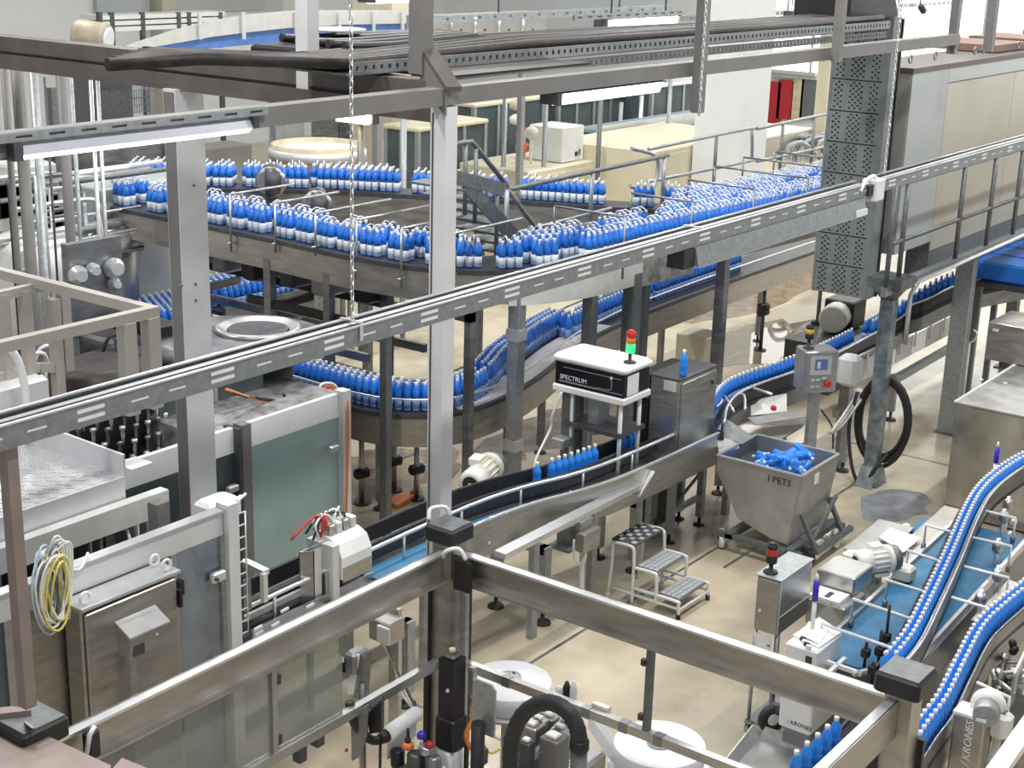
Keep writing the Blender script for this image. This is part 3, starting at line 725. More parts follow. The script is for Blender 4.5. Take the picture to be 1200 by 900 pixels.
conveyor('rear_pack_conveyor', 'second high conveyor of blue six packs running behind the bend conveyor', back_path[:31], .42, side_h=.34, side_m='stainless_warm', legs=[(1.2, 0), (3.0, 0), (4.5, 0), (6.2, 0)], leg_m='galv_dark')
for off in (-.2, -.1):
    pass
rows_of_packs(up_path, (-.17,), 'blue six pack from the left end of the outer row on the bend conveyor', 'six packs in the outer row of the bend conveyor', gaps=.95, end=5.4)
rows_of_packs(up_path, (.08,), 'blue six pack from the left end of the inner row on the bend conveyor', 'six packs in the inner row of the bend conveyor', gaps=.9, end=5.4)
rows_of_packs(up_path, (-.225, -.02, .19), ('blue six pack from the left in the front crowded row above the cable channel', 'blue six pack from the left in the middle crowded row above the cable channel', 'blue six pack from the left in the rear crowded row above the cable channel'), 'six packs in the crowded straight rows', gaps=.35, start=5.6, pitch=.28)
rows_of_packs(up_path, (.40, .60), ('blue six pack from the left in the nearer widened row by the tower', 'blue six pack from the left in the farther widened row by the tower'), 'six packs in the widened rows by the tower', gaps=.15, start=8.2, pitch=.275)
rows_of_packs(back_path[:31], (-.04,), 'blue six pack from the left end of the rear high conveyor', 'six packs on the rear conveyor', gaps=.35, pitch=.275)
rows_of_packs(back_path[:14], (.12,), 'blue six pack from the left in the short far row of the rear conveyor', 'six packs in the far row of the rear conveyor', gaps=.3, pitch=.28)
# widened deck by the tower
solo(G().strip(offset(up_path[28:], .72, -.005), offset(up_path[28:], .36, -.005), .06), 'merge_deck', 'chain_black', 'dark widened deck joining the two pack conveyors', 'conveyor deck')
# rods that hold the guide rails over the bend conveyor
def rod_bridge(u, v0, v1, x, length, label, grp, d=(1, 0, 0)):
    p = PX(u, v0, x); zt = zup(p.x, p.y, v1)
    g = G().tube([(p.x, p.y, p.z), (p.x, p.y, zt)], .014, 6).tube([Vector((p.x, p.y, zt)), Vector((p.x, p.y, zt)) + Vector(d) * length], .014, 6)
    g.tube([Vector((p.x, p.y, p.z + .1)) - Vector((.06, 0, 0)), Vector((p.x, p.y, p.z + .1)) + Vector((.12, 0, 0))], .012, 6)
    return solo(g, 'guide_bracket', 'stainless', label, 'bracket', grp)
for ki, (u, v0, v1, l) in enumerate([(271, 295, 228, 1.0), (323, 296, 238, 1.0), (370, 300, 250, 1.2), (418, 328, 258, 1.4), (470, 338, 268, 1.0), (526, 335, 275, 1.2)]):
    rod_bridge(u, v0, v1, 11.22, l, nth(ki + 1) + ' bent steel rod bracket from the left over the bend conveyor', 'rod brackets of the bend conveyor')
for ki, (x, y, l) in enumerate([(13.0, 8.15, .9), (14.3, 8.1, .8), (15.6, 8.02, .9), (16.8, 7.92, 1.3), (17.8, 7.85, 1.5), (18.6, 7.8, 1.5)]):
    g = G().tube([(x, y, 2.5), (x, y, 3.16)], .014, 6).tube([(x, y, 3.16), (x, y + l, 3.16)], .014, 6).tube([(x, y + l, 3.16), (x, y + l, 2.72)], .014, 6)
    solo(g, 'guide_bracket', 'stainless_dark', nth(ki + 1) + ' dark rod bracket from the left over the crowded pack rows', 'bracket', 'rod brackets of the crowded rows')
# drive motors on the rear conveyor
for u, v, lab in [(318, 212, 'dark round drive drum on the rear pack conveyor beside the first group'), (372, 240, 'dark drive motor hanging below the rear pack conveyor')]:
    p = PX(u, v, 13.2)
    t = thing('drive_drum', lab, 'motor', (p.x, p.y, p.z - .2))
    part(G().lathe([(.05, -.1), (.2, -.09), (.22, 0), (.2, .09), (.05, .1)], p, 16, (.8, -.6, 0)), 'drum', 'dark_steel', t)
    part(G().lathe([(.16, -.005), (.2, 0), (.16, .015)], p + Vector((-.08, -.07, 0)), 16, (-.8, -.6, 0)), 'rim', 'stainless', t)
    part(G().box(p.x - .05, p.x + .05, p.y - .05, p.y + .05, ZU - .34, p.z - .1), 'mount', 'dark_steel', t)
# ================================================================ LOWER BOTTLE STREAM
ZL = 1.3
lo_c = smooth_path([(10.98, 13.2, ZL), (11.0, 12.0, ZL), (10.98, 11.0, ZL), (10.95, 10.1, ZL), (11.02, 9.55, ZL), (11.35, 9.22, ZL), (12.0, 9.2, ZL), (12.85, 9.38, ZL), (14.0, 9.72, ZL), (15.4, 9.95, ZL), (17.0, 10.05, ZL), (20, 10.1, ZL), (27, 10.1, ZL)], 5)
conveyor('bottle_stream_conveyor', 'lower curved conveyor with a stream of blue bottles behind the pale gantry post', lo_c, .60, side_h=.30, side_m='stainless_warm', deck_m='chain_black', legs=[(2.6, -.2), (3.3, .2), (4.2, 0), (5.0, -.2), (6.6, 0), (8.2, 0), (10, 0), (13, 0), (16, 0)], rails=[(-.28, .14, .012, 'stainless_bright'), (.33, .16, .012, 'stainless_dark')], leg_m='stainless_dark', leg_w=.07)
i0 = next(i for i, p in enumerate(lo_c) if p.x > 11.3 and p.y < 9.4); i1 = next(i for i, p in enumerate(lo_c) if p.x > 14.9)
pb = lo_c[i0:i1 + 1]; n4 = len(pb)
Ln = [p for p in offset(pb, .02, .006)]; Rn = [q for q in offset(pb, -.29, .006)]
solo(G().strip(Ln, Rn, .004), 'slide_plate', 'belt_grey', 'pale grey slide plate beside the bottles on the lower curved conveyor', 'plate')
bg_, bm_ = bottle_geo(.30, .042, 8, ('bottle_foot', 'stream_label', 'bottle_blue', 'cap_white'))
ME_STREAM = bg_.mesh('bottle', list(bm_), (0, 0, 0))
STREAM = G()
def stream_lane(path, offs, pitch, start=0, skip=0):
    b_, _ = bottle_geo(.30, .042, 8)
    for r, off in enumerate(offs):
        for p, d in along(offset(path, off), pitch, start + (pitch / 2 if r % 2 else 0)):
            if skip and random.random() < skip: continue
            o = len(STREAM.v); STREAM.v += [(x + p.x, y + p.y, z + p.z) for x, y, z in b_.v]; STREAM.f += [[k + o for k in f] for f in b_.f]; STREAM.mi += b_.mi; STREAM.sm += b_.sm
def lane_bottles(path, me, offs, pitch, label, group, jitter=.004, start=0, end=None, stagger=True, name='water_bottle', skip=0):
    k = 0
    for r, off in enumerate(offs):
        k = 0; row = label[r]
        P = offset(path, off); tot = sum((b - a).length for a, b in zip(P, P[1:])); e = tot if end is None else min(end, tot)
        for p, d in along(P, pitch, start + (pitch / 2 if (stagger and r % 2) else 0)):
            if skip and random.random() < skip: continue
            o = bpy.data.objects.new(name, me); COL.objects.link(o)
            o.location = (p.x + random.uniform(-jitter, jitter), p.y + random.uniform(-jitter, jitter), p.z); o.rotation_euler = (0, 0, random.uniform(0, 6))
            o['label'] = nth(k + 1) + ' ' + row; o['category'] = 'bottle'; o['group'] = group; k += 1
    return k
dA = 1.6
curve1 = [p for p in lo_c if p.y < 11.1 or p.x > 11.3]
ic = next(i for i, p in enumerate(curve1) if p.x > 11.9)
def drift(path, a, b, x0, x1):
    out = []
    for i, p in enumerate(path):
        t = path[min(i + 1, len(path) - 1)] - path[max(i - 1, 0)]; t.normalize()
        f = 0 if p.y > 9.35 and p.x < 11.4 else min(1, max(0, (p.x - x0) / (x1 - x0))); f = f * f * (3 - 2 * f)
        out.append(p + Vector((-t.y, t.x, 0)) * (a + (b - a) * f))
    return out
dr = drift(curve1, -.115, .185, 11.2, 12.9)
stream_lane([p for p in dr if p.x < 11.95], (-.085, 0, .085), .09)
lane_bottles([p for p in dr if p.x > 11.9 and p.x < 14.6], ME_STREAM, (-.085, 0, .085), .09, ('blue bottle from the bend in the near row beside the slide plate', 'blue bottle from the bend in the middle row beside the slide plate', 'blue bottle from the bend in the far row beside the slide plate'), 'bottles in three rows beside the slide plate')
stream_lane([p for p in curve1[ic:] if p.x > 14.2 and p.x < 19.4], (-.10, -.0), .095, skip=.06)
# closely packed bottle fields seen from above further back
for u, v, w, d, lab in [(186, 350, 1.0, .9, 'left'), (282, 320, 1.3, .8, 'right')]:
    p = PZ(u, v, 1.6); g = G()
    for i in range(int(w / .1)):
        for j in range(int(d / .1)):
            b_, _ = bottle_geo(.30, .042, 6); b_v = [(x + p.x - w / 2 + i * .1 + (j % 2) * .05, y + p.y - d / 2 + j * .092, z + 1.3) for x, y, z in b_.v]
            o = len(g.v); g.v += b_v; g.f += [[k + o for k in f] for f in b_.f]; g.mi += b_.mi; g.sm += b_.sm
    solo(g, 'bottle_field', list(bm_), 'closely packed field of blue bottles ' + lab + ' of the broad hall post', 'bottles', None, 'stuff')
    t = thing('bottle_table', 'dark accumulation table under the field of bottles ' + lab + ' of the broad hall post', 'table', (p.x, p.y, 0))
    part(G().box(p.x - w / 2 - .1, p.x + w / 2 + .1, p.y - d / 2 - .1, p.y + d / 2 + .1, 1.24, 1.295), 'deck', 'dark_steel', t)
    part(G().box(p.x - w / 2 - .12, p.x + w / 2 + .12, p.y - d / 2 - .14, p.y - d / 2 - .1, 1.05, 1.36), 'side_plate', 'stainless_dark', t)
    for a in (-1, 1):
        for b in (-1, 1): part(G().cb((p.x + a * w * .45, p.y + b * d * .4, 0), .08, .08, 1.24), 'leg', 'galv_dark', t)
mat('wet_brown', (0.25, 0.185, 0.125), 0, .07, 0.35, 3, spec=.7)
for u, v, a_, b_, lab in ((640, 505, 1.7, .45, 'brown wet floor patch under the lower conveyor behind the gear motor'), (450, 555, 1.1, .7, 'brown wet floor patch under the left bend of the lower conveyor'), (870, 345, 2.6, .8, 'brown wet floor patch behind the discharge conveyor')):
    c = PZ(u, v, 0); g = G()
    g.prism([(c.x + (a_ + random.uniform(-.25, .25)) * math.cos(q), c.y + (b_ + random.uniform(-.15, .15)) * math.sin(q), .0025) for q in [i * math.pi / 14 for i in range(28)]], (0, 0, -.002))
    solo(g, 'wet_patch', 'wet_brown', lab, 'puddle')
for k, (u, v, h) in enumerate(((424, 590, .95), (462, 575, .7), (488, 585, .75), (672, 520, .55))):
    q = PZ(u, v, 0); st_ = thing('levelling_stand', nth(k + 1) + ' black knobbed levelling stand from the left under the lower conveyor', 'stand', (q.x, q.y, 0))
    part(G().tube([(q.x, q.y, .02), (q.x, q.y, h)], .03, 8), 'rod', 'stainless', st_)
    for z in (.35, h - .05): part(G().lathe([(.035, -.09), (.06, -.07), (.06, .07), (.035, .09)], (q.x, q.y, z), 10, (1, -.3, 0)), 'clamp', 'black', st_)
    part(G().tube([(q.x, q.y, .35), (q.x + .3, q.y - .06, .38)], .018, 6), 'side_rod', 'stainless_bright', st_)
    part(G().lathe([(.09, 0), (.09, .02)], (q.x, q.y, 0), 12), 'foot', 'black', st_)
q = PZ(468, 590, 0)
ct_ = thing('orange_scoop', 'orange scoop lying on the wet floor behind the pale gantry post', 'scoop', (q.x, q.y, 0))
part(G().prism([(q.x - .15, q.y - .1, 0), (q.x + .2, q.y - .05, 0), (q.x + .25, q.y + .1, 0), (q.x - .1, q.y + .12, 0)], (0, 0, .05)), 'blade', 'orange', ct_)
part(G().tube([(q.x + .2, q.y, .05), (q.x + .5, q.y + .1, .12)], .02, 6), 'handle', 'orange', ct_)
# ================================================================ STAIR AND WALKWAY RAILS BETWEEN THE HIGH CONVEYORS
YS = 9.45
def pr(u, v, y=YS): return PY(u, v, y)
t = thing('walkway_rail', 'grey pipe handrail over the walkway between the two high conveyors', 'railing', (14.5, YS, 2.3))
a, b = pr(597, 222), pr(783, 182)
part(G().tube([a, b], .028, 8), 'handrail', 'galv_dark', t)
part(G().tube([pr(597, 275), pr(716, 244)], .02, 6), 'mid_rail', 'galvanised', t)
for u, v0, v1 in ((594, 222, 302), (694, 200, 276), (779, 184, 250), (633, 262, 300)):
    p = pr(u, v0); part(G().tube([p, (p.x, p.y, zup(p.x, p.y, v1))], .026, 8), 'rail_post', 'galvanised', t)
p0, p1, p2 = pr(740, 174, YS + .5), pr(767, 182, YS + .5), pr(770, 220, YS + .5)
part(G().tube(smooth_path([p0, p1, pr(771, 200, YS + .5), pr(762, 223, YS + .5), pr(738, 218, YS + .5)], 4), .026, 8), 'rail_loop', 'galvanised', t)
t = thing('stair', 'steel stair with diagonal handrails crossing between the high conveyors', 'stair', (13.6, YS + .3, 0))
for off, m in ((0, 'galv_dark'), (.75, 'galvanised')):
    y = YS + off
    part(G().tube([pr(523, 170, y), pr(553, 166, y), pr(594, 217, y)], .028, 8), 'handrail', m, t)
    part(G().tube([pr(594, 220, y), pr(652, 302, y)], .026, 8), 'handrail', m, t)
    for u, v0, v1 in ((546, 168, 252), (558, 172, 262), (583, 220, 300)):
        p = pr(u, v0, y); part(G().tube([p, (p.x, p.y, zup(p.x, p.y, v1))], .024, 6), 'rail_post', m, t)
    part(G().bar(pr(545, 215, y), pr(640, 318, y), .04, .16), 'stringer', 'galv_dark', t)
a, b = pr(523, 205), pr(590, 222)
part(G().bar(a, b, .05, .14), 'landing_edge', 'galv_dark', t)
s0, s1 = pr(545, 215), pr(640, 318)
for k in range(8):
    c = s0.lerp(s1, (k + .5) / 8); part(G().box(c.x - .13, c.x + .13, YS + .03, YS + .72, c.z - .01, c.z + .015), 'tread', 'galv_dark', t)
YW = 10.4
t = thing('walkway_rail', 'long grey pipe railing in front of the white hall column', 'railing', (19, YW, 2.3))
for (u0, u1) in ((760, 881), (887, 972)):
    y = YW
    def q(u, f): return pr(u, 133 + (972 - u) * .188 + f, y)
    part(G().tube(smooth_path([q(u0, 2), q(u1 - 4, 0), q(u1, 4), q(u1, 34), q(u1 - 4, 38), q(u0, 40)], 3), .026, 8), 'rail_frame', 'galvanised', t)
for u in (840, 918, 955): 
    p = pr(u, 133 + (972 - u) * .188, YW); part(G().tube([p, (p.x, p.y, zup(p.x, p.y, 225))], .026, 8), 'rail_post', 'galv_dark', t)
# ================================================================ FAR PART OF THE HALL
t_ = None
def corner(u, v, z): return PZ(u, v, z)
hc = hall_column(820, 877, 90, 0, 24.5, 'white_paint', 'thick white hall column behind the crowded pack rows')
hall_column(412, 459, 150, 0, 20.6, 'cream_paint', 'cream hall column behind the round bowl feeder', 1.0)
hall_column(313, 333, 130, 0, 20.0, 'panel_grey', 'grey hall column right of the long lit strip light', .5)
hall_column(172, 190, 20, 0, 26.0, 'panel_cream', 'beige hall column beside the white curved conveyor', .5)
# --- white curved conveyor high up on the left
YV = 17.0
def pv(u, v): return PY(u, v, YV)
W1 = [(128, 62), (165, 48), (205, 35), (245, 25), (290, 17), (335, 13), (400, 12), (500, 12)]
W2 = [(128, 66), (165, 58), (210, 50), (250, 43), (290, 38), (335, 33), (400, 29), (500, 27)]
W3 = [(128, 70), (165, 66), (210, 62), (250, 57), (290, 53), (335, 51), (400, 47), (500, 42)]
W4 = [(128, 74), (165, 72), (210, 70), (250, 66), (290, 64), (335, 60), (400, 55), (500, 50)]
t = thing('curved_overhead_conveyor', 'white overhead conveyor curving upward with blue belt at the top left', 'conveyor', tuple(pv(300, 70)))
def band(A, B, m, name, dy=.03, oy=0.0):
    vs = [pv(*p) + Vector((0, oy, 0)) for p in A]; ws = [pv(*p) + Vector((0, oy, 0)) for p in B]
    g = G()
    for i in range(len(A) - 1): g.prism([vs[i], vs[i + 1], ws[i + 1], ws[i]], (0, dy, 0))
    return part(g, name, m, t)
band(W1[:3], W2[:3], 'pale_steel', 'side_panel'); band(W1[2:5], W2[2:5], 'pale_steel', 'side_panel'); band(W1[4:], W2[4:], 'pale_steel', 'side_panel')
band(W2, W3, 'blue_panel', 'blue_belt', .5, .06)
band(W3, W4, 'stainless_bright', 'lower_panel', .03)
for u in (232, 283, 345, 396, 436, 470): 
    p = pv(u, 14); part(G().box(p.x - .03, p.x + .03, YV - .05, YV - .02, pv(u, 46).z, p.z), 'stay', 'pale_steel', t)
for u in (205, 330, 450):
    p = pv(u, 60); part(G().box(p.x - .06, p.x + .06, YV + .1, YV + .22, 0, p.z), 'leg', 'galvanised', t)
t = thing('overhead_conveyor', 'grey green sided overhead conveyor with dotted side behind the cable tray', 'conveyor', tuple(PY(560, 60, 15)))
a, b = PY(505, 20, 15), PY(640, 14, 15); c, d = PY(505, 44, 15), PY(640, 42, 15)
part(G().prism([a, b, d, c], (0, .5, 0)), 'side_panel', 'panel_shade', t)
part(G().box(a.x, b.x, 14.9, 15.0, c.z - .10, c.z - .04), 'lower_rail', 'stainless_bright', t)
for k in range(9):
    u = 512 + k * 14; p = PY(u, 35, 15); part(G().lathe([(.02, 0), (.02, .02)], (p.x, 14.98, p.z - (.12 if k % 2 else 0)), 6, (0, 1, 0)), 'bolt', 'dark_steel', t)
    if k % 2: part(G().tube([(p.x, 14.95, p.z - .05), (p.x, 14.95, p.z + .2)], .025, 6), 'stay', 'stainless_bright', t)
for u in (520, 610): p = PY(u, 50, 15.3); part(G().box(p.x - .05, p.x + .05, 15.2, 15.3, 0, c.z - .1), 'leg', 'galvanised', t)
# --- wall cladding, windows and shelving far left
for i, (u0, u1, v0, v1, m, lab) in enumerate([(112, 172, 0, 16, 'panel_grey', 'grey cladding panel high on the far wall'), (200, 345, 0, 10, 'panel_grey', 'long grey cladding panel on the far wall'), (700, 735, 0, 30, 'panel_grey', 'grey cladding panel behind the upper strip light'), (830, 885, 0, 34, 'panel_grey', 'grey wall panel left of the tower hood')]):
    a, b = PY(u0, v0, 30.9), PY(u1, v1, 30.9)
    structure(G().box(a.x, b.x, 30.85, 30.98, b.z, a.z), 'trim_%d' % (10 + i), m, lab, 'wall panel')
t = thing('pallet_shelf', 'white two tier shelf rack in front of the far wall at the top left', 'shelf', tuple(PY(145, 60, 26)))
for v in (20, 27, 34):
    a, b = PY(112, v, 26), PY(260, v - 4, 26); part(G().box(a.x, b.x, 25.9, 26.5, a.z - .06, a.z + .03), 'shelf_board', 'white_plastic', t)
for u in (114, 128, 164, 206, 218, 255): p = PY(u, 30, 26); part(G().box(p.x - .05, p.x + .05, 25.88, 25.96, 0, PY(u, 14, 26).z), 'upright', 'dark_steel', t)
p = PY(133, 45, 18)
t = thing('conveyor_drum', 'white ended brown drum at the lower end of the white curved conveyor', 'drum', tuple(p))
part(G().lathe([(.20, 0), (.22, .05), (.22, .45), (.2, .5)], p + Vector((-.1, 0, 0)), 16, (-.4, .9, 0.1)), 'drum', 'beige_warm', t)
part(G().lathe([(.13, -.03), (.17, -.02), (.17, .0)], p + Vector((-.1, 0, 0)), 16, (-.4, .9, 0.1)), 'end_ring', 'white_plastic', t)
part(G().box(p.x - .3, p.x + .3, 18, 18.6, 0, p.z - .2), 'pedestal', 'galv_dark', t)
# wire fence
t = thing('wire_fence', 'white wire mesh fence panel under the brown double beam', 'fence', tuple(PY(150, 136, 20)))
a, b = PY(117, 92, 20), PY(177, 130, 20)
g = G()
for k in range(22): x = a.x + (b.x - a.x) * k / 21; g.tube([(x, 20, b.z), (x, 20, a.z)], .009, 4)
for k in range(6): z = b.z + (a.z - b.z) * k / 5; g.tube([(a.x, 20, z), (b.x, 20, z)], .009, 4)
part(g, 'wire_grid', 'galvanised', t, kind='stuff')
part(G().box(a.x, b.x, 20.2, 20.25, b.z - .6, a.z + .2), 'white_panel', 'white_paint', t)
part(G().box(a.x - .05, b.x + .05, 19.9, 20.3, b.z - .5, b.z - .1), 'base_ledge', 'white_plastic', t)
for x in (a.x, b.x): part(G().box(x - .05, x + .05, 19.95, 20.05, 0, a.z + .3), 'fence_post', 'galvanised', t)
for k, (u, v, z, sx, m, lab) in enumerate(((395, 140, 2.4, 2.0, 'stainless_dark', 'dark steel cabinet far behind the flood lamp'), (545, 128, 2.3, 3.0, 'galv_dark', 'dark grey cabinet row far behind the stair'), (690, 118, 2.3, 4.0, 'cyan_steel', 'blue grey cabinet row far behind the second lit lamp'), (800, 108, 2.4, 2.4, 'stainless_dark', 'dark cabinet far left of the white hall column'))):
    p = PZ(u, v, z); f = 22.5 / p.y; zz = 6 - (6 - z) * f
    t = thing('far_cabinet', lab, 'cabinet', (p.x * f + sx / 2, 22.9, 0))
    part(G().bbox(p.x * f, p.x * f + sx, 22.5, 23.3, 0, zz, .02), 'body', m, t)
    for i in range(3): part(G().bbox(p.x * f + .06 + sx / 3 * i, p.x * f + sx / 3 * (i + 1) - .06, 22.47, 22.5, .3, zz - .15, .005), 'door_panel', m, t)
# --- round bowl feeder
p = PZ(372, 168, 3.0)
t = thing('bowl_feeder', 'large round cream bowl feeder with a lamp flare at its right rim', 'feeder', (p.x, p.y, 0))
part(G().lathe([(.45, -.4), (.64, -.25), (.66, 0), (.62, 0), (.58, -.15), (.15, -.2)], p, 28), 'bowl', 'beige_warm', t)
part(G().lathe([(.66, -.2), (.70, -.18), (.70, -.08), (.66, -.06)], p, 28), 'rim_band', 'pale_steel', t)
part(G().lathe([(.3, -2.99), (.3, -.4)], p, 16), 'pedestal', 'galvanised', t)
for k in range(5):
    a = k * 1.26; part(G().tube([p + Vector((.5 * math.cos(a), .5 * math.sin(a), -.3)), (p.x + .5 * math.cos(a), p.y + .5 * math.sin(a), 0)], .05, 6), 'leg', 'galvanised', t)
q = PZ(414, 142, 3.4)
t = thing('flood_lamp', 'bright warm flood lamp in front of the cream hall column', 'lamp', (q.x, q.y, q.z))
M['warm_glow'] = mat('warm_glow', (1, .8, .5), 0, .4, 0, emit=((1, .78, .45), 8))
part(G().bbox(q.x - .06, q.x + .06, q.y - .28, q.y + .28, q.z - .02, q.z + .14, .01), 'glowing_lens', 'warm_glow', t)
part(G().box(q.x + .06, q.x + .2, q.y - .3, q.y + .3, q.z - .03, q.z + .18), 'lamp_housing', 'dark_steel', t)
part(G().tube([(q.x + .15, q.y, q.z), (q.x + .15, q.y, 0)], .05, 8), 'lamp_pole', 'galv_dark', t)
# --- machines seen between the beams: glazed guards, cream cabinets
def glazed(u, v, z, sx, sy, label, fm='galvanised', gm='glass_smoke', zb=.6, nx=3, base='stainless_dark', cap='pale_steel'):
    p = PZ(u, v, z); x0, y0 = p.x, p.y
    t = thing('glazed_machine', label, 'machine', (x0 + sx / 2, y0 + sy / 2, 0), 'glazed machines')
    part(G().bbox(x0, x0 + sx, y0, y0 + sy, 0, zb, .02), 'base_cabinet', base, t)
    part(G().bbox(x0 - .02, x0 + sx + .02, y0 - .02, y0 + sy + .02, z - .08, z, .02), 'roof', cap, t)
    for i in range(nx + 1):
        x = x0 + (sx - .08) * i / nx
        part(G().box(x, x + .08, y0, y0 + .08, zb, z - .08), 'corner_post', fm, t)
        if i < nx: part(G().box(x + .08, x0 + (sx - .08) * (i + 1) / nx, y0 + .03, y0 + .04, zb, z - .09), 'glass_pane', gm, t)
    for k in range(2):
        part(G().box(x0, x0 + .08, y0 + (sy - .08) * (k + 1) / 2, y0 + (sy - .08) * (k + 1) / 2 + .08, zb, z - .08), 'corner_post', fm, t)
        part(G().box(x0 + .03, x0 + .04, y0 + .08 + (sy - .08) * k / 2, y0 + (sy - .08) * (k + 1) / 2, zb, z - .09), 'glass_pane', gm, t)
    part(G().box(x0 + .08, x0 + sx - .08, y0 + sy - .05, y0 + sy - .02, zb, z - .09), 'back_panel', 'stainless_dark', t)
    part(G().box(x0 + sx - .06, x0 + sx - .04, y0 + .1, y0 + sy - .1, zb, z - .09), 'end_panel', 'cyan_steel', t)
    random.seed(int(u * 7 + v))
    for k in range(14):
        a, b = random.uniform(.3, sx - .4), random.uniform(.25, sy - .3); h = random.uniform(.3, z - zb - .3)
        if k % 2: part(G().lathe([(.1, 0), (.12, .02), (.12, h), (.06, h + .05)], (x0 + a, y0 + b, zb), 10), 'inner_drum', random.choice(['stainless', 'stainless_dark', 'galv_dark']), t)
        else: part(G().bbox(x0 + a - .12, x0 + a + .14, y0 + b - .1, y0 + b + .1, zb, zb + h, .02), 'inner_block', random.choice(['stainless', 'cyan_steel', 'stainless_dark', 'dark_steel']), t)
    return t
glazed(556, 122, 2.65, 2.4, 2.0, 'glazed machine with pale roof behind the stair', cap='cream_paint')
glazed(655, 120, 2.5, 3.4, 1.6, 'blue tinted glazed machine under the second lit lamp', gm='glass_smoke', nx=5, base='cyan_steel')
glazed(765, 100, 2.75, 2.8, 1.6, 'glazed machine just left of the white hall column', nx=4)
glazed(490, 150, 2.6, 2.0, .8, 'small glazed machine right of the cream hall column', cap='cream_paint')
def cabinet(name, u, v, z, sx, sy, m, label, cat='machine', seams=0, group=None, zb=0):
    p = PZ(u, v, z); x0, y0 = p.x, p.y
    t = thing(name, label, cat, (x0 + sx / 2, y0 + sy / 2, zb), group)
    part(G().bbox(x0, x0 + sx, y0, y0 + sy, zb, z, .02), 'body', m, t)
    for k in range(seams):
        w = sx / seams; part(G().bbox(x0 + k * w + .04, x0 + (k + 1) * w - .04, y0 - .015, y0, zb + .12, z - .10, .004), 'door_panel', m, t)
        part(G().box(x0 + (k + 1) * w - .14, x0 + (k + 1) * w - .10, y0 - .03, y0 - .015, (z + zb) * .55, (z + zb) * .55 + .14), 'handle', 'dark_steel', t)
    return t, x0, y0
t, x0, y0 = cabinet('cream_machine', 621, 202, 1.9, 3.4, 1.6, 'cream_paint', 'long low cream machine carrying a white box behind the high conveyors', seams=3)
part(G().box(x0 + .3, x0 + 1.2, y0 - .03, y0 - .012, 1.0, 1.25), 'dark_slot', 'black', t)
p = PZ(658, 192, 1.9)
t = thing('white_box', 'white box unit standing on the long cream machine', 'box', (p.x + .3, p.y + .3, 1.9))
part(G().bbox(p.x, p.x + .7, p.y, p.y + .75, 1.91, 2.55, .015), 'casing', 'white_plastic', t)
part(G().box(p.x + .42, p.x + .50, p.y - .012, p.y, 2.0, 2.08), 'socket', 'black', t)
part(G().box(p.x + .55, p.x + .58, p.y - .012, p.y, 2.0, 2.12), 'socket', 'dark_steel', t)
t, x0, y0 = cabinet('cream_machine', 765, 178, 2.2, 4.0, 2.2, 'cream_paint', 'cream machine cabinet left of the white hall column', seams=3)
t, x0, y0 = cabinet('cream_machine', 880, 165, 2.0, 3.0, 1.6, 'panel_cream', 'cream cabinet between the white hall column and the cable tower', seams=2)
cabinet('cream_machine', 890, 205, 1.6, 3.0, 1.0, 'beige_warm', 'low beige cabinet behind the crowded pack rows', seams=2)
# cyan belts between them
for i, (u0, v0, u1, v1, y, z, lab) in enumerate([(500, 205, 720, 168, 15.5, 1.7, 'teal sided low conveyor behind the stair'), (712, 154, 830, 128, 20, 2.2, 'far teal conveyor under the second lit lamp')]):
    a, b = PZ(u0, v0, z), PZ(u1, v1, z)
    y = 17.05 if i == 0 else (a.y + b.y) / 2
    t = thing('teal_conveyor', lab, 'conveyor', ((a.x + b.x) / 2, y, 0), 'teal conveyors')
    part(G().box(a.x, b.x, y, y + .5, z - .06, z), 'belt', 'cyan_steel', t)
    part(G().box(a.x, b.x, y - .03, y, z - .2, z + .06), 'side_rail', 'stainless_bright', t)
    part(G().box(a.x, b.x, y - .02, y + .02, z - .34, z - .24), 'lower_rail', 'cyan_steel', t)
    for k in range(5): x = a.x + (b.x - a.x) * (k + .3) / 5; part(G().box(x - .04, x + .04, y + .05, y + .13, 0, z - .1), 'leg', 'galvanised', t)
# valve stack with warm colours
p = PZ(613, 160, 2.3)
t = thing('valve_stack', 'orange and red valve stack left of the white box', 'valve', (p.x, p.y, 0))
part(G().tube([(p.x, p.y, 0), (p.x, p.y, 2.4)], .05, 8), 'pipe', 'beige_warm', t)
for k, (m, z) in enumerate((('orange', 2.0), ('red', 2.25), ('motor_cream', 2.5), ('beige_warm', 2.75))): part(G().lathe([(.05, 0), (.14, .04), (.14, .14), (.05, .2)], (p.x + .1 * (k % 2), p.y + .08 * k, z), 10), 'valve_head', m, t)
p = PZ(622, 192, 1.9)
t = thing('indicator_post', 'cream lamp globe on a short white post', 'lamp', (p.x, p.y, 1.9))
part(G().tube([(p.x, p.y, 1.91), (p.x, p.y, 2.35)], .03, 8), 'post', 'white_plastic', t)
part(G().lathe([(.02, 0), (.1, .05), (.13, .13), (.1, .21), (.02, .26)], (p.x, p.y, 2.33), 12), 'globe', 'motor_cream', t)
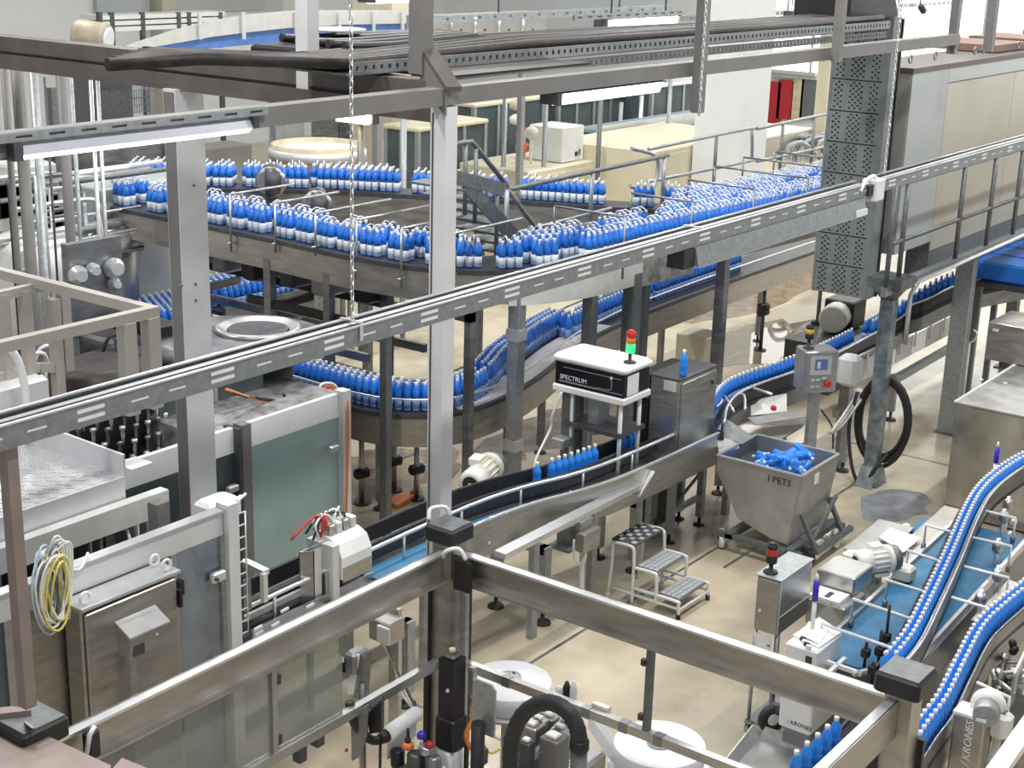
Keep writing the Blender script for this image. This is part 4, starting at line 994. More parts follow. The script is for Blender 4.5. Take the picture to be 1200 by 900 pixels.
# pipes hanging and standing in front of the glazed machines
random.seed(5)
for i, (u, v0, v1, d, m) in enumerate([(508, 110, 215, 15, 'galvanised'), (592, 115, 190, 16, 'galvanised'), (640, 112, 165, 15.5, 'galvanised'), (705, 95, 178, 15, 'galv_dark'), (728, 120, 160, 17, 'galvanised'), (752, 112, 160, 17, 'stainless_bright'), (786, 92, 150, 16, 'galvanised'), (822, 130, 250, 14, 'galvanised'), (935, 70, 170, 22, 'stainless_bright'), (473, 135, 250, 14, 'galvanised')]):
    p = PY(u, v0, d); z1 = min(p.z, 4.6)
    solo(G().tube([(p.x, p.y, 0), (p.x, p.y, z1)], .045, 8), 'standing_pipe', m, 'upright steel pipe in front of the far machines, number %s from the left' % ['one', 'two', 'three', 'four', 'five', 'six', 'seven', 'eight', 'nine', 'ten'][[473, 508, 592, 640, 705, 728, 752, 786, 822, 935].index(u)], 'pipe', 'upright pipes before the far machines')
# --- far end wall with doors
XW = 37.95
def on_wall(name, u0, u1, v0, v1, m, label, cat, d=.12):
    a, b = PX(u0, v0, XW), PX(u1, v1, XW)
    return structure(G().box(XW - d, XW, b.y, a.y, max(0, b.z), a.z), name, m, label, cat)
on_wall('door_1', 903, 914, 95, 146, 'red_door', 'narrow red door leaf in the far end wall', 'door')
on_wall('door_2', 915, 929, 93, 140, 'red_door', 'wide red door leaf in the far end wall', 'door')
on_wall('door_3', 880, 892, 95, 150, 'brown_door', 'brown door leaf left of the red doors', 'door')
on_wall('door_4', 932, 941, 90, 140, 'beige_warm', 'beige door leaf right of the red doors', 'door')
on_wall('door_5', 943, 957, 86, 140, 'galv_dark', 'grey door leaf beside the cream pillar', 'door')
on_wall('trim_20', 878, 960, 78, 93, 'panel_grey', 'grey lintel band above the far doors', 'lintel', .2)
on_wall('trim_21', 878, 960, 82, 86, 'stainless_bright', 'bright strip along the lintel above the far doors', 'lintel', .25)
hall_column(961, 975, 100, 0, 30, 'cream_paint', 'cream pillar left of the perforated tower', .6)
t, x0, y0 = cabinet('wall_cabinet', 968, 118, 1.5, .8, .5, 'white_plastic', 'small white cabinet at the foot of the cream pillar', 'cabinet')
t = thing('pipe_cluster', 'tangle of grey pipes beside the perforated tower', 'pipes', tuple(PZ(950, 190, 0)))
q = PZ(950, 178, 1.8)
for k in range(9):
    a = random.uniform(-.9, .9); b = random.uniform(-.5, .5)
    part(G().tube(smooth_path([q + Vector((a - .5, b, -1.2)), q + Vector((a - .2, b + .1, .0)), q + Vector((a + .3, b, .25)), q + Vector((a + .8, b - .2, -.3 + .1 * k))], 3), .05, 6), 'pipe', random.choice(['galvanised', 'galv_dark', 'stainless_dark']), t)
part(G().box(q.x - .8, q.x + .8, q.y - .4, q.y + .4, 0, .62), 'skid', 'galv_dark', t)
# slotted rails crossing at the top edge
for i, (u0, v0, u1, v1, y, lab) in enumerate([(505, 19, 790, 14, 11.0, 'thin slotted rail hanging near the top edge left of the strip light'), (800, 16, 1190, 3, 14.0, 'long thin slotted rail in front of the bright end wall')]):
    a, b = PY(u0, v0, y), PY(u1, v1, y); z = (a.z + b.z) / 2
    solo(G().plate((a.x, y, z - .04), (b.x - a.x, 0, 0), (0, 0, .09), [(.2 + .3 * k, .32 + .3 * k, .03, .06) for k in range(int((b.x - a.x) / .3) - 1)], -.04), 'slotted_rail', 'galvanised', lab, 'rail', 'slotted rails')
    for f in (.25, .75): solo(G().tube([(a.x + (b.x - a.x) * f, y + .06, z), (a.x + (b.x - a.x) * f, y + .06, 8)], .012, 5), 'drop_rod', 'galv_dark', 'thin drop rod at the %s end of the %s' % ('left' if f < .5 else 'right', ('slotted rail near the strip light', 'slotted rail before the end wall')[i]), 'rod', 'drop rods of the slotted rails')
for i, (u, v) in enumerate([(923, 15), (1078, 6), (1187, 3)]):
    p = PY(u, v, 13.9)
    solo(G().lathe([(.05, 0), (.08, .05), (.08, .2), (.03, .24)], p, 10, (.4, -.3, -.6)).tube([p, (p.x, p.y, 8.5)], .015, 5), 'spot_lamp', 'black', ['black spot lamp above the tower hood', 'black spot lamp over the housing roof', 'black spot lamp in the top right corner'][i], 'lamp')
# blue wrapped bottles beyond the walkway at the right edge
p = PZ(1150, 324, 1.75)
t = thing('bottle_table', 'table of blue wrapped bottle stacks beyond the walkway at the right edge', 'table', (p.x + 1.2, p.y, 0))
part(G().box(p.x - .3, p.x + 3.2, p.y - .8, p.y + .3, 1.68, 1.74), 'deck', 'dark_steel', t)
for k in range(5): part(G().bbox(p.x - .2 + .62 * k, p.x + .36 + .62 * k, p.y - .7, p.y + .2, 1.745, 2.0, .03), 'blue_stack', 'bottle_blue', t)
for x in (p.x - .2, p.x + 3.1): part(G().box(x - .04, x + .04, p.y - .1, p.y - .02, 0, 1.68), 'leg', 'galv_dark', t)
part(G().tube([(p.x - .6, p.y - .9, 1.6), (p.x + 3.2, p.y - .9, 1.66)], .025, 8), 'pale_rail', 'white_plastic', t)
# ================================================================ LEFT: HALL POST, PLATFORM, FILLER, PIPES
YC2 = 8.42
xR, xL = PY(241, 172, YC2 - .07).x, PY(208, 172, YC2 - .07).x
XC = (xR + xL) / 2
t = thing('hall_post', 'broad pale grey hall post standing behind the slotted cable channel', 'post', (XC, YC2, 0))
zc = zup(XC, YC2 - .07, 104)
wl = (xR - xL) / 2; wy = .065
part(G().box(XC - wl, XC + wl, YC2 - wy, YC2 + wy, .012, zc), 'shaft', 'painted_light', t)
part(G().box(XC - wl - .006, XC - wl, YC2 - wy + .01, YC2 + wy - .01, .5, zc - .02), 'side_web', 'painted_grey', t)
part(G().box(XC - .25, XC + .25, YC2 - .25, YC2 + .25, 0, .012), 'base_plate', 'galv_dark', t)
for u, v in ((212, 335), (229, 333), (229, 352), (227, 217)):
    p = PY(u, v, YC2 - wy); part(G().lathe([(.012, -.008), (.012, 0)], (p.x, YC2 - wy, p.z), 8, (0, 1, 0)), 'bolt', 'galv_dark', t)
# --- checker plate platform
ZP = 2.2
pa = PZ(145, 558, ZP); YP = pa.y; xp1 = pa.x
t = thing('checker_platform', 'raised platform of bright checker plate at the left edge', 'platform', (5.4, YP + .5, 1.7))
mat('checker', (0.66, 0.66, 0.68), 0.6, 0.35, 0.06, 8)
g = G().box(3.2, xp1, YP, YP + 1.15, ZP - .03, ZP)
part(g, 'checker_plate', 'checker', t)
g = G()
for i in range(58):
    for j in range(20):
        x, y = 3.25 + i * .057 + (j % 2) * .028, YP + .03 + j * .057
        if x > xp1 - .03: continue
        a = .016 if (i + j) % 2 else -.016
        g.prism([(x - .016, y - a - .004, ZP), (x + .016, y + a - .004, ZP), (x + .016, y + a + .004, ZP), (x - .016, y - a + .004, ZP)], (0, 0, .005))
part(g, 'raised_studs', 'stainless_bright', t, kind='stuff')
part(G().box(3.2, xp1, YP - .01, YP, ZP - .17, ZP), 'fascia', 'painted_light', t)
part(G().prism([(xp1, YP, ZP - .05), (xp1, YP + 1.2, ZP - .05), (xp1, YP + 1.2, ZP + .18), (xp1, YP, ZP + .16)], (.02, 0, 0)), 'kick_plate', 'painted_light', t)
part(G().box(3.2, xp1 + .3, YP - .12, YP - .03, ZP - .34, ZP - .16), 'support_beam', 'pale_steel', t)
part(G().box(3.2, xp1, YP + 1.15, YP + 1.18, ZP, ZP + .22), 'rear_kick_plate', 'painted_light', t)
for x in (3.6, xp1 - .1): 
    for y in (YP + .1, YP + 1.0): part(G().box(x - .04, x + .04, y - .04, y + .04, 0, ZP - .04), 'leg', 'galv_dark', t)
# platform railings of square tube
def square_rail(label, u, vt, y, pieces):
    pass
YQ = YP + .12
rA = PY(183, 358, YQ); zt = rA.z
t = thing('platform_railing', 'beige square tube railing along the front of the checker platform', 'railing', (6, YQ, ZP))
wq = .075
mat('rail_beige', (0.46, 0.425, 0.38), 0.15, 0.45, 0.05, 5)
part(G().box(3.0, rA.x, YQ - wq / 2, YQ + wq / 2, zt - wq, zt), 'top_rail', 'rail_beige', t)
part(G().box(rA.x - wq, rA.x, YQ + wq / 2, YQ + 3.2, zt - wq, zt), 'return_rail', 'rail_beige', t)
pp = PY(150, 420, YQ)
for x in (pp.x, rA.x - .06): part(G().box(x - .05, x + .05, YQ - .05, YQ + .05, ZP + .0 if x < xp1 else zt - .75, zt - wq), 'rail_post', 'rail_beige', t)
part(G().box(pp.x - .1, pp.x + .1, YQ - .1, YQ + .1, ZP + .0, ZP + .02), 'post_foot', 'pale_steel', t)
YQ2 = YQ + 1.35
t = thing('platform_railing', 'beige square tube railing of stepped shape behind the checker platform', 'railing', (6, YQ2, ZP))
def P2(u, v): return PY(u, v, YQ2)
for a, b in (((-20, 351), (45, 336)), ((45, 336), (76, 336)), ((-20, 447), (45, 430)), ((45, 430), (76, 432))):
    part(G().bar(P2(*a), P2(*b), .06, .07), 'top_rail' if a[1] < 400 else 'mid_rail', 'rail_beige', t)
for u, v0, v1 in ((28, 340, 520), (62, 350, 520), (73, 336, 434), (2, 345, 520)):
    p = P2(u, v0); part(G().box(p.x - .04, p.x + .04, YQ2 - .04, YQ2 + .04, zup(p.x, YQ2, v1), p.z), 'rail_post', 'rail_beige', t)
# front pole carrying the cable channel
pk = PY(8, 512, YC + .06)
t = thing('channel_pole', 'thin brown grey pole under the left end of the slotted cable channel', 'pole', (pk.x, YC + .06, 0))
part(G().box(pk.x - .028, pk.x + .028, YC + .03, YC + .09, zup(pk.x, YC, 832), c0 - .004), 'shaft', 'steel_brown', t)
# --- filling machine under and behind the platform
t = thing('filling_machine', 'dark filling machine with rows of valves below the checker platform', 'machine', (5.2, YP + .3, 0))
part(G().box(3.0, 6.75, YP + .1, YP + 1.1, 0, 1.35), 'base', 'dark_steel', t)
part(G().box(3.0, 6.75, YP + .5, YP + 1.0, 1.35, 1.95), 'valve_manifold', 'brown_dark', t)
for k in range(26):
    x = 3.1 + k * .14
    vq = part(G().lathe([(.02, 0), (.022, .12), (.035, .14), (.035, .28), (.018, .3), (.018, .46)], (x, YP + .02 + .06 * (k % 3), 1.36), 8), 'valve', 'galv_dark' if k % 2 else 'mixed_metal', t)
    part(G().lathe([(.03, 0), (.045, .02), (.045, .06), (.02, .07)], (x + .05, YP - .06, 1.37), 8), 'valve_knob', 'stainless_dark', t)
for k in range(5):
    x = 3.6 + k * .65; part(G().tube(smooth_path([(x, YP - .1, 1.36), (x + .06, YP - .14, 1.6), (x + .12, YP - .05, 1.8), (x + .1, YP + .1, 1.84)], 4), .012, 5), 'thin_hose', 'cable_pale', t)
# vertical pins carousel right of the platform (bottle grippers)
p = PY(181, 505, 9.3); p.y = 9.55
t = thing('gripper_carousel', 'carousel of dark grippers with shiny tips left of the broad hall post', 'machine', (p.x, p.y, 0))
part(G().lathe([(.55, 0), (.6, .1), (.6, 1.4), (.5, 1.5), (.3, 1.55)], (p.x, p.y + .4, 0), 24), 'drum', 'dark_steel', t)
for r in range(5):
    for k in range(16):
        a = math.pi + k * math.pi / 15 + r * .06; rad = .62 - .03 * r
        x, y, z = p.x + rad * math.cos(a), p.y + .4 + rad * math.sin(a), 1.72 + r * .12
        if k % 1 == 0: part(G().lathe([(.010, -.12), (.016, -.05), (.016, 0), (.028, .01), (.028, .035), (.01, .04)], (x, y, z), 6), 'gripper', 'stainless_bright' if (k + r) % 2 else 'stainless_dark', t)
part(G().lathe([(.4, 1.56), (.44, 1.6), (.44, 2.35), (.3, 2.4)], (p.x, p.y + .4, 0), 20), 'inner_drum', 'brown_dark', t)
# small post by the front wall
p = PY(188, 640, 7.55)
t = thing('frame_post', 'short light grey square post right of the checker platform', 'post', (p.x, 7.55, 0))
part(G().box(p.x - .055, p.x + .055, 7.5, 7.6, 0, PY(188, 587, 7.55).z), 'shaft', 'painted_grey', t)
# --- process pipes and posts in the upper left
names = 'one two three four five six seven eight nine ten eleven twelve thirteen fourteen fifteen sixteen seventeen'.split()
PIPES = [(4, 75, 330, 11.5, .05, 'painted_grey'), (20, 80, 345, 11.0, .09, 'painted_grey'), (39, 85, 150, 12.0, .07, 'galvanised'), (44, 205, 330, 12.0, .075, 'galvanised'), (52, 90, 310, 13.0, .022, 'dark_steel'), (71, 85, 340, 12.2, .085, 'painted_grey'), (83, 92, 330, 13.2, .04, 'galvanised'), (106, 94, 330, 12.6, .035, 'stainless_bright'), (114, 94, 330, 12.5, .035, 'stainless'), (97, 225, 330, 14, .06, 'galvanised'), (122, 240, 310, 15, .1, 'stainless_warm'), (133, 215, 300, 16, .06, 'stainless_warm'), (12, 215, 340, 13.5, .06, 'brown_dark'), (30, 215, 340, 14.4, .05, 'galvanised'), (58, 215, 340, 14.4, .04, 'stainless'), (150, 240, 340, 15.4, .06, 'stainless_dark')]
PIPES.sort()
for i, (u, v0, v1, y, r, m) in enumerate(PIPES):
    p = PY(u, v0, y)
    solo(G().tube([(p.x, y, 0), (p.x, y, min(p.z, 6.5))], r * .62, 10), 'process_pipe', m, 'upright process pipe in the left bundle, number %s from the left edge' % names[i], 'pipe', 'upright pipes at the left edge')
random.seed(21)
t = thing('pipe_rack', 'rack of horizontal steel pipes behind the upright bundle at the left', 'pipes', (11, 15, 0))
for k in range(34):
    u0, v0 = random.uniform(-30, 80), random.uniform(195, 320); u1 = u0 + random.uniform(60, 150); y = random.uniform(13.5, 16)
    a = PY(u0, v0, y); L_ = PY(u1, v0 - (u1 - u0) * .12, y).x - a.x
    r = random.choice((.02, .03, .045)); m = random.choice(['stainless_bright', 'pale_steel', 'stainless', 'galv_dark', 'stainless_dark'])
    part(G().tube([a, a + Vector((L_, 0, 0))] if k % 3 else smooth_path([a, a + Vector((L_ * .6, 0, 0)), a + Vector((L_ * .75, 0, -.1)), a + Vector((L_ * .8, 0, -.5))], 4), r, 8), 'pipe', m, t)
for k in range(18):
    p = PY(random.uniform(0, 140), random.uniform(200, 320), 16.4); s_ = random.uniform(.2, .5)
    part(G().bbox(p.x - s_, p.x + s_, 16.2, 16.8, p.z - s_, p.z + s_ * .5, .03), 'valve_block', random.choice(['stainless', 'pale_steel', 'stainless_dark', 'galvanised', 'brown_dark']), t)
part(G().box(8, 15, 17.0, 17.1, 0, 3.2), 'rear_panel', 'stainless_dark', t)
for x in (8.5, 10.5, 12.5, 14.5): part(G().box(x - .05, x + .05, 16.9, 17.0, 0, 3.8), 'rack_post', 'galv_dark', t)
def tank(u, v, z, r, h, m, label):
    p = PZ(u, v, z)
    t = thing('vessel', label, 'tank', (p.x, p.y, 0))
    part(G().lathe([(r * .7, z - h), (r, z - h + .1), (r, z - .1), (r * .7, z), (r * .1, z + .04)], (p.x, p.y, 0), 20), 'shell', m, t)
    part(G().lathe([(r * .15, z + .03), (r * .2, z + .05), (r * .2, z + .15), (r * .1, z + .18)], (p.x, p.y, 0), 12), 'lid_flange', 'stainless_dark', t)
    for k in range(3): a = k * 2.1; part(G().tube([(p.x + r * .6 * math.cos(a), p.y + r * .6 * math.sin(a), z - h + .05), (p.x + r * .6 * math.cos(a), p.y + r * .6 * math.sin(a), 0)], .03, 6), 'leg', 'stainless', t)
tank(40, 275, 2.6, .55, 1.2, 'pale_steel', 'pale steel vessel behind the upright pipes, left one')
tank(120, 262, 2.5, .4, 1.1, 'stainless', 'slim steel vessel behind the upright pipes, right one')
cabinet('steel_cabinet', 118, 258, 2.3, .9, .8, 'stainless_warm', 'plain steel cabinet left of the first six packs', 'cabinet')
cabinet('grey_control_box', 118, 222, 2.9, 1.6, .6, 'panel_grey', 'long grey control box behind the upright pipes', 'cabinet')
cabinet('beige_wall_unit', 128, 190, 2.4, 3.0, .6, 'panel_shade', 'large beige unit behind the bundle under the left lamp', 'cabinet')
# black instrument wall with round gauges
t = thing('gauge_panel', 'dark panel with round chrome flanges left of the bottle field', 'panel', tuple(PY(120, 345, 11.2)))
a, b = PY(80, 300, 11.2), PY(145, 345, 11.2)
part(G().box(a.x, b.x, 11.2, 11.3, b.z - .3, a.z + .1), 'board', 'stainless_dark', t)
for u, v, r in ((90, 322, .09), (107, 316, .07), (132, 314, .10), (132, 332, .06)):
    p = PY(u, v, 11.18); part(G().lathe([(r, 0), (r, .05), (r * .6, .07), (r * .6, .14)], p, 14, (-.3, -1, .1)), 'flange', 'stainless_bright', t)
for x in (a.x + .05, b.x - .05): part(G().box(x - .03, x + .03, 11.22, 11.28, 0, b.z - .3), 'stand', 'galv_dark', t)
# --- dark conveyors and rinser behind the front machine
t = thing('rinser_rails', 'long dark machine rails behind the platform railing', 'machine', (8.5, 10.2, 0))
for k, (u0, v0, u1, v1, y, m) in enumerate([(78, 350, 200, 388, 11.0, 'brown_dark'), (78, 372, 200, 402, 10.8, 'stainless_dark'), (85, 388, 235, 425, 10.4, 'stainless_bright'), (80, 400, 200, 430, 10.2, 'dark_steel')]):
    a, b = PZ(u0, v0, 2.3 - k * .12), PZ(u1, v1, 2.3 - k * .12)
    part(G().bar(a, b, .25 if k != 2 else .05, .10 if k != 2 else .05), 'rail_beam', m, t)
part(G().box(7.4, 9.8, 11.3, 12.2, 0, 1.7), 'base', 'dark_steel', t)
# small glassy fittings between the railings
random.seed(9)
t = thing('fitting_cluster', 'cluster of shiny hoses and fittings behind the platform railing', 'fittings', (6.8, 10.0, 0))
q = PZ(110, 425, 2.1)
part(G().box(q.x - .9, q.x + .8, q.y - .25, q.y + .6, 0, 2.0), 'cabinet', 'stainless_dark', t)
part(G().box(q.x + .1, q.x + .5, q.y - .28, q.y - .25, 1.5, 2.1), 'cream_cover', 'beige_warm', t)
for k in range(26):
    c = q + Vector((random.uniform(-.9, .8), random.uniform(-.3, .3), random.uniform(-.35, .1)))
    if k % 3: part(G().lathe([(.02, 0), (.05, .02), (.05, .1), (.02, .14)], c, 8, (random.uniform(-.5, .5), -.6, .6)), 'fitting', random.choice(['stainless_bright', 'white_plastic', 'stainless_dark']), t)
    else: part(G().tube(smooth_path([c, c + Vector((.05, -.05, .16)), c + Vector((.2, -.05, .14)), c + Vector((.26, 0, -.06))], 4), .018, 6), 'hose', random.choice(['white_plastic', 'cable_pale', 'rubber']), t)
q = PZ(12, 480, 2.5)
part(G().tube(smooth_path([q + Vector((0, 0, .5)), q + Vector((.1, 0, .35)), q + Vector((.14, 0, 0)), q + Vector((.05, 0, -.4))], 4), .03, 8), 'hose', 'white_plastic', t)
part(G().bbox(q.x - .1, q.x + .5, q.y + .2, q.y + .6, 0, 2.6, .02), 'pale_column', 'painted_light', t)
# ================================================================ FRONT: SHEET METAL ENCLOSURE, LABELLER FRAME, FIRST CONVEYOR
def text(s, org, ux, uy, size, m, name, parent, label=None, d=.002, italic=0.0):
    """lettering as real mesh: runs along ux, up along uy, starts at org"""
    c = bpy.data.curves.new(name, 'FONT'); c.body = s; c.size = size; c.extrude = d; c.shear = italic; c.align_x = 'LEFT'; c.resolution_u = 2
    o = bpy.data.objects.new(name, c); COL.objects.link(o)
    dg = bpy.context.evaluated_depsgraph_get(); me = bpy.data.meshes.new_from_object(o.evaluated_get(dg)); bpy.data.objects.remove(o)
    ux, uy = Vector(ux).normalized(), Vector(uy).normalized(); uz = ux.cross(uy); org = Vector(org)
    g = G(); g.add([org + ux * v.co.x + uy * v.co.y + uz * v.co.z for v in me.vertices], [tuple(p.vertices) for p in me.polygons])
    return part(g, name, m, parent, label)
YF = 7.2
fr = PY(260, 599, YF); zF1 = fr.z; zF0 = PY(260, 627, YF).z; xF1 = fr.x
t = thing('front_enclosure', 'sheet metal enclosure wall with white header band behind the steel control cabinet', 'machine enclosure', (4.6, YF, 0))
part(G().box(2.4, xF1, YF, YF + .05, zF0, zF1), 'header_band', 'painted_light', t)
part(G().box(2.4, xF1, YF - .02, YF + .07, zF1 - .005, zF1 + .012), 'header_cap', 'stainless_bright', t)
xs = [2.4, 3.9, 4.75, PY(205, 700, YF).x, xF1]
for k, (a, b) in enumerate(zip(xs, xs[1:])):
    if k == 0 or k == 1: part(G().box(a + .01, b - .01, YF + .015, YF + .03, .15, zF0 - .005), 'glass_door', 'glass_dark', t, 'dark glass door')
    elif k == 2: part(G().box(a + .01, b - .01, YF + .01, YF + .04, .15, zF0 - .005), 'door_panel', 'stainless_warm', t)
    else: 
        mat('steel_blue', (0.30, 0.34, 0.40), 0.75, 0.3, 0.35, 3, 0.05, (1, 1, .6), rvar=.1)
        part(G().box(a + .01, b - .01, YF + .01, YF + .04, .15, zF0 - .005), 'door_panel', 'steel_blue', t, 'bluish mirror-like steel door')
    part(G().box(b - .03, b + .02, YF - .01, YF + .05, .1, zF0), 'mullion', 'stainless', t)
hx = PY(254, 674, YF - .02)
d_ = part(G().bbox(hx.x - .06, hx.x + .07, YF - .05, YF - .0, hx.z - .05, hx.z + .03, .012), 'door_handle', 'stainless_bright', t)
part(G().lathe([(.014, -.0), (.014, .02)], (hx.x - .035, YF - .05, hx.z - .01), 10, (0, -1, 0)), 'lock', 'dark_steel', d_)
for u, v in ((210, 688), (210, 850)):
    p = PY(u, v, YF - .02); part(G().box(p.x - .02, p.x + .02, YF - .05, YF, p.z - .05, p.z + .05), 'hinge', 'black', t)
pe = PY(270, 600, YF - .02)
part(G().box(pe.x - .05, pe.x + .05, YF - .05, YF + .07, 0, PY(270, 588, YF).z), 'end_post', 'painted_light', t)
# cable ladder on the end post
px_ = PY(285, 600, YF - .02).x
zz0, zz1 = PY(285, 742, YF).z, PY(285, 600, YF).z
lad = part(G().tube([(px_ - .035, YF, zz0), (px_ - .035, YF, zz1)], .006, 6).tube([(px_ + .035, YF, zz0), (px_ + .035, YF, zz1)], .006, 6), 'cable_ladder', 'stainless_bright', t, 'narrow wire cable ladder beside the end post')
for k in range(11): z = zz0 + (zz1 - zz0) * k / 10; part(G().tube([(px_ - .035, YF, z), (px_ + .035, YF, z)], .006, 6), 'rung', 'stainless_bright', lad)
part(G().box(px_ - .035, pe.x + .05, YF + .01, YF + .03, zz1 - .05, zz1), 'holder', 'stainless', lad)
part(G().box(px_ - .02, px_ + .01, YF + .012, YF + .03, zz0, zz1), 'dark_cable', 'rubber', lad)
# --- steel control cabinet
a, b = PZ(100, 715, 1.95), PZ(206, 667, 1.95); yc = (a.y + b.y) / 2
t = thing('control_cabinet', 'brushed steel control cabinet with eye bolts and a small hooded box on its door', 'cabinet', ((a.x + b.x) / 2, yc + .12, .25))
part(G().bbox(a.x, b.x, yc + .03, YF - .022, .25, 1.93, .012), 'body', 'stainless_warm', t)
part(G().bbox(a.x + .015, b.x - .015, yc, yc + .026, .28, 1.90, .008), 'door', 'stainless_warm', t)
part(G().box(a.x - .015, b.x + .015, yc - .01, YF - .022, 1.93, 1.95), 'roof_plate', 'stainless_bright', t)
for u, v in ((100, 703), (165, 649), (195, 661)):
    p = PZ(u, v, 2.0); p.x = min(max(p.x, a.x + .05), b.x - .05); p.y = min(max(p.y, yc + .04), YF - .06); c = Vector((p.x, p.y, 1.95 + .045))
    part(G().tube([c + Vector((math.cos(q), 0, math.sin(q))) * .035 for q in [i * math.pi / 6 for i in range(12)]], .011, 6, True), 'eye_bolt', 'white_plastic', t)
p = PY(153, 747, yc - .12); q = PY(194, 725, yc - .12); L_ = q.x - p.x
hb = part(G().prism([(p.x, yc - .12, p.z), (p.x, yc - .0, p.z + .06), (p.x, yc - .0, p.z - .16), (p.x, yc - .10, p.z - .16)], (L_, 0, 0)), 'hooded_box', 'stainless', t)
part(G().prism([(p.x - .02, yc - .14, p.z - .005), (p.x - .02, yc - .0, p.z + .065), (p.x - .02, yc - .0, p.z + .077), (p.x - .02, yc - .14, p.z + .007)], (L_ + .04, 0, 0)), 'sloping_hood', 'stainless_bright', hb)
part(G().lathe([(.008, 0), (.008, .008)], (p.x + L_ * .75, yc - .11, p.z - .06), 8, (0, -1, 0)), 'screw', 'white_plastic', hb)
part(G().box(p.x + .0, p.x + .05, yc - .10, yc - .055, .3, p.z - .16), 'cable_duct', 'stainless', t)
part(G().box(p.x + .03, p.x + .11, yc - .115, yc - .10, p.z - .15, p.z - .08), 'plug_row', 'dark_steel', t)
for z in (.4, 1.05, 1.75): part(G().box(b.x - .01, b.x + .012, yc - .02, yc + .05, z - .06, z + .06), 'hinge', 'black', t)
# coil of pale and yellow cables on the header
c = PY(58, 690, YF - .1)
t = thing('cable_coil', 'bundle of white and yellow cable loops hung left of the steel control cabinet', 'cables', (c.x, c.y, c.z - .25))
random.seed(17)
part(G().tube([(c.x, YF, c.z + .2), (c.x, YF - .12, c.z + .2)], .015, 6), 'hook', 'stainless_bright', t)
for k in range(24):
    rx, rz = random.uniform(.07, .13), random.uniform(.17, .25); o = Vector((random.uniform(-.04, .04), random.uniform(-.08, .07), random.uniform(-.03, .05))); tw = random.uniform(-.5, .5)
    pts = [c + o + Vector((rx * math.cos(q), tw * .12 * math.sin(q) + .03 * math.cos(q), rz * math.sin(q))) for q in [i * math.pi / 9 for i in range(18)]]
    part(G().tube(pts, .008, 5, True), 'cable_loop', random.choice(['cable_pale', 'cable_pale', 'cable_pale', 'yellow', 'yellow', 'cable_blue', 'white_plastic', 'orange' if k % 8 == 0 else 'cable_pale', 'galv_dark']), t)
for k in range(4):
    part(G().tube(smooth_path([c + Vector((.02 * k, 0, .2)), c + Vector((.05, -.02, .33 - .03 * k)), c + Vector((.12 + .02 * k, 0, .22)), c + Vector((.1 + .01 * k, 0, -.25))], 4), .008, 5), 'loose_end', 'cable_pale', t)
part(G().tube(smooth_path([(c.x + .12, YF - .03, c.z + .1), PY(92, 668, YF - .04), PY(103, 648, YF + .03)], 4), .01, 6), 'loose_end', 'cable_pale', t)
# --- rear glazed wall
YG = 8.75
ga, gb = PY(275, 505, YG), PY(408, 458, YG)
zG1 = PY(395, 462, YG).z; zG0 = PY(395, 489, YG).z
t = thing('glazed_enclosure', 'enclosure wall with white header and large teal frosted glass door', 'machine enclosure', ((ga.x + gb.x) / 2, YG, 0))
xp0, xp1_ = PY(284, 510, YG).x, PY(400, 470, YG).x
part(G().box(xp0 + .05, xp1_ - .04, YG, YG + .05, zG0, zG1), 'header_band', 'white_plastic', t)
part(G().box(6.5, xp0 - .10, YG, YG + .05, zG0, zG1), 'header_band', 'white_plastic', t)
part(G().box(xp0 - .055, xp0 + .045, YG - .06, YG + .05, 0, zG1 + .02), 'door_post', 'painted_grey', t)
part(G().box(xp0 - .10, xp0 - .055, YG - .06, YG + .12, 0, zG1 + .0), 'dark_seal', 'dark_steel', t)
part(G().box(xp1_ - .04, xp1_ + .06, YG - .06, YG + .05, 0, zG1 + .03), 'door_post', 'painted_light', t)
part(G().box(xp0 + .05, xp1_ - .045, YG + .01, YG + .022, .3, zG0 - .004), 'glass_pane', 'glass_teal', t, 'teal frosted glass pane')
part(G().box(6.5, xp0 - .10, YG + .01, YG + .022, .3, zG0 - .004), 'glass_pane', 'glass_dark', t, 'dark glass pane')
part(G().box(6.5, xp1_, YG - .01, YG + .05, .2, .3), 'bottom_rail', 'stainless', t)
for u, v in ((272, 572), (390, 525)):
    p = PY(u, v, YG - .05); part(G().bbox(p.x - .06, p.x + .05, YG - .09, YG - .03, p.z - .03, p.z + .03, .01), 'door_handle', 'stainless_bright', t)
for u, v in ((294, 563), (294, 640)):
    p = PY(u, v, YG - .0); part(G().lathe([(.016, 0), (.016, .03)], (p.x, YG + .01, p.z), 8, (0, -1, 0)), 'clamp', 'stainless_bright', t)
t = thing('machine_roof', 'dusty grey machine roof with cables behind the teal glass door', 'machine', (8.2, 9.3, 0))
part(G().box(xp0 - .35, xp1_ + .05, YG + .07, YG + 1.5, zG1 - .30, zG1 - .02), 'roof_plate', 'mixed_metal', t)
part(G().box(xp0 - .35, xp1_, YG + .8, YG + 1.5, 0, zG1 - .31), 'body', 'stainless_dark', t)
part(G().box(xp0 - .30, xp0 + .9, YG + .68, YG + .71, zG1 - .02, zG1 + .22), 'dark_window', 'glass_dark', t)
part(G().bar((xp0 - .3, YG + .66, zG1 + .23), (xp0 + .95, YG + .66, zG1 + .23), .04, .04), 'window_frame', 'stainless_bright', t)
part(G().bar((xp0 + .3, YG + .66, zG1 - .0), (xp0 + .3, YG + .66, zG1 + .23), .04, .04), 'window_frame', 'stainless', t)
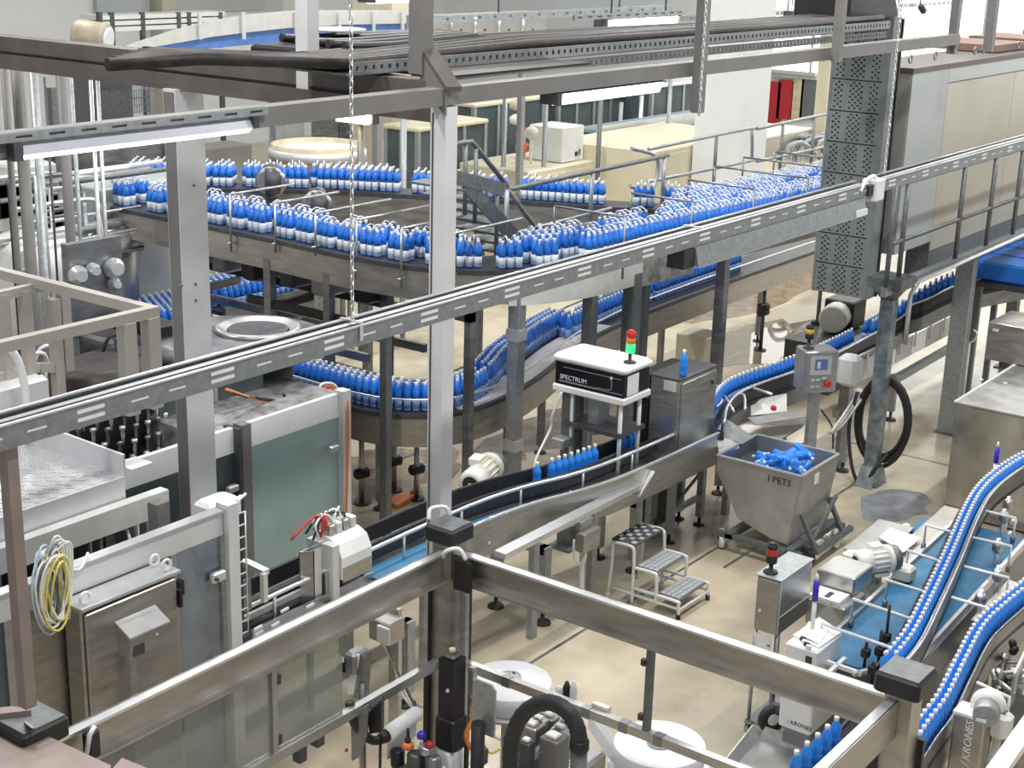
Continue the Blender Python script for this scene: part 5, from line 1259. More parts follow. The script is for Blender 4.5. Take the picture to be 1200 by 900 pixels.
for m, pts in (('orange', [(265, 456), (300, 468), (340, 474), (365, 462), (385, 452), (398, 458)]), ('black', [(272, 460), (310, 470), (335, 470), (332, 462)]), ('orange', [(340, 478), (350, 470), (372, 460), (392, 455)]), ('cable_pale', [(372, 458), (378, 450), (390, 450), (397, 458)]), ('rubber', [(300, 466), (325, 470), (345, 475)])):
    part(G().tube(smooth_path([PY(u, v, YG + .35) for u, v in pts], 5), .014, 6), 'loose_cable', m, t)
part(G().tube(smooth_path([PY(404, 460, YG), PY(408, 480, YG - .07), PY(407, 560, YG - .08), PY(405, 640, YG - .08)], 4), .012, 6), 'orange_hose', 'orange', t)
p = PZ(280, 392, 2.25)
t = thing('turntable', 'grey disc table with a dark oval recess behind the broad hall post', 'table', (p.x, p.y, 0))
part(G().lathe([(.75, 2.1), (.86, 2.14), (.86, 2.22), (.7, 2.25), (.4, 2.25)], (p.x, p.y, 0), 32), 'disc', 'stainless_dark', t)
part(G().lathe([(.30, 2.251), (.36, 2.29), (.40, 2.29), (.44, 2.251)], (p.x + .25, p.y, 0), 28), 'recess_rim', 'stainless', t)
part(G().lathe([(.29, 2.251), (.29, 2.262)], (p.x + .25, p.y, 0), 24), 'recess', 'dark_steel', t)
part(G().lathe([(.5, 0), (.5, 2.1)], (p.x, p.y, 0), 20), 'pedestal', 'dark_steel', t)
t = thing('junction_unit', 'crumpled white junction unit at the foot of the broad hall post above the front enclosure', 'box', tuple(PY(255, 590, 7.6)))
p = PY(255, 592, 7.6)
part(G().bbox(p.x - .14, p.x + .16, 7.5, 7.72, p.z - .12, p.z + .05, .03), 'casing', 'white_plastic', t)
part(G().box(p.x - .05, p.x + .05, 7.55, 7.65, 0, p.z - .12), 'stand', 'stainless_dark', t)
for k in range(5): part(G().tube(smooth_path([(p.x - .18 + .05 * k, 7.5, p.z - .08), (p.x - .12 + .05 * k, 7.47, p.z + .04), (p.x - .02 + .05 * k, 7.5, p.z + .06)], 4), .012, 5), 'wire', 'cable_pale', t)
# ---------------------------------------------------------------- labeller guard frame
FX0, FX1, FY0, FY1 = 3.72, 6.88, 2.45, 5.52
BT = PX(530, 640, FX1).z; BB = PX(530, 676, FX1).z
def corner_post(x, y, label, cap=.13):
    t = thing('frame_post', label, 'post', (x, y, 0), 'corner posts of the labeller frame')
    part(G().box(x - .075, x + .075, y - .075, y + .075, .02, BT + .04), 'shaft', 'stainless_warm', t)
    part(G().box(x - .11, x - .02, y + .075, y + .11, .02, BB - .05), 'dark_seal', 'brown_dark', t)
    part(G().box(x + .075, x + .11, y - .11, y + .02, .02, BB - .05), 'dark_seal', 'black', t)
    part(G().bbox(x - cap, x + cap, y - cap, y + cap, BT + .04, BT + .15, .012), 'cap', 'black', t)
    part(G().box(x - cap + .015, x + cap - .015, y - cap + .015, y + cap - .015, BT + .15, BT + .157), 'cap_plate', 'painted_grey' if cap > .15 else 'galv_dark', t)
    part(G().box(x - .16, x + .16, y - .16, y + .16, 0, .02), 'base_plate', 'stainless', t)
    return t
tp = corner_post(FX1, FY1, 'black capped steel corner post at the middle of the labeller frame', .115)
part(G().tube(smooth_path([(FX1 - .12, FY1 - .05, BT - .03), (FX1 - .14, FY1 - .09, BT + .03), (FX1 - .1, FY1 - .16, BT + .05), (FX1 - .08, FY1 - .2, BT - .02)], 4), .014, 6), 'white_hose', 'white_plastic', tp)
part(G().box(FX1 - .10, FX1 - .076, FY1 - .25, FY1 - .12, BB - .02, BT - .03), 'cable_socket', 'black', tp)
part(G().tube(smooth_path([(FX1 - .06, FY1 + .12, BT + .16), (FX1 - .02, FY1 + .14, BT + .22), (FX1 + .08, FY1 + .10, BT + .21), (FX1 + .1, FY1 + .08, BT + .15)], 4), .014, 6), 'lifting_loop', 'white_plastic', tp)
corner_post(FX1, FY0, 'black capped corner post of the labeller frame beside the bottle lanes', .125)
corner_post(FX0, FY1, 'black capped corner post of the labeller frame beside the brown steel channel', .13)
def c_beam(p, q, nrm, label):
    """C section beam, back towards the camera side nrm"""
    p, q, n_ = Vector(p), Vector(q), Vector(nrm)
    t = thing('frame_beam', label, 'beam', tuple((p + q) / 2), 'beams of the labeller frame')
    up = Vector((0, 0, 1)); h = (BT - BB)
    part(G().bar(p, q, .012, h), 'web', 'stainless_warm', t)
    for s_ in (1, -1): part(G().bar(p + up * s_ * (h / 2 - .008) + n_ * .03, q + up * s_ * (h / 2 - .008) + n_ * .03, .06 if abs(n_.x) < 2 else .06, .016), 'flange', 'stainless_bright' if s_ > 0 else 'stainless_warm', t)
    return t
zc_ = (BT + BB) / 2
c_beam((FX0 + .08, FY1, zc_), (FX1 - .08, FY1, zc_), (0, -1, 0), 'steel channel beam of the labeller frame above the left glass panes')
c_beam((FX1, FY1 - .08, zc_), (FX1, FY0 + .08, zc_), (-1, 0, 0), 'steel channel beam of the labeller frame above the film reels')
c_beam((FX1 - .08, FY0, zc_), (FX0, FY0, zc_), (0, 1, 0), 'steel channel beam running to the bottom edge beside the single file bottles')
zr_ = PY(490, 790, FY1).z
t = thing('glass_guard', 'hazy glass guard panes hung under the left labeller beam', 'glass guard', ((FX0 + FX1) / 2, FY1, zr_ - .03))
part(G().bar((FX0 + .08, FY1, zr_), (FX1 - .12, FY1, zr_), .05, .06), 'bottom_rail', 'stainless', t)
xm = PY(320, 840, FY1).x
for x in (xm, PY(496, 740, FY1).x - .0): part(G().box(x - .02, x + .02, FY1 - .02, FY1 + .02, zr_ + .03, BB - .004), 'mullion', 'stainless', t)
glass_mat('glass_hazy', (0.45, 0.48, 0.44), 0.2, 0.34)
part(G().box(FX0 + .1, xm - .02, FY1 - .005, FY1 + .005, zr_ + .03, BB - .004), 'glass_pane', 'glass_hazy', t)
part(G().box(xm + .02, PY(400, 740, FY1).x, FY1 - .005, FY1 + .005, zr_ + .03, BB - .004), 'glass_pane', 'glass_hazy', t)
for x, z in ((xm + .03, zr_ + .1), (xm + .03, BB - .1)): part(G().box(x - .012, x + .02, FY1 - .02, FY1 + .01, z - .03, z + .03), 'hinge', 'dark_steel', t)
for u, v in ((351, 870), (372, 862)):
    p = PY(u, v, FY1); part(G().box(p.x - .03, p.x + .03, FY1 - .03, FY1 + .03, p.z - .12 if u < 360 else p.z - .06, zr_ - .03), 'hanging_stop', 'dark_steel', t)
t = thing('glass_guard', 'clear guard opening with two bars under the right labeller beam', 'glass guard', (FX1, (FY0 + FY1) / 2, zr_ - .03))
part(G().bar((FX1, FY1 - .12, zr_), (FX1, FY0 + .1, zr_), .05, .06), 'bottom_rail', 'stainless', t)
ym = PX(761, 800, FX1).y
part(G().box(FX1 - .02, FX1 + .02, ym - .02, ym + .02, zr_ + .03, BB - .004), 'mullion', 'galv_dark', t)
part(G().box(FX1 - .02, FX1 + .02, FY1 - .16, FY1 - .12, .9, BB - .004), 'mullion', 'stainless', t)
for v in (775, 840): p = PX(757, v, FX1); part(G().box(FX1 - .03, FX1 + .0, ym + .02, ym + .05, p.z - .02, p.z + .02), 'hinge', 'dark_steel', t)
for u in (595, 690, 735, 777): p = PX(u, 800, FX1); part(G().box(FX1 - .028, FX1 + .028, p.y - .03, p.y + .03, zr_ - .034, zr_ + .034), 'rail_clip', 'stainless_dark', t)
part(G().box(FX1 + .03, FX1 + .07, PX(690, 825, FX1).y - .12, PX(690, 825, FX1).y, zr_ - .01, zr_ + .05), 'switch_block', 'motor_cream', t)
# brown steel channel at the lower left corner
ZB = 2.3
k1, k2, k3, k4 = PZ(-30, 868, ZB), PZ(38, 854, ZB - .0), PZ(130, 897, ZB), PZ(100, 960, ZB)
t = thing('brown_channel', 'brown reflecting steel channel in the lower left corner', 'channel', tuple((k2 + k3) / 2 - Vector((0, 0, .3))))
part(G().prism([k1, k2, k3, k4, PZ(-30, 960, ZB)], (0, 0, -.03)), 'channel_floor', 'steel_brown', t)
e0, e1 = PZ(-30, 845, ZB + .06), PZ(27, 828, ZB + .06)
part(G().prism([PZ(-30, 860, ZB), PZ(38, 852, ZB), Vector((PZ(38, 852, ZB).x, PZ(38, 852, ZB).y, ZB + .09)), Vector((PZ(-30, 860, ZB).x, PZ(-30, 860, ZB).y, ZB + .09))], (-.03, .10, 0)), 'side_flange', 'steel_brown', t)
part(G().prism([PZ(38, 854, ZB - .03), PZ(38, 854, ZB + .09), PZ(28, 846, ZB + .12), PZ(28, 850, ZB - .0)], (.012, 0, 0)), 'end_plate', 'steel_brown', t)
k5 = PZ(150, 895, ZB - .05)
part(G().prism([PZ(128, 905, ZB - .04), PZ(143, 888, ZB - .04), PZ(185, 905, ZB - .04), PZ(170, 930, ZB - .04)], (0, 0, -.02)), 'corner_tab', 'steel_brown', t)
part(G().box(k2.x - .2, k2.x - .1, k2.y - .5, k2.y - .4, 0, ZB - .03), 'support_leg', 'steel_brown', t)
p = PY(105, 868, FY1 - .1)
t = thing('black_lock', 'black interlock hanging by the left capped corner post', 'lock', tuple(p))
part(G().bbox(p.x - .03, p.x + .05, FY1 - .13, FY1 - .07, p.z - .10, p.z + .06, .015), 'body', 'black', t)
part(G().tube([(p.x - .04, FY1 - .12, p.z - .06), (p.x - .02, FY1 - .13, p.z + .05), (p.x + .02, FY1 - .12, p.z + .08)], .012, 6), 'strap', 'cable_pale', t)
# ---------------------------------------------------------------- first conveyor with the inspection head
ZC1 = 1.0
c1p = [Vector(p) for p in ((6.85, 7.68, ZC1), (8.2, 7.70, ZC1), (9.5, 7.69, ZC1), (10.2, 7.60, ZC1), (10.75, 7.45, ZC1), (11.4, 7.36, ZC1), (12.9, 7.31, ZC1))]
c1p = smooth_path(c1p, 3)
t = thing('infeed_conveyor', 'long black chain conveyor with blue belt running from the enclosure to the inspection head', 'conveyor', (9.5, 7.4, 0))
CV1 = t
part(G().strip(offset(c1p, .07), offset(c1p, -.07), .05), 'chain_deck', 'chain_black', t)
for off, h in ((.10, .17), (-.10, .13)):
    part(G().strip(offset(c1p, off + .015, h), offset(c1p, off - .015, h), .14), 'guide_profile', 'chain_black', t)
gr = offset(c1p, -.28, .19)
part(G().tube(gr, .018, 8), 'guide_rail', 'stainless_bright', t)
for p in [q for q, d in along(gr, .75, .3)]: part(G().tube([p, p - Vector((0, 0, .3))], .012, 6), 'rail_stay', 'stainless_bright', t)
bp = [p for p in c1p if p.x > 7.9]
part(G().strip(offset([q for q in bp if q.x < 10.9], -.20, -.02), offset([q for q in bp if q.x < 10.9], -.44, -.02), .025), 'blue_belt', 'belt_blue', t)
pl = [p for p in c1p if p.x > 9.0]
E_ = offset(pl, -.46)
part(G().strip(offset(pl, -.455, .11), offset(pl, -.475, .11), .34), 'side_plate', 'stainless', t)
part(G().strip(offset(pl, -.47, .125), offset(pl, -.50, .125), .015), 'plate_lip', 'stainless_bright', t)
pl2 = [p for p in c1p if p.x < 9.3]
part(G().strip(offset(pl2, .13, -.05), offset(pl2, -.46, -.05), .25), 'frame_box', 'stainless_dark', t)
part(G().strip(offset(pl, .13, -.05), offset(pl, -.44, -.05), .20), 'frame_box', 'stainless_dark', t)
for u, v in ((570, 635), (590, 600), (640, 612), (665, 575), (690, 580)):
    p = PY(u, v, 7.12); part(G().lathe([(.012, 0), (.012, .006)], (p.x, E_[5].y - .018, p.z), 8, (0, -1, 0)), 'bolt', 'white_plastic', t)
for x, y in ((8.15, 6.95), (10.05, 6.97), (10.05, 7.5), (11.55, 6.95), (11.6, 7.4), (8.3, 7.75), (12.6, 7.4)):
    lg = part(G().box(x - .045, x + .045, y - .045, y + .045, .12, .75), 'leg', 'galvanised', t)
    part(G().lathe([(.018, .13), (.018, .02), (.075, .018), (.08, 0)], (x, y, 0), 14), 'levelling_foot', 'black', lg)
    if y < 7.2: part(G().box(x - .045, x + .045, y - .02, y + .3, .68, .75), 'cross_arm', 'galvanised', t)
# left end: black rails, slotted steel plate
pe_ = [p for p in c1p if p.x < 8.3]
part(G().strip(offset(pe_, -.16, .16), offset(pe_, -.19, .16), .10), 'black_guide', 'black', t)
part(G().strip(offset(pe_, -.24, .12), offset(pe_, -.27, .12), .05), 'grey_guide', 'galvanised', t)
part(G().strip(offset(pe_, -.33, .03), offset(pe_, -.345, .03), .24), 'slotted_plate', 'stainless', t)
for k, (u, v) in enumerate(((302, 736), (322, 732), (363, 710), (303, 742), (333, 715))):
    p = PY(u, v, 7.33); part(G().bar((p.x - .04, 7.325, p.z), (p.x + .04, 7.325, p.z + .005), .012, .02), 'slot', 'white_plastic', t)
# solo bottles under inspection
bg_, bm_ = bottle_geo(.27, .040, 12, ('bottle_bright', 'bottle_bright', 'bottle_bright', 'cap_white'))
gb_, mb_ = bottle_geo(.27, .040, 12)
body = G(); body.lathe([(.032, 0), (.04, .01), (.04, .03), (.037, .05), (.04, .07), (.04, .11), (.038, .13), (.04, .15), (.04, .17), (.035, .195), (.02, .225), (.015, .24)], (0, 0, 0), 12)
cap_ = G(); cap_.lathe([(.016, .24), (.0175, .243), (.0175, .266), (.015, .27)], (0, 0, 0), 10)
lab_ = G(); lab_.lathe([(.0405, .072), (.0412, .075), (.0412, .112), (.0405, .115)], (0, 0, 0), 12)
ME_B, ME_C, ME_L = body.mesh('bottle_body', 'bottle_bright', (0, 0, 0)), cap_.mesh('cap', 'cap_white', (0, 0, 0)), lab_.mesh('paper_label', 'bottle_blue', (0, 0, 0))
def big_bottle(p, label, group=None, rot=None, sc=None):
    o = thing('water_bottle', label, 'bottle', tuple(p), group)
    plain_child(ME_B, 'body', o); plain_child(ME_C, 'cap', o); plain_child(ME_L, 'paper_label', o)
    if sc: o.scale = (sc, sc, sc)
    if rot: o.rotation_euler = rot
    return o
ords = ['first', 'second', 'third', 'fourth', 'fifth', 'sixth', 'seventh', 'eighth', 'ninth']
for k, u in enumerate((630, 646.5, 655.5, 662.5, 670, 677, 684.5, 690.5, 697.5)):
    best = min(along(c1p, .01, 0), key=lambda q: abs(proj(q[0] + Vector((0, 0, .27)))[0] - u))[0]
    big_bottle(best, '%s blue bottle in the file running from the gear motor to the inspection head' % ords[k])
for k, u in enumerate((731, 737.5, 743)):
    best = min(along(c1p, .01, 0), key=lambda q: abs(proj(q[0] + Vector((0, 0, .27)))[0] - u))[0]
    big_bottle(best, '%s of three blue bottles between the inspection head and the black tunnel' % ords[k])
# lower light beam and its end plate
a, b = PY(585, 676, 6.88), PY(757, 566, 6.88)
t = thing('reject_rail', 'light steel rail slanting below the infeed conveyor to a bent end plate', 'rail', ((a.x + b.x) / 2, 6.88, 0))
part(G().box(a.x, b.x - .05, 6.82, 6.94, b.z - .0, b.z + .05), 'rail_beam', 'stainless_bright', t)
e = PY(755, 570, 6.88)
part(G().prism([(e.x - .22, 6.80, e.z - .02), (e.x + .05, 6.80, e.z + .16), (e.x + .06, 6.80, e.z + .15), (e.x - .2, 6.80, e.z - .03)], (0, .16, 0)), 'end_plate', 'pale_steel', t)
for x in (a.x + .5, b.x - .9): part(G().box(x - .04, x + .04, 6.85, 6.91, .0, b.z), 'leg', 'galvanised', t)
p = PY(686, 630, 6.80)
t = thing('sensor_box', 'small grey sensor box hung under the slanting rail', 'box', tuple(p))
part(G().bbox(p.x - .13, p.x + .13, 6.72, 6.82, p.z - .10, p.z + .09, .01), 'casing', 'stainless_warm', t)
part(G().tube(smooth_path([(p.x - .2, 6.79, p.z + .05), (p.x - .22, 6.77, p.z - .1), (p.x - .14, 6.75, p.z - .2), (p.x - .02, 6.76, p.z - .08)], 4), .011, 6), 'hose', 'cable_pale', t)
part(G().tube([(p.x - .06, 6.79, p.z - .12), (p.x - .03, 6.79, 0)], .025, 8), 'white_post', 'white_plastic', t)
part(G().box(p.x - .1, p.x + .1, 6.79, 6.85, p.z + .09, b.z), 'bracket', 'stainless', t)
# pneumatic head above the left end
p = PZ(418, 650, 1.25)
t = thing('pneumatic_head', 'white hooded pneumatic head with red hoses above the black chain conveyor', 'machine', (p.x, p.y, 1.05))
x0, y0 = p.x - .22, p.y - .05
prof = [(y0, 1.12), (y0, 1.30), (y0 + .05, 1.40), (y0 + .14, 1.44), (y0 + .3, 1.44), (y0 + .3, 1.12)]
part(G().prism([(x0, y, z) for y, z in prof], (.34, 0, 0)), 'white_hood', 'white_plastic', t)
part(G().box(x0 + .01, x0 + .33, y0 - .006, y0, 1.10, 1.22), 'grey_front', 'stainless_warm', t)
part(G().box(x0 - .08, x0 - .01, y0 + .02, y0 + .3, .85, 1.42), 'mount_plate', 'pale_steel', t)
part(G().box(x0 - .12, x0 - .08, y0 + .06, y0 + .26, .85, 1.2), 'clamp_block', 'stainless', t)
part(G().lathe([(.04, 0), (.04, .1)], (x0 - .1, y0 - .02, .93), 10, (0, 1, 0)), 'black_knob', 'black', t)
part(G().lathe([(.025, 0), (.03, .05)], (x0 - .0, y0 - .06, .93), 10, (0, 1, 0)), 'orange_knob', 'orange', t)
random.seed(4)
for k in range(10):
    q = Vector((x0 + random.uniform(-.12, .25), y0 + .2, 1.44)); m = random.choice(['red', 'red', 'white_plastic', 'cable_pale', 'rubber'])
    part(G().tube(smooth_path([q, q + Vector((random.uniform(-.08, .08), 0, .12)), q + Vector((random.uniform(-.2, .2), .05, .16)), q + Vector((random.uniform(-.25, .1), .1, .02))], 4), .010, 5), 'air_hose', m, t)
for k in range(4): part(G().bbox(x0 + .02 + .08 * k, x0 + .08 + .08 * k, y0 + .14, y0 + .24, 1.44, 1.53, .008), 'valve_block', 'pale_steel' if k % 2 else 'stainless', t)
p = PZ(368, 650, 1.35)
t = thing('steel_cover', 'folded steel cover plate beside the pneumatic head', 'cover', (p.x, p.y, 1.0))
part(G().prism([(p.x - .15, p.y, 1.0), (p.x - .15, p.y, 1.42), (p.x - .07, p.y - .06, 1.42), (p.x - .07, p.y - .06, 1.0)], (.012, 0, 0)), 'left_fold', 'stainless', t)
part(G().box(p.x - .15, p.x + .25, p.y, p.y + .012, 1.0, 1.42), 'main_plate', 'stainless', t)
part(G().box(p.x - .07, p.x + .02, p.y - .06, p.y - .05, 1.0, 1.42), 'front_fold', 'stainless_bright', t)
part(G().box(p.x - .04, p.x + .0, p.y + .02, p.y + .06, .0, 1.0), 'stand', 'stainless', t)
a = PY(292, 662, 7.3); b = PY(310, 672, 7.2)
t = thing('angle_bracket', 'light steel bracket arm beside the wire cable ladder', 'bracket', tuple(a))
part(G().bar(PY(285, 658, 7.45), PY(312, 671, 7.2), .06, .04), 'arm', 'stainless_bright', t)
q = PY(309, 672, 7.2); part(G().box(q.x - .02, q.x + .02, 7.18, 7.22, q.z - .22, q.z), 'drop_leg', 'pale_steel', t)
part(G().box(q.x - .16, q.x - .03, 7.3, 7.312, q.z - .3, q.z - .05), 'side_plate', 'stainless_dark', t)
# gear motor beside the conveyor
def gear_motor(p, ax, r, L, label, m='motor_cream', stand=True, zfoot=0):
    ax = Vector(ax).normalized()
    t = thing('gear_motor', label, 'motor', (p.x, p.y, zfoot))
    part(G().lathe([(r * .7, -L * .5), (r * .95, -L * .47), (r, -L * .4), (r, -L * .12)], p, 18, ax), 'fan_cover', 'motor_white', t)
    part(G().lathe([(r * .60, -L * .515), (r * .62, -L * .50)], p, 18, ax), 'fan_grille', 'brown_dark', t)
    part(G().lathe([(r * .16, -L * .53), (r * .16, -L * .51)], p, 10, ax), 'hub', 'motor_cream', t)
    g = G(); g.lathe([(r * .82, -L * .12), (r * .82, L * .32)], p, 18, ax)
    a = ax.orthogonal().normalized(); b = ax.cross(a)
    for k in range(14):
        q = k * 2 * math.pi / 14; d = a * math.cos(q) + b * math.sin(q)
        g.bar(p + d * r * .88 - ax * L * .1, p + d * r * .88 + ax * L * .3, r * .06, r * .16, tuple(d))
    part(g, 'finned_body', m, t)
    part(G().lathe([(r * .9, L * .32), (r * 1.12, L * .34), (r * 1.12, L * .42), (r * .9, L * .44)], p, 18, ax), 'flange', m, t)
    part(G().lathe([(r * .95, L * .44), (r * 1.05, L * .5), (r * 1.0, L * .62), (r * .5, L * .66)], p, 18, ax), 'gear_case', 'galv_dark', t)
    u = Vector((0, 0, 1))
    side = ax.cross(u).normalized()
    g = G(); g.bar(p + u * r * .9 - ax * L * .05 - side * r * .5, p + u * r * .9 + ax * L * .25 - side * r * .5, r * .9, r * .5); part(g, 'terminal_box', 'motor_white', t)
    g = G(); g.bar(p - u * r * 1.05 - ax * L * .05, p - u * r * 1.05 + ax * L * .35, r * 1.5, r * .18); part(g, 'foot_plate', m, t)
    if stand: part(G().box(p.x - .06, p.x + .06, p.y - .06, p.y + .06, zfoot, p.z - r * 1.1), 'stand', 'stainless_dark', t)
    return t
p = PZ(564, 556, .85)
gear_motor(p, (.9, .25, .04), .135, .56, 'cream gear motor standing behind the black chain conveyor')
# inspection head
mat('head_black', (0.012, 0.013, 0.018), 0, .25, 0)
ix, iy = PZ(730, 476, 1.66).x, PZ(730, 476, 1.66).y
zi0, zi1 = 1.66, zup(ix, iy, 443)
sy = .80; sx = .46
t = thing('inspection_head', 'white and black inspection head standing over the bottle file', 'inspection head', (ix + sx / 2, iy + sy / 2, 1.0))
part(G().bbox(ix - .02, ix + sx + .02, iy - .02, iy + sy + .02, zi0, zi0 + .07, .012), 'white_base', 'white_plastic', t)
bk = part(G().bbox(ix, ix + sx, iy, iy + sy, zi0 + .07, zi1 + .02, .006), 'black_body', 'head_black', t)
zt_ = zi1 + .02
part(G().bbox(ix - .025, ix + sx + .03, iy - .03, iy + sy + .03, zt_, zt_ + .08, .03), 'white_lid', 'white_plastic', t)
part(G().box(ix + .06, ix + .26, iy - .004, iy, zi0 + .08, zi1 - .0), 'white_panel', 'white_plastic', t)
hgt = zi1 - zi0 - .07
for f0, f1, z in ((.12, .96, .86), (.06, .98, .16)): part(G().box(ix - .004, ix, iy + sy * (1 - f1), iy + sy * (1 - f0), zi0 + .07 + hgt * z, zi0 + .07 + hgt * z + .006), 'panel_line', 'ink_blue', bk)
part(G().tube(smooth_path([(ix - .004, iy + .16, zi0 + .07 + hgt * .84), (ix - .004, iy + .14, zi0 + .07 + hgt * .7), (ix - .004, iy + .14, zi0 + .07 + hgt * .36), (ix - .004, iy + .18, zi0 + .07 + hgt * .26), (ix - .004, iy + .3, zi0 + .07 + hgt * .25)], 3), .004, 5), 'panel_line', 'ink_blue', bk)
part(G().lathe([(.016, 0), (.016, .005)], (ix - .001, iy + .145, zi0 + .07 + hgt * .86), 10, (-1, 0, 0)), 'white_dot', 'white_plastic', bk)
text('SPECTRUM', (ix - .003, iy + sy - .06, zi0 + .07 + hgt * .30), (0, -1, 0), (0, 0, 1), .065, 'letter_white', 'lettering', bk)
part(G().box(ix - .004, ix, iy + .3, iy + sy - .06, zi0 + .07 + hgt * .2, zi0 + .07 + hgt * .22), 'small_print', 'ink_blue', bk)
for x, y in ((ix + .06, iy + .06), (ix + .06, iy + sy - .18), (ix + sx - .06, iy + .06), (ix + sx - .06, iy + sy - .18)): part(G().tube([(x, y, .95), (x, y, zi0)], .022, 8), 'support_rod', 'white_plastic', t)
part(G().box(ix + .0, ix + sx, iy + .02, iy + sy - .1, 1.2 + .12, 1.24 + .12), 'lower_yoke', 'dark_steel', t)
part(G().box(ix + .12, ix + .32, iy + .35, iy + .47, 1.36, zi0), 'camera_tube', 'galvanised', t)
part(G().box(ix + .05, ix + .20, iy + sy - .22, iy + sy - .06, 0.0, zi0), 'stand_column', 'galv_dark', t)
part(G().box(ix - .05, ix + sx + .05, iy + sy - .28, iy + sy - .02, 0.0, .03), 'stand_foot', 'galv_dark', t)
part(G().tube(smooth_path([(ix - .02, iy + sy - .1, zi0), (ix - .06, iy + sy - .02, 1.4), (ix - .02, iy + sy + .02, 1.25), (ix - .3, iy + sy - .0, .95), (ix - .2, iy + sy - .1, .8)], 5), .014, 6), 'white_hose', 'cable_pale', t)
part(G().bbox(ix - .1, ix + .2, iy + sy - .2, iy + sy - .05, 1.10, 1.2, .01), 'grey_box', 'galvanised', t)
tx, ty, tz_ = PZ(738, 425, zt_ + .08)
def beacon(x, y, z, segs, label, r=.035, pole=.08, h=.055):
    t = thing('signal_tower', label, 'signal light', (x, y, z))
    part(G().lathe([(r * 1.4, 0), (r * 1.3, .012), (r * .4, .018), (r * .4, pole)], (x, y, z), 12), 'foot', 'black', t)
    k = z + pole
    for m, hh in segs:
        part(G().lathe([(r * .9, 0), (r, .004), (r, hh - .004), (r * .9, hh)], (x, y, k), 14), 'lens' if 'lens' in m else 'housing', m, t); k += hh
    part(G().lathe([(r * .8, 0), (r * .5, .015)], (x, y, k), 12), 'cap', 'red_lens' if segs[-1][0] == 'red_lens' else 'black', t)
    return t
beacon(tx, ty, zt_ + .081, [('green_lens', .09), ('orange_lens', .06), ('red_lens', .06)], 'green orange and red signal tower on the white inspection head', .045, .10)
# black tunnel and steel cabinet after the head
nx, ny = PZ(790, 562, .72).x, PZ(790, 562, .72).y
zk1 = zup(nx, ny, 447)
t = thing('rejector_cabinet', 'steel cabinet on a tube stand with a blue bottle on top behind the inspection head', 'cabinet', (nx + .25, ny + .25, 0))
rx_ = PY(832, 545, ny).x
part(G().bbox(nx, rx_, ny, ny + .34, .72, zk1, .01), 'body', 'stainless', t)
part(G().bbox(nx + .02, rx_ - .02, ny - .02, ny, .75, zk1 - .03, .005), 'door', 'stainless', t)
part(G().lathe([(.02, 0), (.02, .02)], (rx_ - .12, ny - .02, zk1 - .14), 8, (0, -1, 0)), 'lock', 'black', t)
part(G().box(nx - .008, rx_ + .008, ny - .01, ny + .35, zk1, zk1 + .012), 'roof_plate', 'dark_steel', t)
part(G().box(nx - .012, nx, ny + .04, ny + .18, zk1 - .12, zk1 - .02), 'name_plate', 'pale_steel', t)
for x in (nx + .06, rx_ - .06):
    for y in (ny + .05, ny + .3):
        lg = part(G().box(x - .035, x + .035, y - .035, y + .035, .1, .71), 'leg', 'galvanised', t)
        part(G().lathe([(.018, .12), (.018, .02), (.06, .018), (.065, 0)], (x, y, 0), 12), 'levelling_foot', 'black', lg)
part(G().box(nx + .06, rx_ - .06, ny + .03, ny + .07, .3, .36), 'cross_tube', 'galvanised', t)
part(G().box(nx + .06, rx_ - .06, ny + .02, ny + .06, .64, .71), 'cross_tube', 'galvanised', t)
part(G().bar((nx + .06, ny + .05, .36), (rx_ - .06, ny + .05, .62), .02, .03), 'brace', 'galv_dark', t)
t = thing('dark_tunnel', 'black curtained tunnel between the inspection head and the steel cabinet', 'tunnel', (nx + .3, ny + .7, 0))
q0 = PX(766, 500, nx + .02)
part(G().box(nx + .02, nx + .75, ny + .36, q0.y + .25, .95, zk1 - .02), 'hood', 'black', t)
part(G().box(nx + .1, nx + .7, ny + .4, q0.y + .2, .0, .95), 'base', 'dark_steel', t)
part(G().box(nx + .0, nx + .02, ny + .36, ny + .6, zk1 - .25, zk1 + .04), 'grey_box', 'galvanised', t)
p = PZ(803, 441, zk1 + .012); p.y = min(max(p.y, ny + .06), ny + .3); p.x = min(max(p.x, nx + .06), rx_ - .08)
big_bottle((p.x, p.y, zk1 + .012), 'single blue bottle standing on top of the steel cabinet')
# ================================================================ BOTTLE HOPPER ON WHEELS
bx0, bx1, by0, by1, bz = 12.66, 13.50, 5.77, 6.70, .96
t = thing('bottle_hopper', 'grey steel hopper trolley heaped with rejected blue bottles', 'hopper', ((bx0 + bx1) / 2, (by0 + by1) / 2, 0))
prof = [(by1, bz), (by1, .80), (6.42, .36), (6.05, .24), (5.86, .22), (by0, bz)]
mat('hopper_grey', (0.46, 0.46, 0.44), 0.55, 0.42, 0.10, 5, 0.03)
part(G().prism([(bx0, y, z) for y, z in prof], (.012, 0, 0)), 'front_plate', 'hopper_grey', t)
part(G().prism([(bx1 - .012, y, z) for y, z in prof], (.012, 0, 0)), 'rear_plate', 'hopper_grey', t)
for i, nm in ((0, 'left_plate'), (1, 'chute_plate'), (2, 'chute_plate'), (3, 'bottom_plate'), (4, 'right_plate')):
    (ya, za), (yb, zb_) = prof[i], prof[i + 1]
    part(G().prism([(bx0 + .012, ya, za), (bx1 - .012, ya, za), (bx1 - .012, yb, zb_), (bx0 + .012, yb, zb_)], Vector((0, -(zb_ - za), yb - ya)).normalized() * .010), nm, 'hopper_grey' if i else 'stainless', t)
rim = [(bx0, by0), (bx1, by0), (bx1, by1), (bx0, by1)]
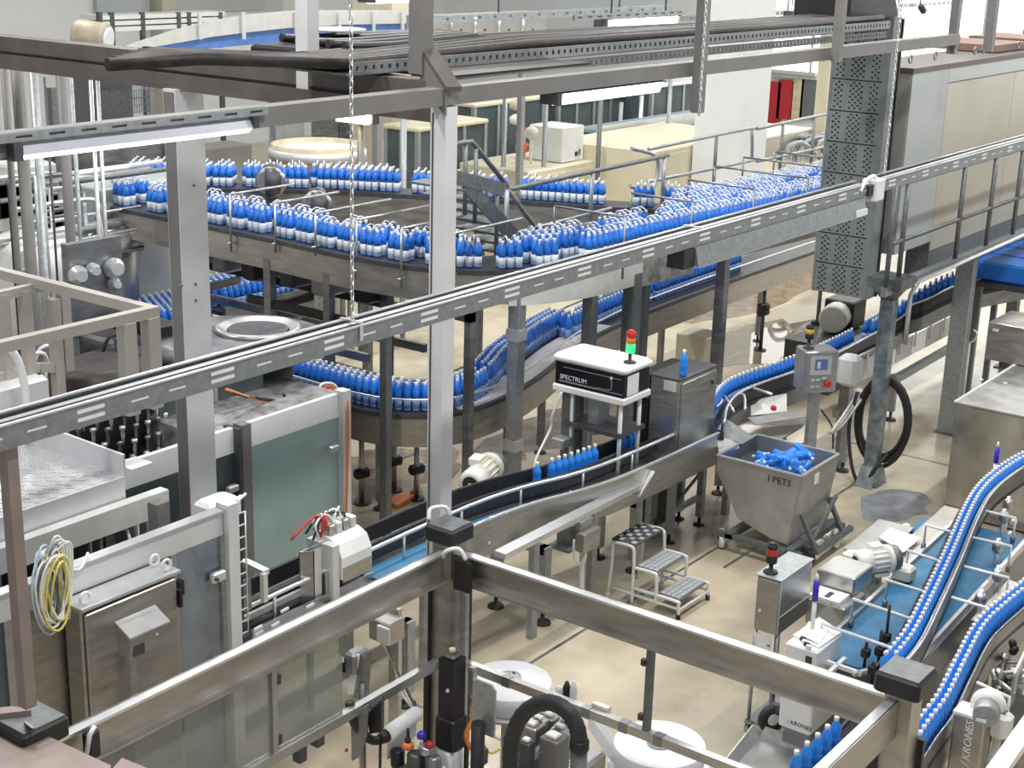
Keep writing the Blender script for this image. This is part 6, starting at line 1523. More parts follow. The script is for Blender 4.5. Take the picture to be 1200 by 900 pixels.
for (a, b) in zip(rim, rim[1:] + rim[:1]): part(G().bar((*a, bz + .008), (*b, bz + .008), .03, .016), 'rim', 'stainless_bright', t)
part(G().box(bx0 + .30, bx0 + .40, by0 - .006, by0, bz - .17, bz - .06), 'paper_sticker', 'paper', t)
for y0_, y1_, z in ((by0 - .02, by0 + .06, .20), (by1 - .28, by1 - .2, .20)):
    part(G().box(bx0 - .1, bx1 + .12, y0_, y1_, z - .05, z + .02), 'fork_rail', 'galv_dark', t)
part(G().box(bx0 - .1, bx0 - .03, by0 - .1, by1 - .1, .15, .20), 'cross_rail', 'galv_dark', t)
part(G().box(bx1 + .05, bx1 + .12, by0 - .1, by1 - .1, .15, .20), 'cross_rail', 'galv_dark', t)
part(G().box(bx0 + .1, bx1 + .1, by0 - .20, by0 - .14, .15, .20), 'side_rail', 'galv_dark', t)
for x in (bx0 + .12, bx1 - .1): part(G().bar((x, by0 - .17, .18), (x + .05, by0 + .04, .5), .04, .04), 'strut', 'galv_dark', t)
part(G().bar((bx0 + .1, by0 - .1, .2), (bx1, by0 - .02, .52), .035, .035), 'strut', 'galv_dark', t)
for x, y, m in ((bx0 - .02, by1 - .12, 'white_plastic'), (bx1 + .02, by1 - .12, 'rubber'), (bx0 + .12, by0 - .08, 'rubber'), (bx1 - .1, by0 - .10, 'white_plastic')):
    w = part(G().lathe([(.05, -.03), (.09, -.028), (.10, -.015), (.10, .015), (.09, .028), (.05, .03)], (x, y, .10), 18, (.55, -.8, 0) if m == 'white_plastic' else (.9, -.3, 0)), 'wheel', m, t)
    part(G().lathe([(.035, -.034), (.035, .034)], (x, y, .10), 10, (.55, -.8, 0) if m == 'white_plastic' else (.9, -.3, 0)), 'hub', 'dark_steel', w)
# marks written on the hopper front
text('I PETS', (bx0 - .004, by0 + .36, bz - .13), (0, -1, 0), (0, 0, 1), .10, 'ink', 'lettering', t)
random.seed(31)
from mathutils import Euler
for k in range(60):
    y = random.uniform(by0 + .16, by1 - .24); x = random.uniform(bx0 + .16, bx1 - .20)
    h = .82 + .16 * max(0, 1 - abs(y - 6.05) / .5) + random.uniform(-.02, .04) - .06 * (k % 3)
    az = random.uniform(0, 6.28); el = random.uniform(-.35, .35); d = Vector((math.cos(az) * math.cos(el), math.sin(az) * math.cos(el), math.sin(el)))
    ex = Vector((0, 0, 1)).rotation_difference(d).to_euler(); st = Vector((x, y, h)) - d * .135
    big_bottle(st, 'blue bottle lying in the heap inside the grey hopper trolley', 'rejected bottles in the hopper', tuple(ex))
part(G().box(bx0 + .1, bx1 - .1, by0 + .12, by1 - .2, .55, .62), 'inner_floor', 'hopper_grey', t)
# ================================================================ STEP STOOL
t = thing('step_stool', 'white tube step stool with three ribbed aluminium treads', 'step stool', (11.2, 6.45, 0))
SX0, SX1 = PZ(717, 640, .58).x, PZ(783, 618, .58).x
SX0, SX1 = 10.93, 11.43
mat('tread_rib', (0.68, 0.70, 0.74), 0.6, 0.32, 0.05, 20)
for k, (yc_, z, d) in enumerate(((6.70, .60, .26), (6.43, .40, .22), (6.18, .20, .22))):
    tr = part(G().bbox(SX0, SX1, yc_ - d / 2, yc_ + d / 2, z - .04, z - .012, .008), 'tread', 'dark_steel' if k == 0 else 'galv_dark', t)
    g = G()
    for i in range(8):
        for j in range(4):
            x = SX0 + .035 + (SX1 - SX0 - .07) * i / 7; y = yc_ - d / 2 + .032 + (d - .064) * j / 3
            if (i + j) % 2 and k == 0: continue
            g.bbox(x - .026, x + .026, y - .022, y + .022, z - .012, z, .004)
    part(g, 'rib_field', 'tread_rib' if k else 'stainless_bright', tr, kind='stuff')
for x in (SX0 - .02, SX1 + .02):
    part(G().tube(smooth_path([(x, 6.83, .012), (x, 6.80, .35), (x, 6.80, .56)], 3), .016, 8), 'rear_leg', 'white_plastic', t)
    part(G().tube(smooth_path([(x, 6.80, .56), (x, 6.6, .57), (x, 6.565, .50), (x, 6.56, .3), (x, 6.56, .02)], 4), .016, 8), 'leg', 'white_plastic', t)
    part(G().tube(smooth_path([(x, 6.56, .37), (x, 6.34, .375), (x, 6.31, .33), (x, 6.305, .15), (x, 6.31, .10)], 4), .016, 8), 'leg', 'white_plastic', t)
    part(G().tube(smooth_path([(x, 6.56, .165), (x, 6.10, .17), (x, 6.065, .14), (x, 6.06, .03)], 4), .016, 8), 'leg', 'white_plastic', t)
    part(G().lathe([(.022, 0), (.022, .05)], (x, 6.06, 0), 10), 'rubber_foot', 'black', t)
    part(G().lathe([(.022, 0), (.022, .04)], (x, 6.83, 0), 10), 'rubber_foot', 'white_plastic', t)
    part(G().tube([(x, 6.82, .10), (x, 6.06, .10)], .014, 6), 'side_rail', 'white_plastic', t)
part(G().tube([(SX0 - .02, 6.06, .09), (SX1 + .02, 6.06, .09)], .014, 6), 'cross_tube', 'white_plastic', t)
# ================================================================ SECOND CONVEYOR (discharge, behind the hopper)
ZC2 = 1.0
c2 = smooth_path([PZ(834, 512, ZC2), PZ(838, 493, ZC2), PZ(852, 476, ZC2), PZ(880, 463, ZC2), PZ(930, 445, ZC2), PZ(985, 419, ZC2), PZ(1045, 385, ZC2 + .1), PZ(1078, 364, ZC2 + .35), PZ(1120, 344, ZC2 + .55), PZ(1200, 328, ZC2 + .65)], 4)
t = conveyor('discharge_conveyor', 'black chain conveyor with a blue bottle file rising behind the mottled post', c2, .20, side_h=.18, side_m='stainless_dark', deck_m='chain_black', edge_m='black', legs=[(1.0, 0), (4, .0), (7, 0)], leg_w=.07)
part(G().strip(offset(c2, -.09, .16), offset(c2, -.11, .16), .18), 'near_guard', 'chain_black', t)
part(G().tube(offset(c2, -.12, .17), .014, 6), 'guide_rail', 'stainless_bright', t)
stream_lane([p for p in c2 if p.x < 17.3], (.03,), .088, .12)
stream_lane([p for p in c2 if p.x >= 17.3], (.055, -.025), .088)
solo(STREAM, 'bottle_stream', ['bottle_foot', 'stream_label', 'bottle_blue', 'cap_white'], 'small blue bottles filling the left bend, the far straight and the discharge file', 'bottles', None, 'stuff')
far = [p for p in c2 if p.x > 15.6 and p.x < 24]
dk = [PZ(u, v, .85) for u, v in ((985, 425), (1045, 398), (1120, 362), (1160, 350))]
t = thing('side_belt', 'dark side belt with pale plates along the discharge conveyor', 'conveyor', (18, 7.0, 0))
part(G().strip([p + Vector((0, .45, 0)) for p in dk], dk, .05), 'navy_belt', 'belt_navy', t)
q0, q1 = PZ(990, 437, .85), PZ(1118, 372, .85)
nseg = 7
for k in range(nseg):
    a, b = q0.lerp(q1, k / nseg), q0.lerp(q1, (k + 1) / nseg)
    part(G().prism([a + Vector((.02, -.02, .06)), b + Vector((-.02, -.02, .06)), b + Vector((-.02, -.02, -.22)), a + Vector((.02, -.02, -.22))], (0, .02, 0)), 'pale_plate', 'painted_light' if k % 2 else 'stainless_bright', t)
    part(G().tube([a + Vector((.05, -.04, -.1)), a + Vector((.05, -.04, .14))], .012, 6), 'stay', 'stainless_bright', t)
part(G().tube([q0 + Vector((0, -.03, .15)), q0.lerp(q1, .5) + Vector((0, -.03, .17)), q1 + Vector((0, -.03, .16))], .016, 8), 'guide_rail', 'stainless_bright', t)
part(G().bar(q0 + Vector((-.3, -.05, -.45)), q1 + Vector((.2, -.05, -.40)), .08, .10), 'frame_beam', 'galvanised', t)
for u, v in ((987, 552), (1043, 492)):
    p = PZ(u, v, 0); lg = part(G().box(p.x - .04, p.x + .04, p.y - .04, p.y + .04, .12, .62), 'leg', 'galvanised', t)
    part(G().lathe([(.018, .13), (.018, .02), (.075, .018), (.08, 0)], (p.x, p.y, 0), 14), 'levelling_foot', 'black', lg)
p = PZ(1118, 345, 1.2)
part(G().lathe([(.12, 0), (.14, .03), (.14, .1), (.1, .12)], p + Vector((-.1, -.2, 0)), 16, (-.4, -.9, 0)), 'white_bearing', 'white_plastic', t)
part(G().box(p.x - .1, p.x + .0, p.y - .3, p.y - .2, .5, 1.05), 'bearing_plate', 'pale_steel', t)
# tray and chute before the hopper
t = thing('reject_chute', 'stainless reject chute with bent plates above the hopper', 'chute', (13.6, 6.9, 0))
def quad(pts, z, m, nm, th=.015):
    part(G().prism([PZ(u, v, zz) for (u, v), zz in zip(pts, z)], (0, 0, -th)), nm, m, t)
quad([(838, 492), (866, 505), (866, 525), (842, 530)], (1.0, 1.0, .95, .95), 'pale_steel', 'chute_plate')
quad([(836, 508), (870, 520), (884, 512), (850, 490)], (.98, .98, 1.0, 1.05), 'galvanised', 'chute_plate')
quad([(876, 489), (940, 483), (947, 488), (885, 497)], (.9, .9, .88, .88), 'stainless_bright', 'drip_tray')
a, b, c, d = PZ(880, 470, .98), PZ(922, 462, .98), PZ(922, 482, .85), PZ(880, 487, .85)
part(G().prism([a, b, c, d], (.02, .02, 0)), 'guard_plate', 'pale_steel', t)
quad([(868, 497), (882, 491), (950, 488), (940, 500), (872, 540)], (.8, .8, .8, .76, .6), 'stainless_warm', 'slope_plate')
for pts in ([(840, 452), (850, 465), (860, 482)], [(842, 455), (846, 470), (838, 478)], [(880, 454), (905, 462)], [(862, 462), (872, 463), (873, 480)]):
    part(G().tube(smooth_path([PZ(u, v, 1.15) for u, v in pts], 3), .015, 6), 'bent_rod', 'stainless_bright', t)
r_ = PZ(905, 478, .95); part(G().lathe([(.015, 0), (.032, .015), (.032, .045), (.015, .06)], r_, 10, (-.5, -.7, .2)), 'red_knob', 'red', t)
for u, v in ((868, 560), (930, 535)): p = PZ(u, v, .45); part(G().box(p.x - .035, p.x + .035, p.y + .12, p.y + .19, 0, .75), 'leg', 'galvanised', t)
# operator panel
hp = PZ(953, 470, 1.2); hx_, hy_ = hp.x, hp.y
zt1 = zup(hx_, hy_, 408); zb1_ = zup(hx_, hy_, 456)
rz = math.radians(-41)
Mh = Matrix.Translation((hx_, hy_, 0)) @ Matrix.Rotation(rz, 4, 'Z')
t = thing('operator_panel', 'tilted grey operator panel with blue screen and red stop button behind the hopper', 'control panel', (hx_, hy_, 0))
G0 = lambda: G(Mh)
H_ = zt1 - zb1_
part(G0().bbox(-.19, .19, -.13, .15, zb1_, zt1, .012), 'housing', 'stainless', t)
part(G0().box(-.175, .175, -.136, -.13, zb1_ + .02, zt1 - .02), 'face_plate', 'galvanised', t)
fp = part(G0().box(-.13, .11, -.142, -.136, zb1_ + H_ * .44, zt1 - .05), 'screen_bezel', 'pale_steel', t)
part(G0().box(-.08, .06, -.145, -.142, zb1_ + H_ * .56, zt1 - .085), 'screen', 'screen', fp)
part(G0().box(-.055, -.02, -.147, -.145, zb1_ + H_ * .60, zt1 - .11), 'screen_window', 'paper', fp)
part(G0().lathe([(.038, 0), (.040, .02), (.034, .04)], (.08, -.136, zb1_ + H_ * .22), 14, (0, -1, 0)), 'stop_button', 'red', t)
for x, z in ((-.09, .32), (-.03, .32), (.04, .36), (-.09, .16), (-.03, .16)): part(G0().box(x - .022, x + .022, -.142, -.136, zb1_ + H_ * z - .012, zb1_ + H_ * z + .012), 'button', 'paper' if z > .2 else 'motor_cream', t)
part(G0().box(-.04, .06, -.04, .06, .03, zb1_), 'stand', 'galvanised', t)
part(G0().box(-.15, .17, -.15, .17, 0, .03), 'stand_foot', 'galv_dark', t)
pb_ = Mh @ Vector((-.10, .02, 0))
beacon(pb_.x, pb_.y, zt1 + .001, [('black', .06), ('amber_lens', .05), ('black', .03)], 'black and amber beacon on the operator panel', .045, .10)
p = PZ(995, 432, 1.2)
t = thing('white_unit', 'white rounded drive unit right of the operator panel', 'machine', (p.x, p.y, 0))
part(G().bbox(p.x - .10, p.x + .14, p.y - .12, p.y + .12, 1.0, 1.36, .04), 'casing', 'white_plastic', t)
part(G().bbox(p.x - .14, p.x - .02, p.y - .24, p.y - .13, .80, 1.02, .03), 'lower_casing', 'pale_steel', t)
part(G().box(p.x - .05, p.x + .05, p.y - .05, p.y + .05, 0, 1.0), 'stand', 'stainless_dark', t)
for k in range(3): part(G().tube(smooth_path([(p.x - .2, p.y - .2 - .04 * k, .95), (p.x - .5, p.y - .2, .8 - .06 * k), (p.x - .7, p.y - .15, .62)], 4), .018, 6), 'pipe', 'pale_steel', t)
for pts in ([(952, 490), (955, 530), (948, 550)], [(962, 480), (975, 500), (976, 525)], [(940, 520), (970, 540), (985, 550)]):
    part(G().tube(smooth_path([PZ(u, v, .5) for u, v in pts], 4), .012, 6), 'black_hose', 'rubber', t)
# under conveyors: shapes behind the discharge line
p = PZ(975, 375, .9)
t = thing('pump_unit', 'cream pump with black drive on dark base behind the operator panel', 'pump', (p.x, p.y, 0))
part(G().lathe([(.18, 0), (.2, .03), (.2, .3), (.15, .34)], p, 14, (1, .2, 0)), 'pump_body', 'motor_cream', t)
part(G().bbox(p.x + .36, p.x + .8, p.y - .15, p.y + .3, .7, 1.1, .02), 'black_drive', 'black', t)
part(G().box(p.x - .6, p.x + 1.2, p.y - .3, p.y + .4, 0, .68), 'base', 'dark_steel', t)
for u, v in ((895, 358), (958, 378)):
    q = PZ(u, v, .7); 
    s_ = thing('levelling_stand', 'black knobbed levelling stand ' + ('left' if u < 900 else 'right') + ' of the wet floor patch', 'stand', (q.x, q.y, 0))
    part(G().tube([(q.x, q.y, 0), (q.x, q.y, 1.2)], .03, 8), 'rod', 'dark_steel', s_)
    for z in (.6, .68): part(G().lathe([(.03, -.1), (.06, -.08), (.06, .08), (.03, .1)], (q.x, q.y, z), 10, (1, -.3, 0)), 'clamp', 'black', s_)
    part(G().lathe([(.09, 0), (.09, .02)], (q.x, q.y, 0), 12), 'foot', 'black', s_)
p = PZ(815, 390, .5)
t = thing('beige_carton', 'beige carton under the lower bottle conveyor behind the steel cabinet', 'carton', (p.x, p.y, 0))
part(G().bbox(p.x - .2, p.x + .3, p.y - .3, p.y + .2, 0, .5, .01), 'box_body', 'cream_paint', t)
part(G().box(p.x - .2, p.x + .3, p.y - .06, p.y - .04, .5, .503), 'tape', 'beige_warm', t)
text('SIDEL', (p.x - .203, p.y + .12, .3), (0, -1, 0), (0, 0, 1), .08, 'ink', 'lettering', t) if False else None
# stainless box cabinet at the right edge
cx0, cy1 = 15.05, 5.16
zc1 = zup(cx0, cy1, 471)
xr = PZ(1152, 424, zc1).x
t = thing('steel_service_cabinet', 'large stainless steel cabinet at the right edge behind the bottle lanes', 'cabinet', (cx0 + 1, 4.2, 0))
mat('stainless_cloudy', (0.50, 0.49, 0.47), 0.9, 0.28, 0.30, 2.2, 0.05, (1, 1, .8), rvar=.12)
part(G().bbox(cx0, xr + .2, 3.0, cy1, .02, zc1 - .02, .01), 'body', 'stainless_cloudy', t)
part(G().box(cx0 - .01, xr + .2, 2.98, cy1 + .012, zc1 - .02, zc1), 'top_plate', 'stainless', t)
part(G().bar((cx0 - .012, cy1 + .008, zc1 + .003), (xr + .2, cy1 + .008, zc1 + .003), .03, .014), 'bright_edge', 'white_plastic', t)
part(G().box(cx0 - .012, cx0, 3.0, cy1 - .02, .05, .12), 'plinth', 'stainless_dark', t)
for u, v in ((1150, 445), (1178, 449)): p = PZ(u, v, zc1); part(G().cb((p.x, p.y, zc1 + .001), .05, .04, .004, .4), 'white_tag', 'paper', t)
p = PZ(1153, 421, zc1)
t = thing('grey_box', 'plain grey steel box standing on the stainless cabinet', 'box', (p.x + .3, p.y - .4, zc1))
zz = zup(p.x, p.y, 377)
part(G().bbox(p.x, p.x + .75, p.y - .62, p.y, zc1 + .006, zz, .01), 'casing', 'stainless_warm', t)
part(G().box(p.x - .004, p.x, p.y - .13, p.y - .06, zz - .10, zz - .07), 'white_tag', 'paper', t)
g_ = PZ(1134, 424, .9)
solo(G().tube(smooth_path([(g_.x, g_.y, 1.15), (g_.x - .02, g_.y - .06, 1.2), (g_.x, g_.y - .08, 1.28), (g_.x + .02, g_.y - .02, 1.32)], 4), .012, 6).tube([(g_.x, g_.y, 0), (g_.x, g_.y, 1.15)], .012, 6), 'hook_rod', 'cable_pale', 'small white hook on a thin rod left of the grey steel box', 'hook')
# marker pens
def marker(p, z1, label, h=.42):
    t = thing('marker_rod', label, 'marker', (p.x, p.y, z1))
    part(G().tube([(p.x, p.y, z1), (p.x, p.y, z1 + h)], .018, 8), 'white_rod', 'white_plastic', t)
    part(G().tube([(p.x, p.y, z1 + h), (p.x, p.y, z1 + h + .16)], .024, 8), 'blue_grip', 'pen_blue', t)
    part(G().tube([(p.x, p.y, z1 + h + .16), (p.x, p.y, z1 + h + .21)], [.02, .008], 8), 'tip', 'cable_pale', t)
# ================================================================ BOTTLE LANES AND BLUE BELT (lower right)
ZB3 = .92
bl = [PZ(958, 768, ZB3), PZ(1118, 618, ZB3)]; br = [PZ(1062, 782, ZB3), PZ(1172, 607, ZB3)]
bl[1] = bl[0] + (bl[1] - bl[0]) * 1.05
d_ = (bl[1] - bl[0]).normalized()
wv = Vector((-d_.y, d_.x, 0)); wid = abs((br[0] - bl[0]).dot(wv)) 
L0, L1 = bl[0], bl[1]; R0, R1 = L0 - wv * wid, L1 - wv * wid
t = thing('belt_conveyor', 'wide blue belt conveyor under the diagonal bottle lane', 'conveyor', tuple((L0 + R1) / 2 - Vector((0, 0, ZB3))))
BCV = t
part(G().strip([L0, L1], [R0, R1], .03), 'blue_belt', 'belt_blue', t)
part(G().bar(L0 + wv * .03 + Vector((0, 0, .0)), L1 + wv * .03, .03, .07), 'edge_profile', 'stainless_bright', t)
part(G().bar(R0 - wv * .03, R1 - wv * .03, .03, .07), 'edge_profile', 'stainless_bright', t)
part(G().prism([L0 + Vector((0, 0, -.03)), R0 + Vector((0, 0, -.03)), R0 + Vector((0, 0, -.3)), L0 + Vector((0, 0, -.3))], d_ * .02), 'end_plate', 'dark_steel', t)
part(G().strip([L0 + wv * .04 + Vector((0, 0, -.04)), L1 + wv * .04 + Vector((0, 0, -.04))], [L0 + wv * .055 + Vector((0, 0, -.04)), L1 + wv * .055 + Vector((0, 0, -.04))], .25), 'side_plate', 'stainless', t)
part(G().strip([R0 - wv * .055 + Vector((0, 0, -.04)), R1 - wv * .055 + Vector((0, 0, -.04))], [R0 - wv * .04 + Vector((0, 0, -.04)), R1 - wv * .04 + Vector((0, 0, -.04))], .28), 'side_plate', 'stainless_dark', t)
for f in (.06, .5, .95):
    for s_ in (0, 1):
        c = (L0.lerp(L1, f) if s_ else R0.lerp(R1, f)); part(G().box(c.x - .035, c.x + .035, c.y - .035, c.y + .035, 0, ZB3 - .3), 'leg', 'stainless_dark', t)
# left machine plate with motor, boxes, papers
pl0, pl1 = L0 + wv * .07, L1 + wv * .07
f0, f1 = .42, 1.1
a, b = pl0.lerp(pl1, f0), pl0.lerp(pl1, f1)
t = thing('drive_bench', 'grey machine bench along the left side of the blue belt', 'machine', tuple((a + b) / 2 + wv * .2 - Vector((0, 0, ZB3))))
part(G().prism([a, b, b + wv * .18, a + wv * .18], (0, 0, -.04)), 'bench_top', 'stainless_warm', t)
part(G().prism([a + wv * .2 - Vector((0, 0, .06)), a.lerp(b, .62) + wv * .2 - Vector((0, 0, .06)), a.lerp(b, .62) + wv * .52 - Vector((0, 0, .06)), a + wv * .52 - Vector((0, 0, .06))], (0, 0, -.35)), 'lower_box', 'stainless_dark', t)
part(G().prism([a.lerp(b, .30) + wv * .22, a.lerp(b, .68) + wv * .22, a.lerp(b, .68) + wv * .55, a.lerp(b, .30) + wv * .55], (0, 0, -.03)), 'bench_top', 'stainless', t)
for k, f in enumerate((.1, .9)):
    c = a.lerp(b, f) + wv * .1; part(G().box(c.x - .04, c.x + .04, c.y - .04, c.y + .04, 0, ZB3 - .04), 'leg', 'stainless_dark', t)
c = PZ(1052, 632, ZB3 + .02)
solo(G().prism([PZ(1043, 619, ZB3 + .03), PZ(1079, 631, ZB3 + .03), PZ(1059, 648, ZB3 + .03), PZ(1030, 630, ZB3 + .03)], (0, 0, .008)), 'paper_sheet', 'paper', 'white sheet lying on the bench behind the white gear motor', 'paper')
q = [PZ(1080, 607, ZB3 - .06), PZ(1102, 612, ZB3 - .06), PZ(1086, 628, ZB3 - .06), PZ(1064, 621, ZB3 - .06)]
t = thing('small_blue_belt', 'short blue belt beyond the white sheet', 'conveyor', tuple(q[0] - Vector((0, 0, ZB3 - .06))))
part(G().prism(q, (0, 0, -.04)), 'blue_belt', 'belt_blue', t)
part(G().prism([p - Vector((0, 0, .045)) for p in q], (0, 0, -.2)), 'frame_box', 'stainless_dark', t)
part(G().box(q[0].x - .04, q[0].x + .04, q[0].y - .3, q[0].y - .22, 0, .66), 'leg', 'stainless_dark', t)
part(G().lathe([(.03, 0), (.04, .02), (.03, .05)], q[3] + Vector((0, .02, .0)), 10), 'end_knob', 'white_plastic', t)
p = PZ(1024, 657, 1.10)
mt = gear_motor(p, (.75, -.55, .05), .105, .34, 'white gear motor beside the blue belt', 'motor_white', True, 0)
part(G().bbox(p.x - .12, p.x + .0, p.y + .08, p.y + .24, 1.0, 1.16, .03), 'white_head', 'motor_white', mt)
part(G().bbox(p.x + .10, p.x + .26, p.y - .28, p.y - .12, .93, 1.05, .02), 'bearing_block', 'motor_cream', mt)
# clear side guard
g = G().prism([L0 + wv * .05 + Vector((0, 0, .04)), L0.lerp(L1, .36) + wv * .05 + Vector((0, 0, .04)), L0.lerp(L1, .36) + wv * .16 + Vector((0, 0, .16)), L0 + wv * .16 + Vector((0, 0, .16))], (0, 0, -.008))
solo(g, 'clear_guard', 'glass_clear', 'clear sloping guard along the near left edge of the blue belt', 'guard')
# the diagonal bottle lane above the belt
ZL3 = 1.02
l3 = smooth_path([PZ(1040, 800, ZL3), PZ(1062, 772, ZL3), PZ(1084, 728, ZL3), PZ(1108, 676, ZL3), PZ(1133, 618, ZL3), PZ(1152, 590, ZL3), PZ(1182, 566, ZL3), PZ(1215, 548, ZL3), PZ(1260, 522, ZL3)], 5)
t = thing('bottle_lane', 'black sided bottle lane curving across the blue belt', 'conveyor', tuple(l3[len(l3) // 2] - Vector((0, 0, ZL3))))
part(G().strip(offset(l3, .095), offset(l3, -.095), .04), 'chain_deck', 'chain_black', t)
part(G().strip(offset(l3, .105, .10), offset(l3, .085, .10), .12), 'inner_guide', 'black', t)
part(G().strip(offset(l3, -.075, .17), offset(l3, -.095, .17), .21), 'outer_guide', 'stainless_dark', t)
part(G().tube(offset(l3, -.10, .17), .012, 6), 'guide_edge', 'stainless', t)
for f in (.3, .6, .9):
    c = l3[int(f * (len(l3) - 1))]; part(G().box(c.x - .03, c.x + .03, c.y - .03, c.y + .03, ZB3 - .0 if f < .7 else 0, ZL3 - .04), 'lane_stay' if f < .7 else 'leg', 'stainless_dark', t)
k3 = 0
def lane_big(path, offs, pitch, label, group, start=0):
    for r, off in enumerate(offs):
        k = 0
        for p, d in along(offset(path, off), pitch, start + (pitch / 2 if r % 2 else 0)):
            u, v = proj(p)
            if u > 1206 or v > 915 or v < 530: continue
            k += 1; big_bottle((p.x, p.y, p.z), nth(k) + ' blue bottle up the ' + ('left' if r == 0 else 'right') + ' row of the ' + label, group, None, .88)
lane_big(l3, (.031, -.027), .081, 'lane across the blue belt', 'bottles on the lane across the blue belt')
# white support rods
def rods(label, items, cat='rod', grp=None):
    for ki, (u0, v0, u1, v1) in enumerate(items):
        a, b = PZ(u0, v0, 1.16), PZ(u1, v1, 1.16)
        t = thing('support_rod', nth(ki + 1) + ' ' + label, cat, tuple(a - Vector((0, 0, .24))), grp)
        part(G().tube([a - Vector((0, 0, .2)), a, b], .013, 7), 'white_rod', 'white_plastic', t)
        part(G().lathe([(.022, -.03), (.022, .03)], a - Vector((0, 0, .2)), 8), 'rod_clamp', 'stainless_dark', t)
rods('white support rod from the lower end along the left edge of the blue belt', [(963, 731, 1055, 763), (1000, 702, 1075, 728), (1040, 680, 1088, 695), (1064, 645, 1102, 658), (1085, 615, 1117, 624)], 'rod', 'left support rods over the blue belt')
rods('white support rod on the right side of the blue belt', [(1162, 714, 1115, 700), (1182, 677, 1130, 664), (1185, 640, 1140, 630), (1190, 607, 1155, 599), (1070, 778, 1036, 765)], 'rod', 'right support rods over the blue belt')
# right hand clamps and steel plate
a = [PZ(1138, 726, 1.0), PZ(1153, 733, 1.0), PZ(1198, 685, 1.0), PZ(1182, 679, 1.0)]
t = thing('steel_side_box', 'flat topped steel side box right of the blue belt', 'machine', tuple(a[1] - Vector((0, 0, 1.0))))
part(G().prism(a, (0, 0, -.012)), 'top_plate', 'stainless_warm', t)
part(G().prism([p - Vector((0, 0, .013)) for p in a], (0, 0, -.32)), 'box_body', 'stainless_dark', t)
part(G().box(a[2].x - .05, a[2].x + .05, a[2].y + .02, a[2].y + .1, 0, .66), 'leg', 'stainless_dark', t)
random.seed(12)
for i, (u, v) in enumerate(((1175, 615), (1168, 650), (1168, 683), (1148, 712), (1180, 600))):
    p = PZ(u, v, 1.0)
    t = thing('rod_clamp_tower', nth(i + 1) + ' shiny clamp tower holding a white rod right of the blue belt', 'clamp', (p.x, p.y, .6), 'clamp towers right of the belt')
    part(G().tube([(p.x, p.y, .6), (p.x, p.y, 1.15)], .018, 8), 'clamp_post', 'stainless_bright', t)
    part(G().lathe([(.03, 0), (.045, .02), (.045, .08), (.03, .1)], (p.x, p.y, 1.02), 10), 'clamp_head', 'stainless', t)
    part(G().lathe([(.02, 0), (.035, .02), (.035, .05), (.02, .06)], (p.x + .03, p.y - .04, .9), 8, (1, -.4, 0)), 'knob', 'black' if i % 2 else 'stainless_bright', t)
    part(G().bbox(p.x - .05, p.x + .05, p.y - .05, p.y + .05, .55, .64, .008), 'clamp_base', 'stainless_dark', t)
    part(G().box(p.x - .03, p.x + .03, p.y - .03, p.y + .03, 0, .55), 'stand', 'stainless_dark', t)
# second lane at the right edge
ZL4 = 1.0
l4 = smooth_path([PZ(1050, 925, ZL4), PZ(1078, 880, ZL4), PZ(1100, 850, ZL4), PZ(1122, 805, ZL4), PZ(1145, 762, ZL4), PZ(1172, 735, ZL4), PZ(1200, 712, ZL4), PZ(1240, 680, ZL4)], 5)
t = thing('bottle_lane', 'black sided bottle lane leading to the lower right corner', 'conveyor', tuple(l4[len(l4) // 2] - Vector((0, 0, ZL4))))
part(G().strip(offset(l4, .095), offset(l4, -.095), .04), 'chain_deck', 'chain_black', t)
part(G().strip(offset(l4, -.075, .10), offset(l4, -.095, .10), .30), 'outer_guide', 'stainless_dark', t)
part(G().tube(offset(l4, -.085, .108), .010, 6), 'guide_edge', 'stainless_warm', t)
l4b = [p for p in l4 if proj(p)[1] < 800]
part(G().strip(offset(l4b, -.34, .12), offset(l4b, -.36, .12), .24), 'side_plate', 'stainless', t)
part(G().tube(offset(l4b, -.35, .13), .014, 6), 'side_rail', 'stainless_bright', t)
for f in (.35, .75):
    c = l4[int(f * (len(l4) - 1))]; part(G().box(c.x - .03, c.x + .03, c.y - .03, c.y + .03, 0, ZL4 - .04), 'leg', 'stainless_dark', t)
lane_big(l4, (.031, -.027), .081, 'lower right lane', 'bottles on the lower right lane')
rods('white guide support rod beside the lower right bottle lane', [(1183, 817, 1145, 800), (1058, 833, 1080, 842)], 'rod', 'support rods of the lower right lane')
# gear case with lettering
ztop = 1.22
pa_, pb2 = PZ(1119, 834, ztop), PZ(1153, 849, ztop); gx, gy1, gy0 = (pa_.x + pb2.x) / 2, pa_.y, pb2.y; gm = (gy0 + gy1) / 2
t = thing('gear_case', 'tall grey gear case with lettering and a white motor in the lower right corner', 'gearbox', (gx + .08, gm, 0))
part(G().bbox(gx, gx + .15, gy0, gy1, .25, ztop, .012), 'case', 'stainless_warm', t)
part(G().box(gx - .005, gx + .16, gy0 - .005, gy1 + .005, ztop, ztop + .02), 'white_cap', 'white_plastic', t)
part(G().box(gx + .02, gx + .13, gy0 + .03, gy1 - .03, 0, .25), 'stand', 'stainless_dark', t)
text('/ KRONES', (gx - .003, gm - .035, zup(gx, gm, 897)), (0, 0, 1), (0, 1, 0), .075, 'letter_white', 'lettering', t, None, .002, .2)
mc = PZ(1154, 833, ztop + .04)
part(G().lathe([(.06, -.02), (.105, -.01), (.112, .02), (.112, .06)], mc + Vector((.05, 0, .0)), 20, (.95, .2, 0)), 'white_dome', 'motor_white', t)
part(G().lathe([(.075, -.13), (.08, -.10), (.085, .0)], mc + Vector((.05, 0, 0)), 16, (.95, .2, 0)), 'finned_body', 'galvanised', t)
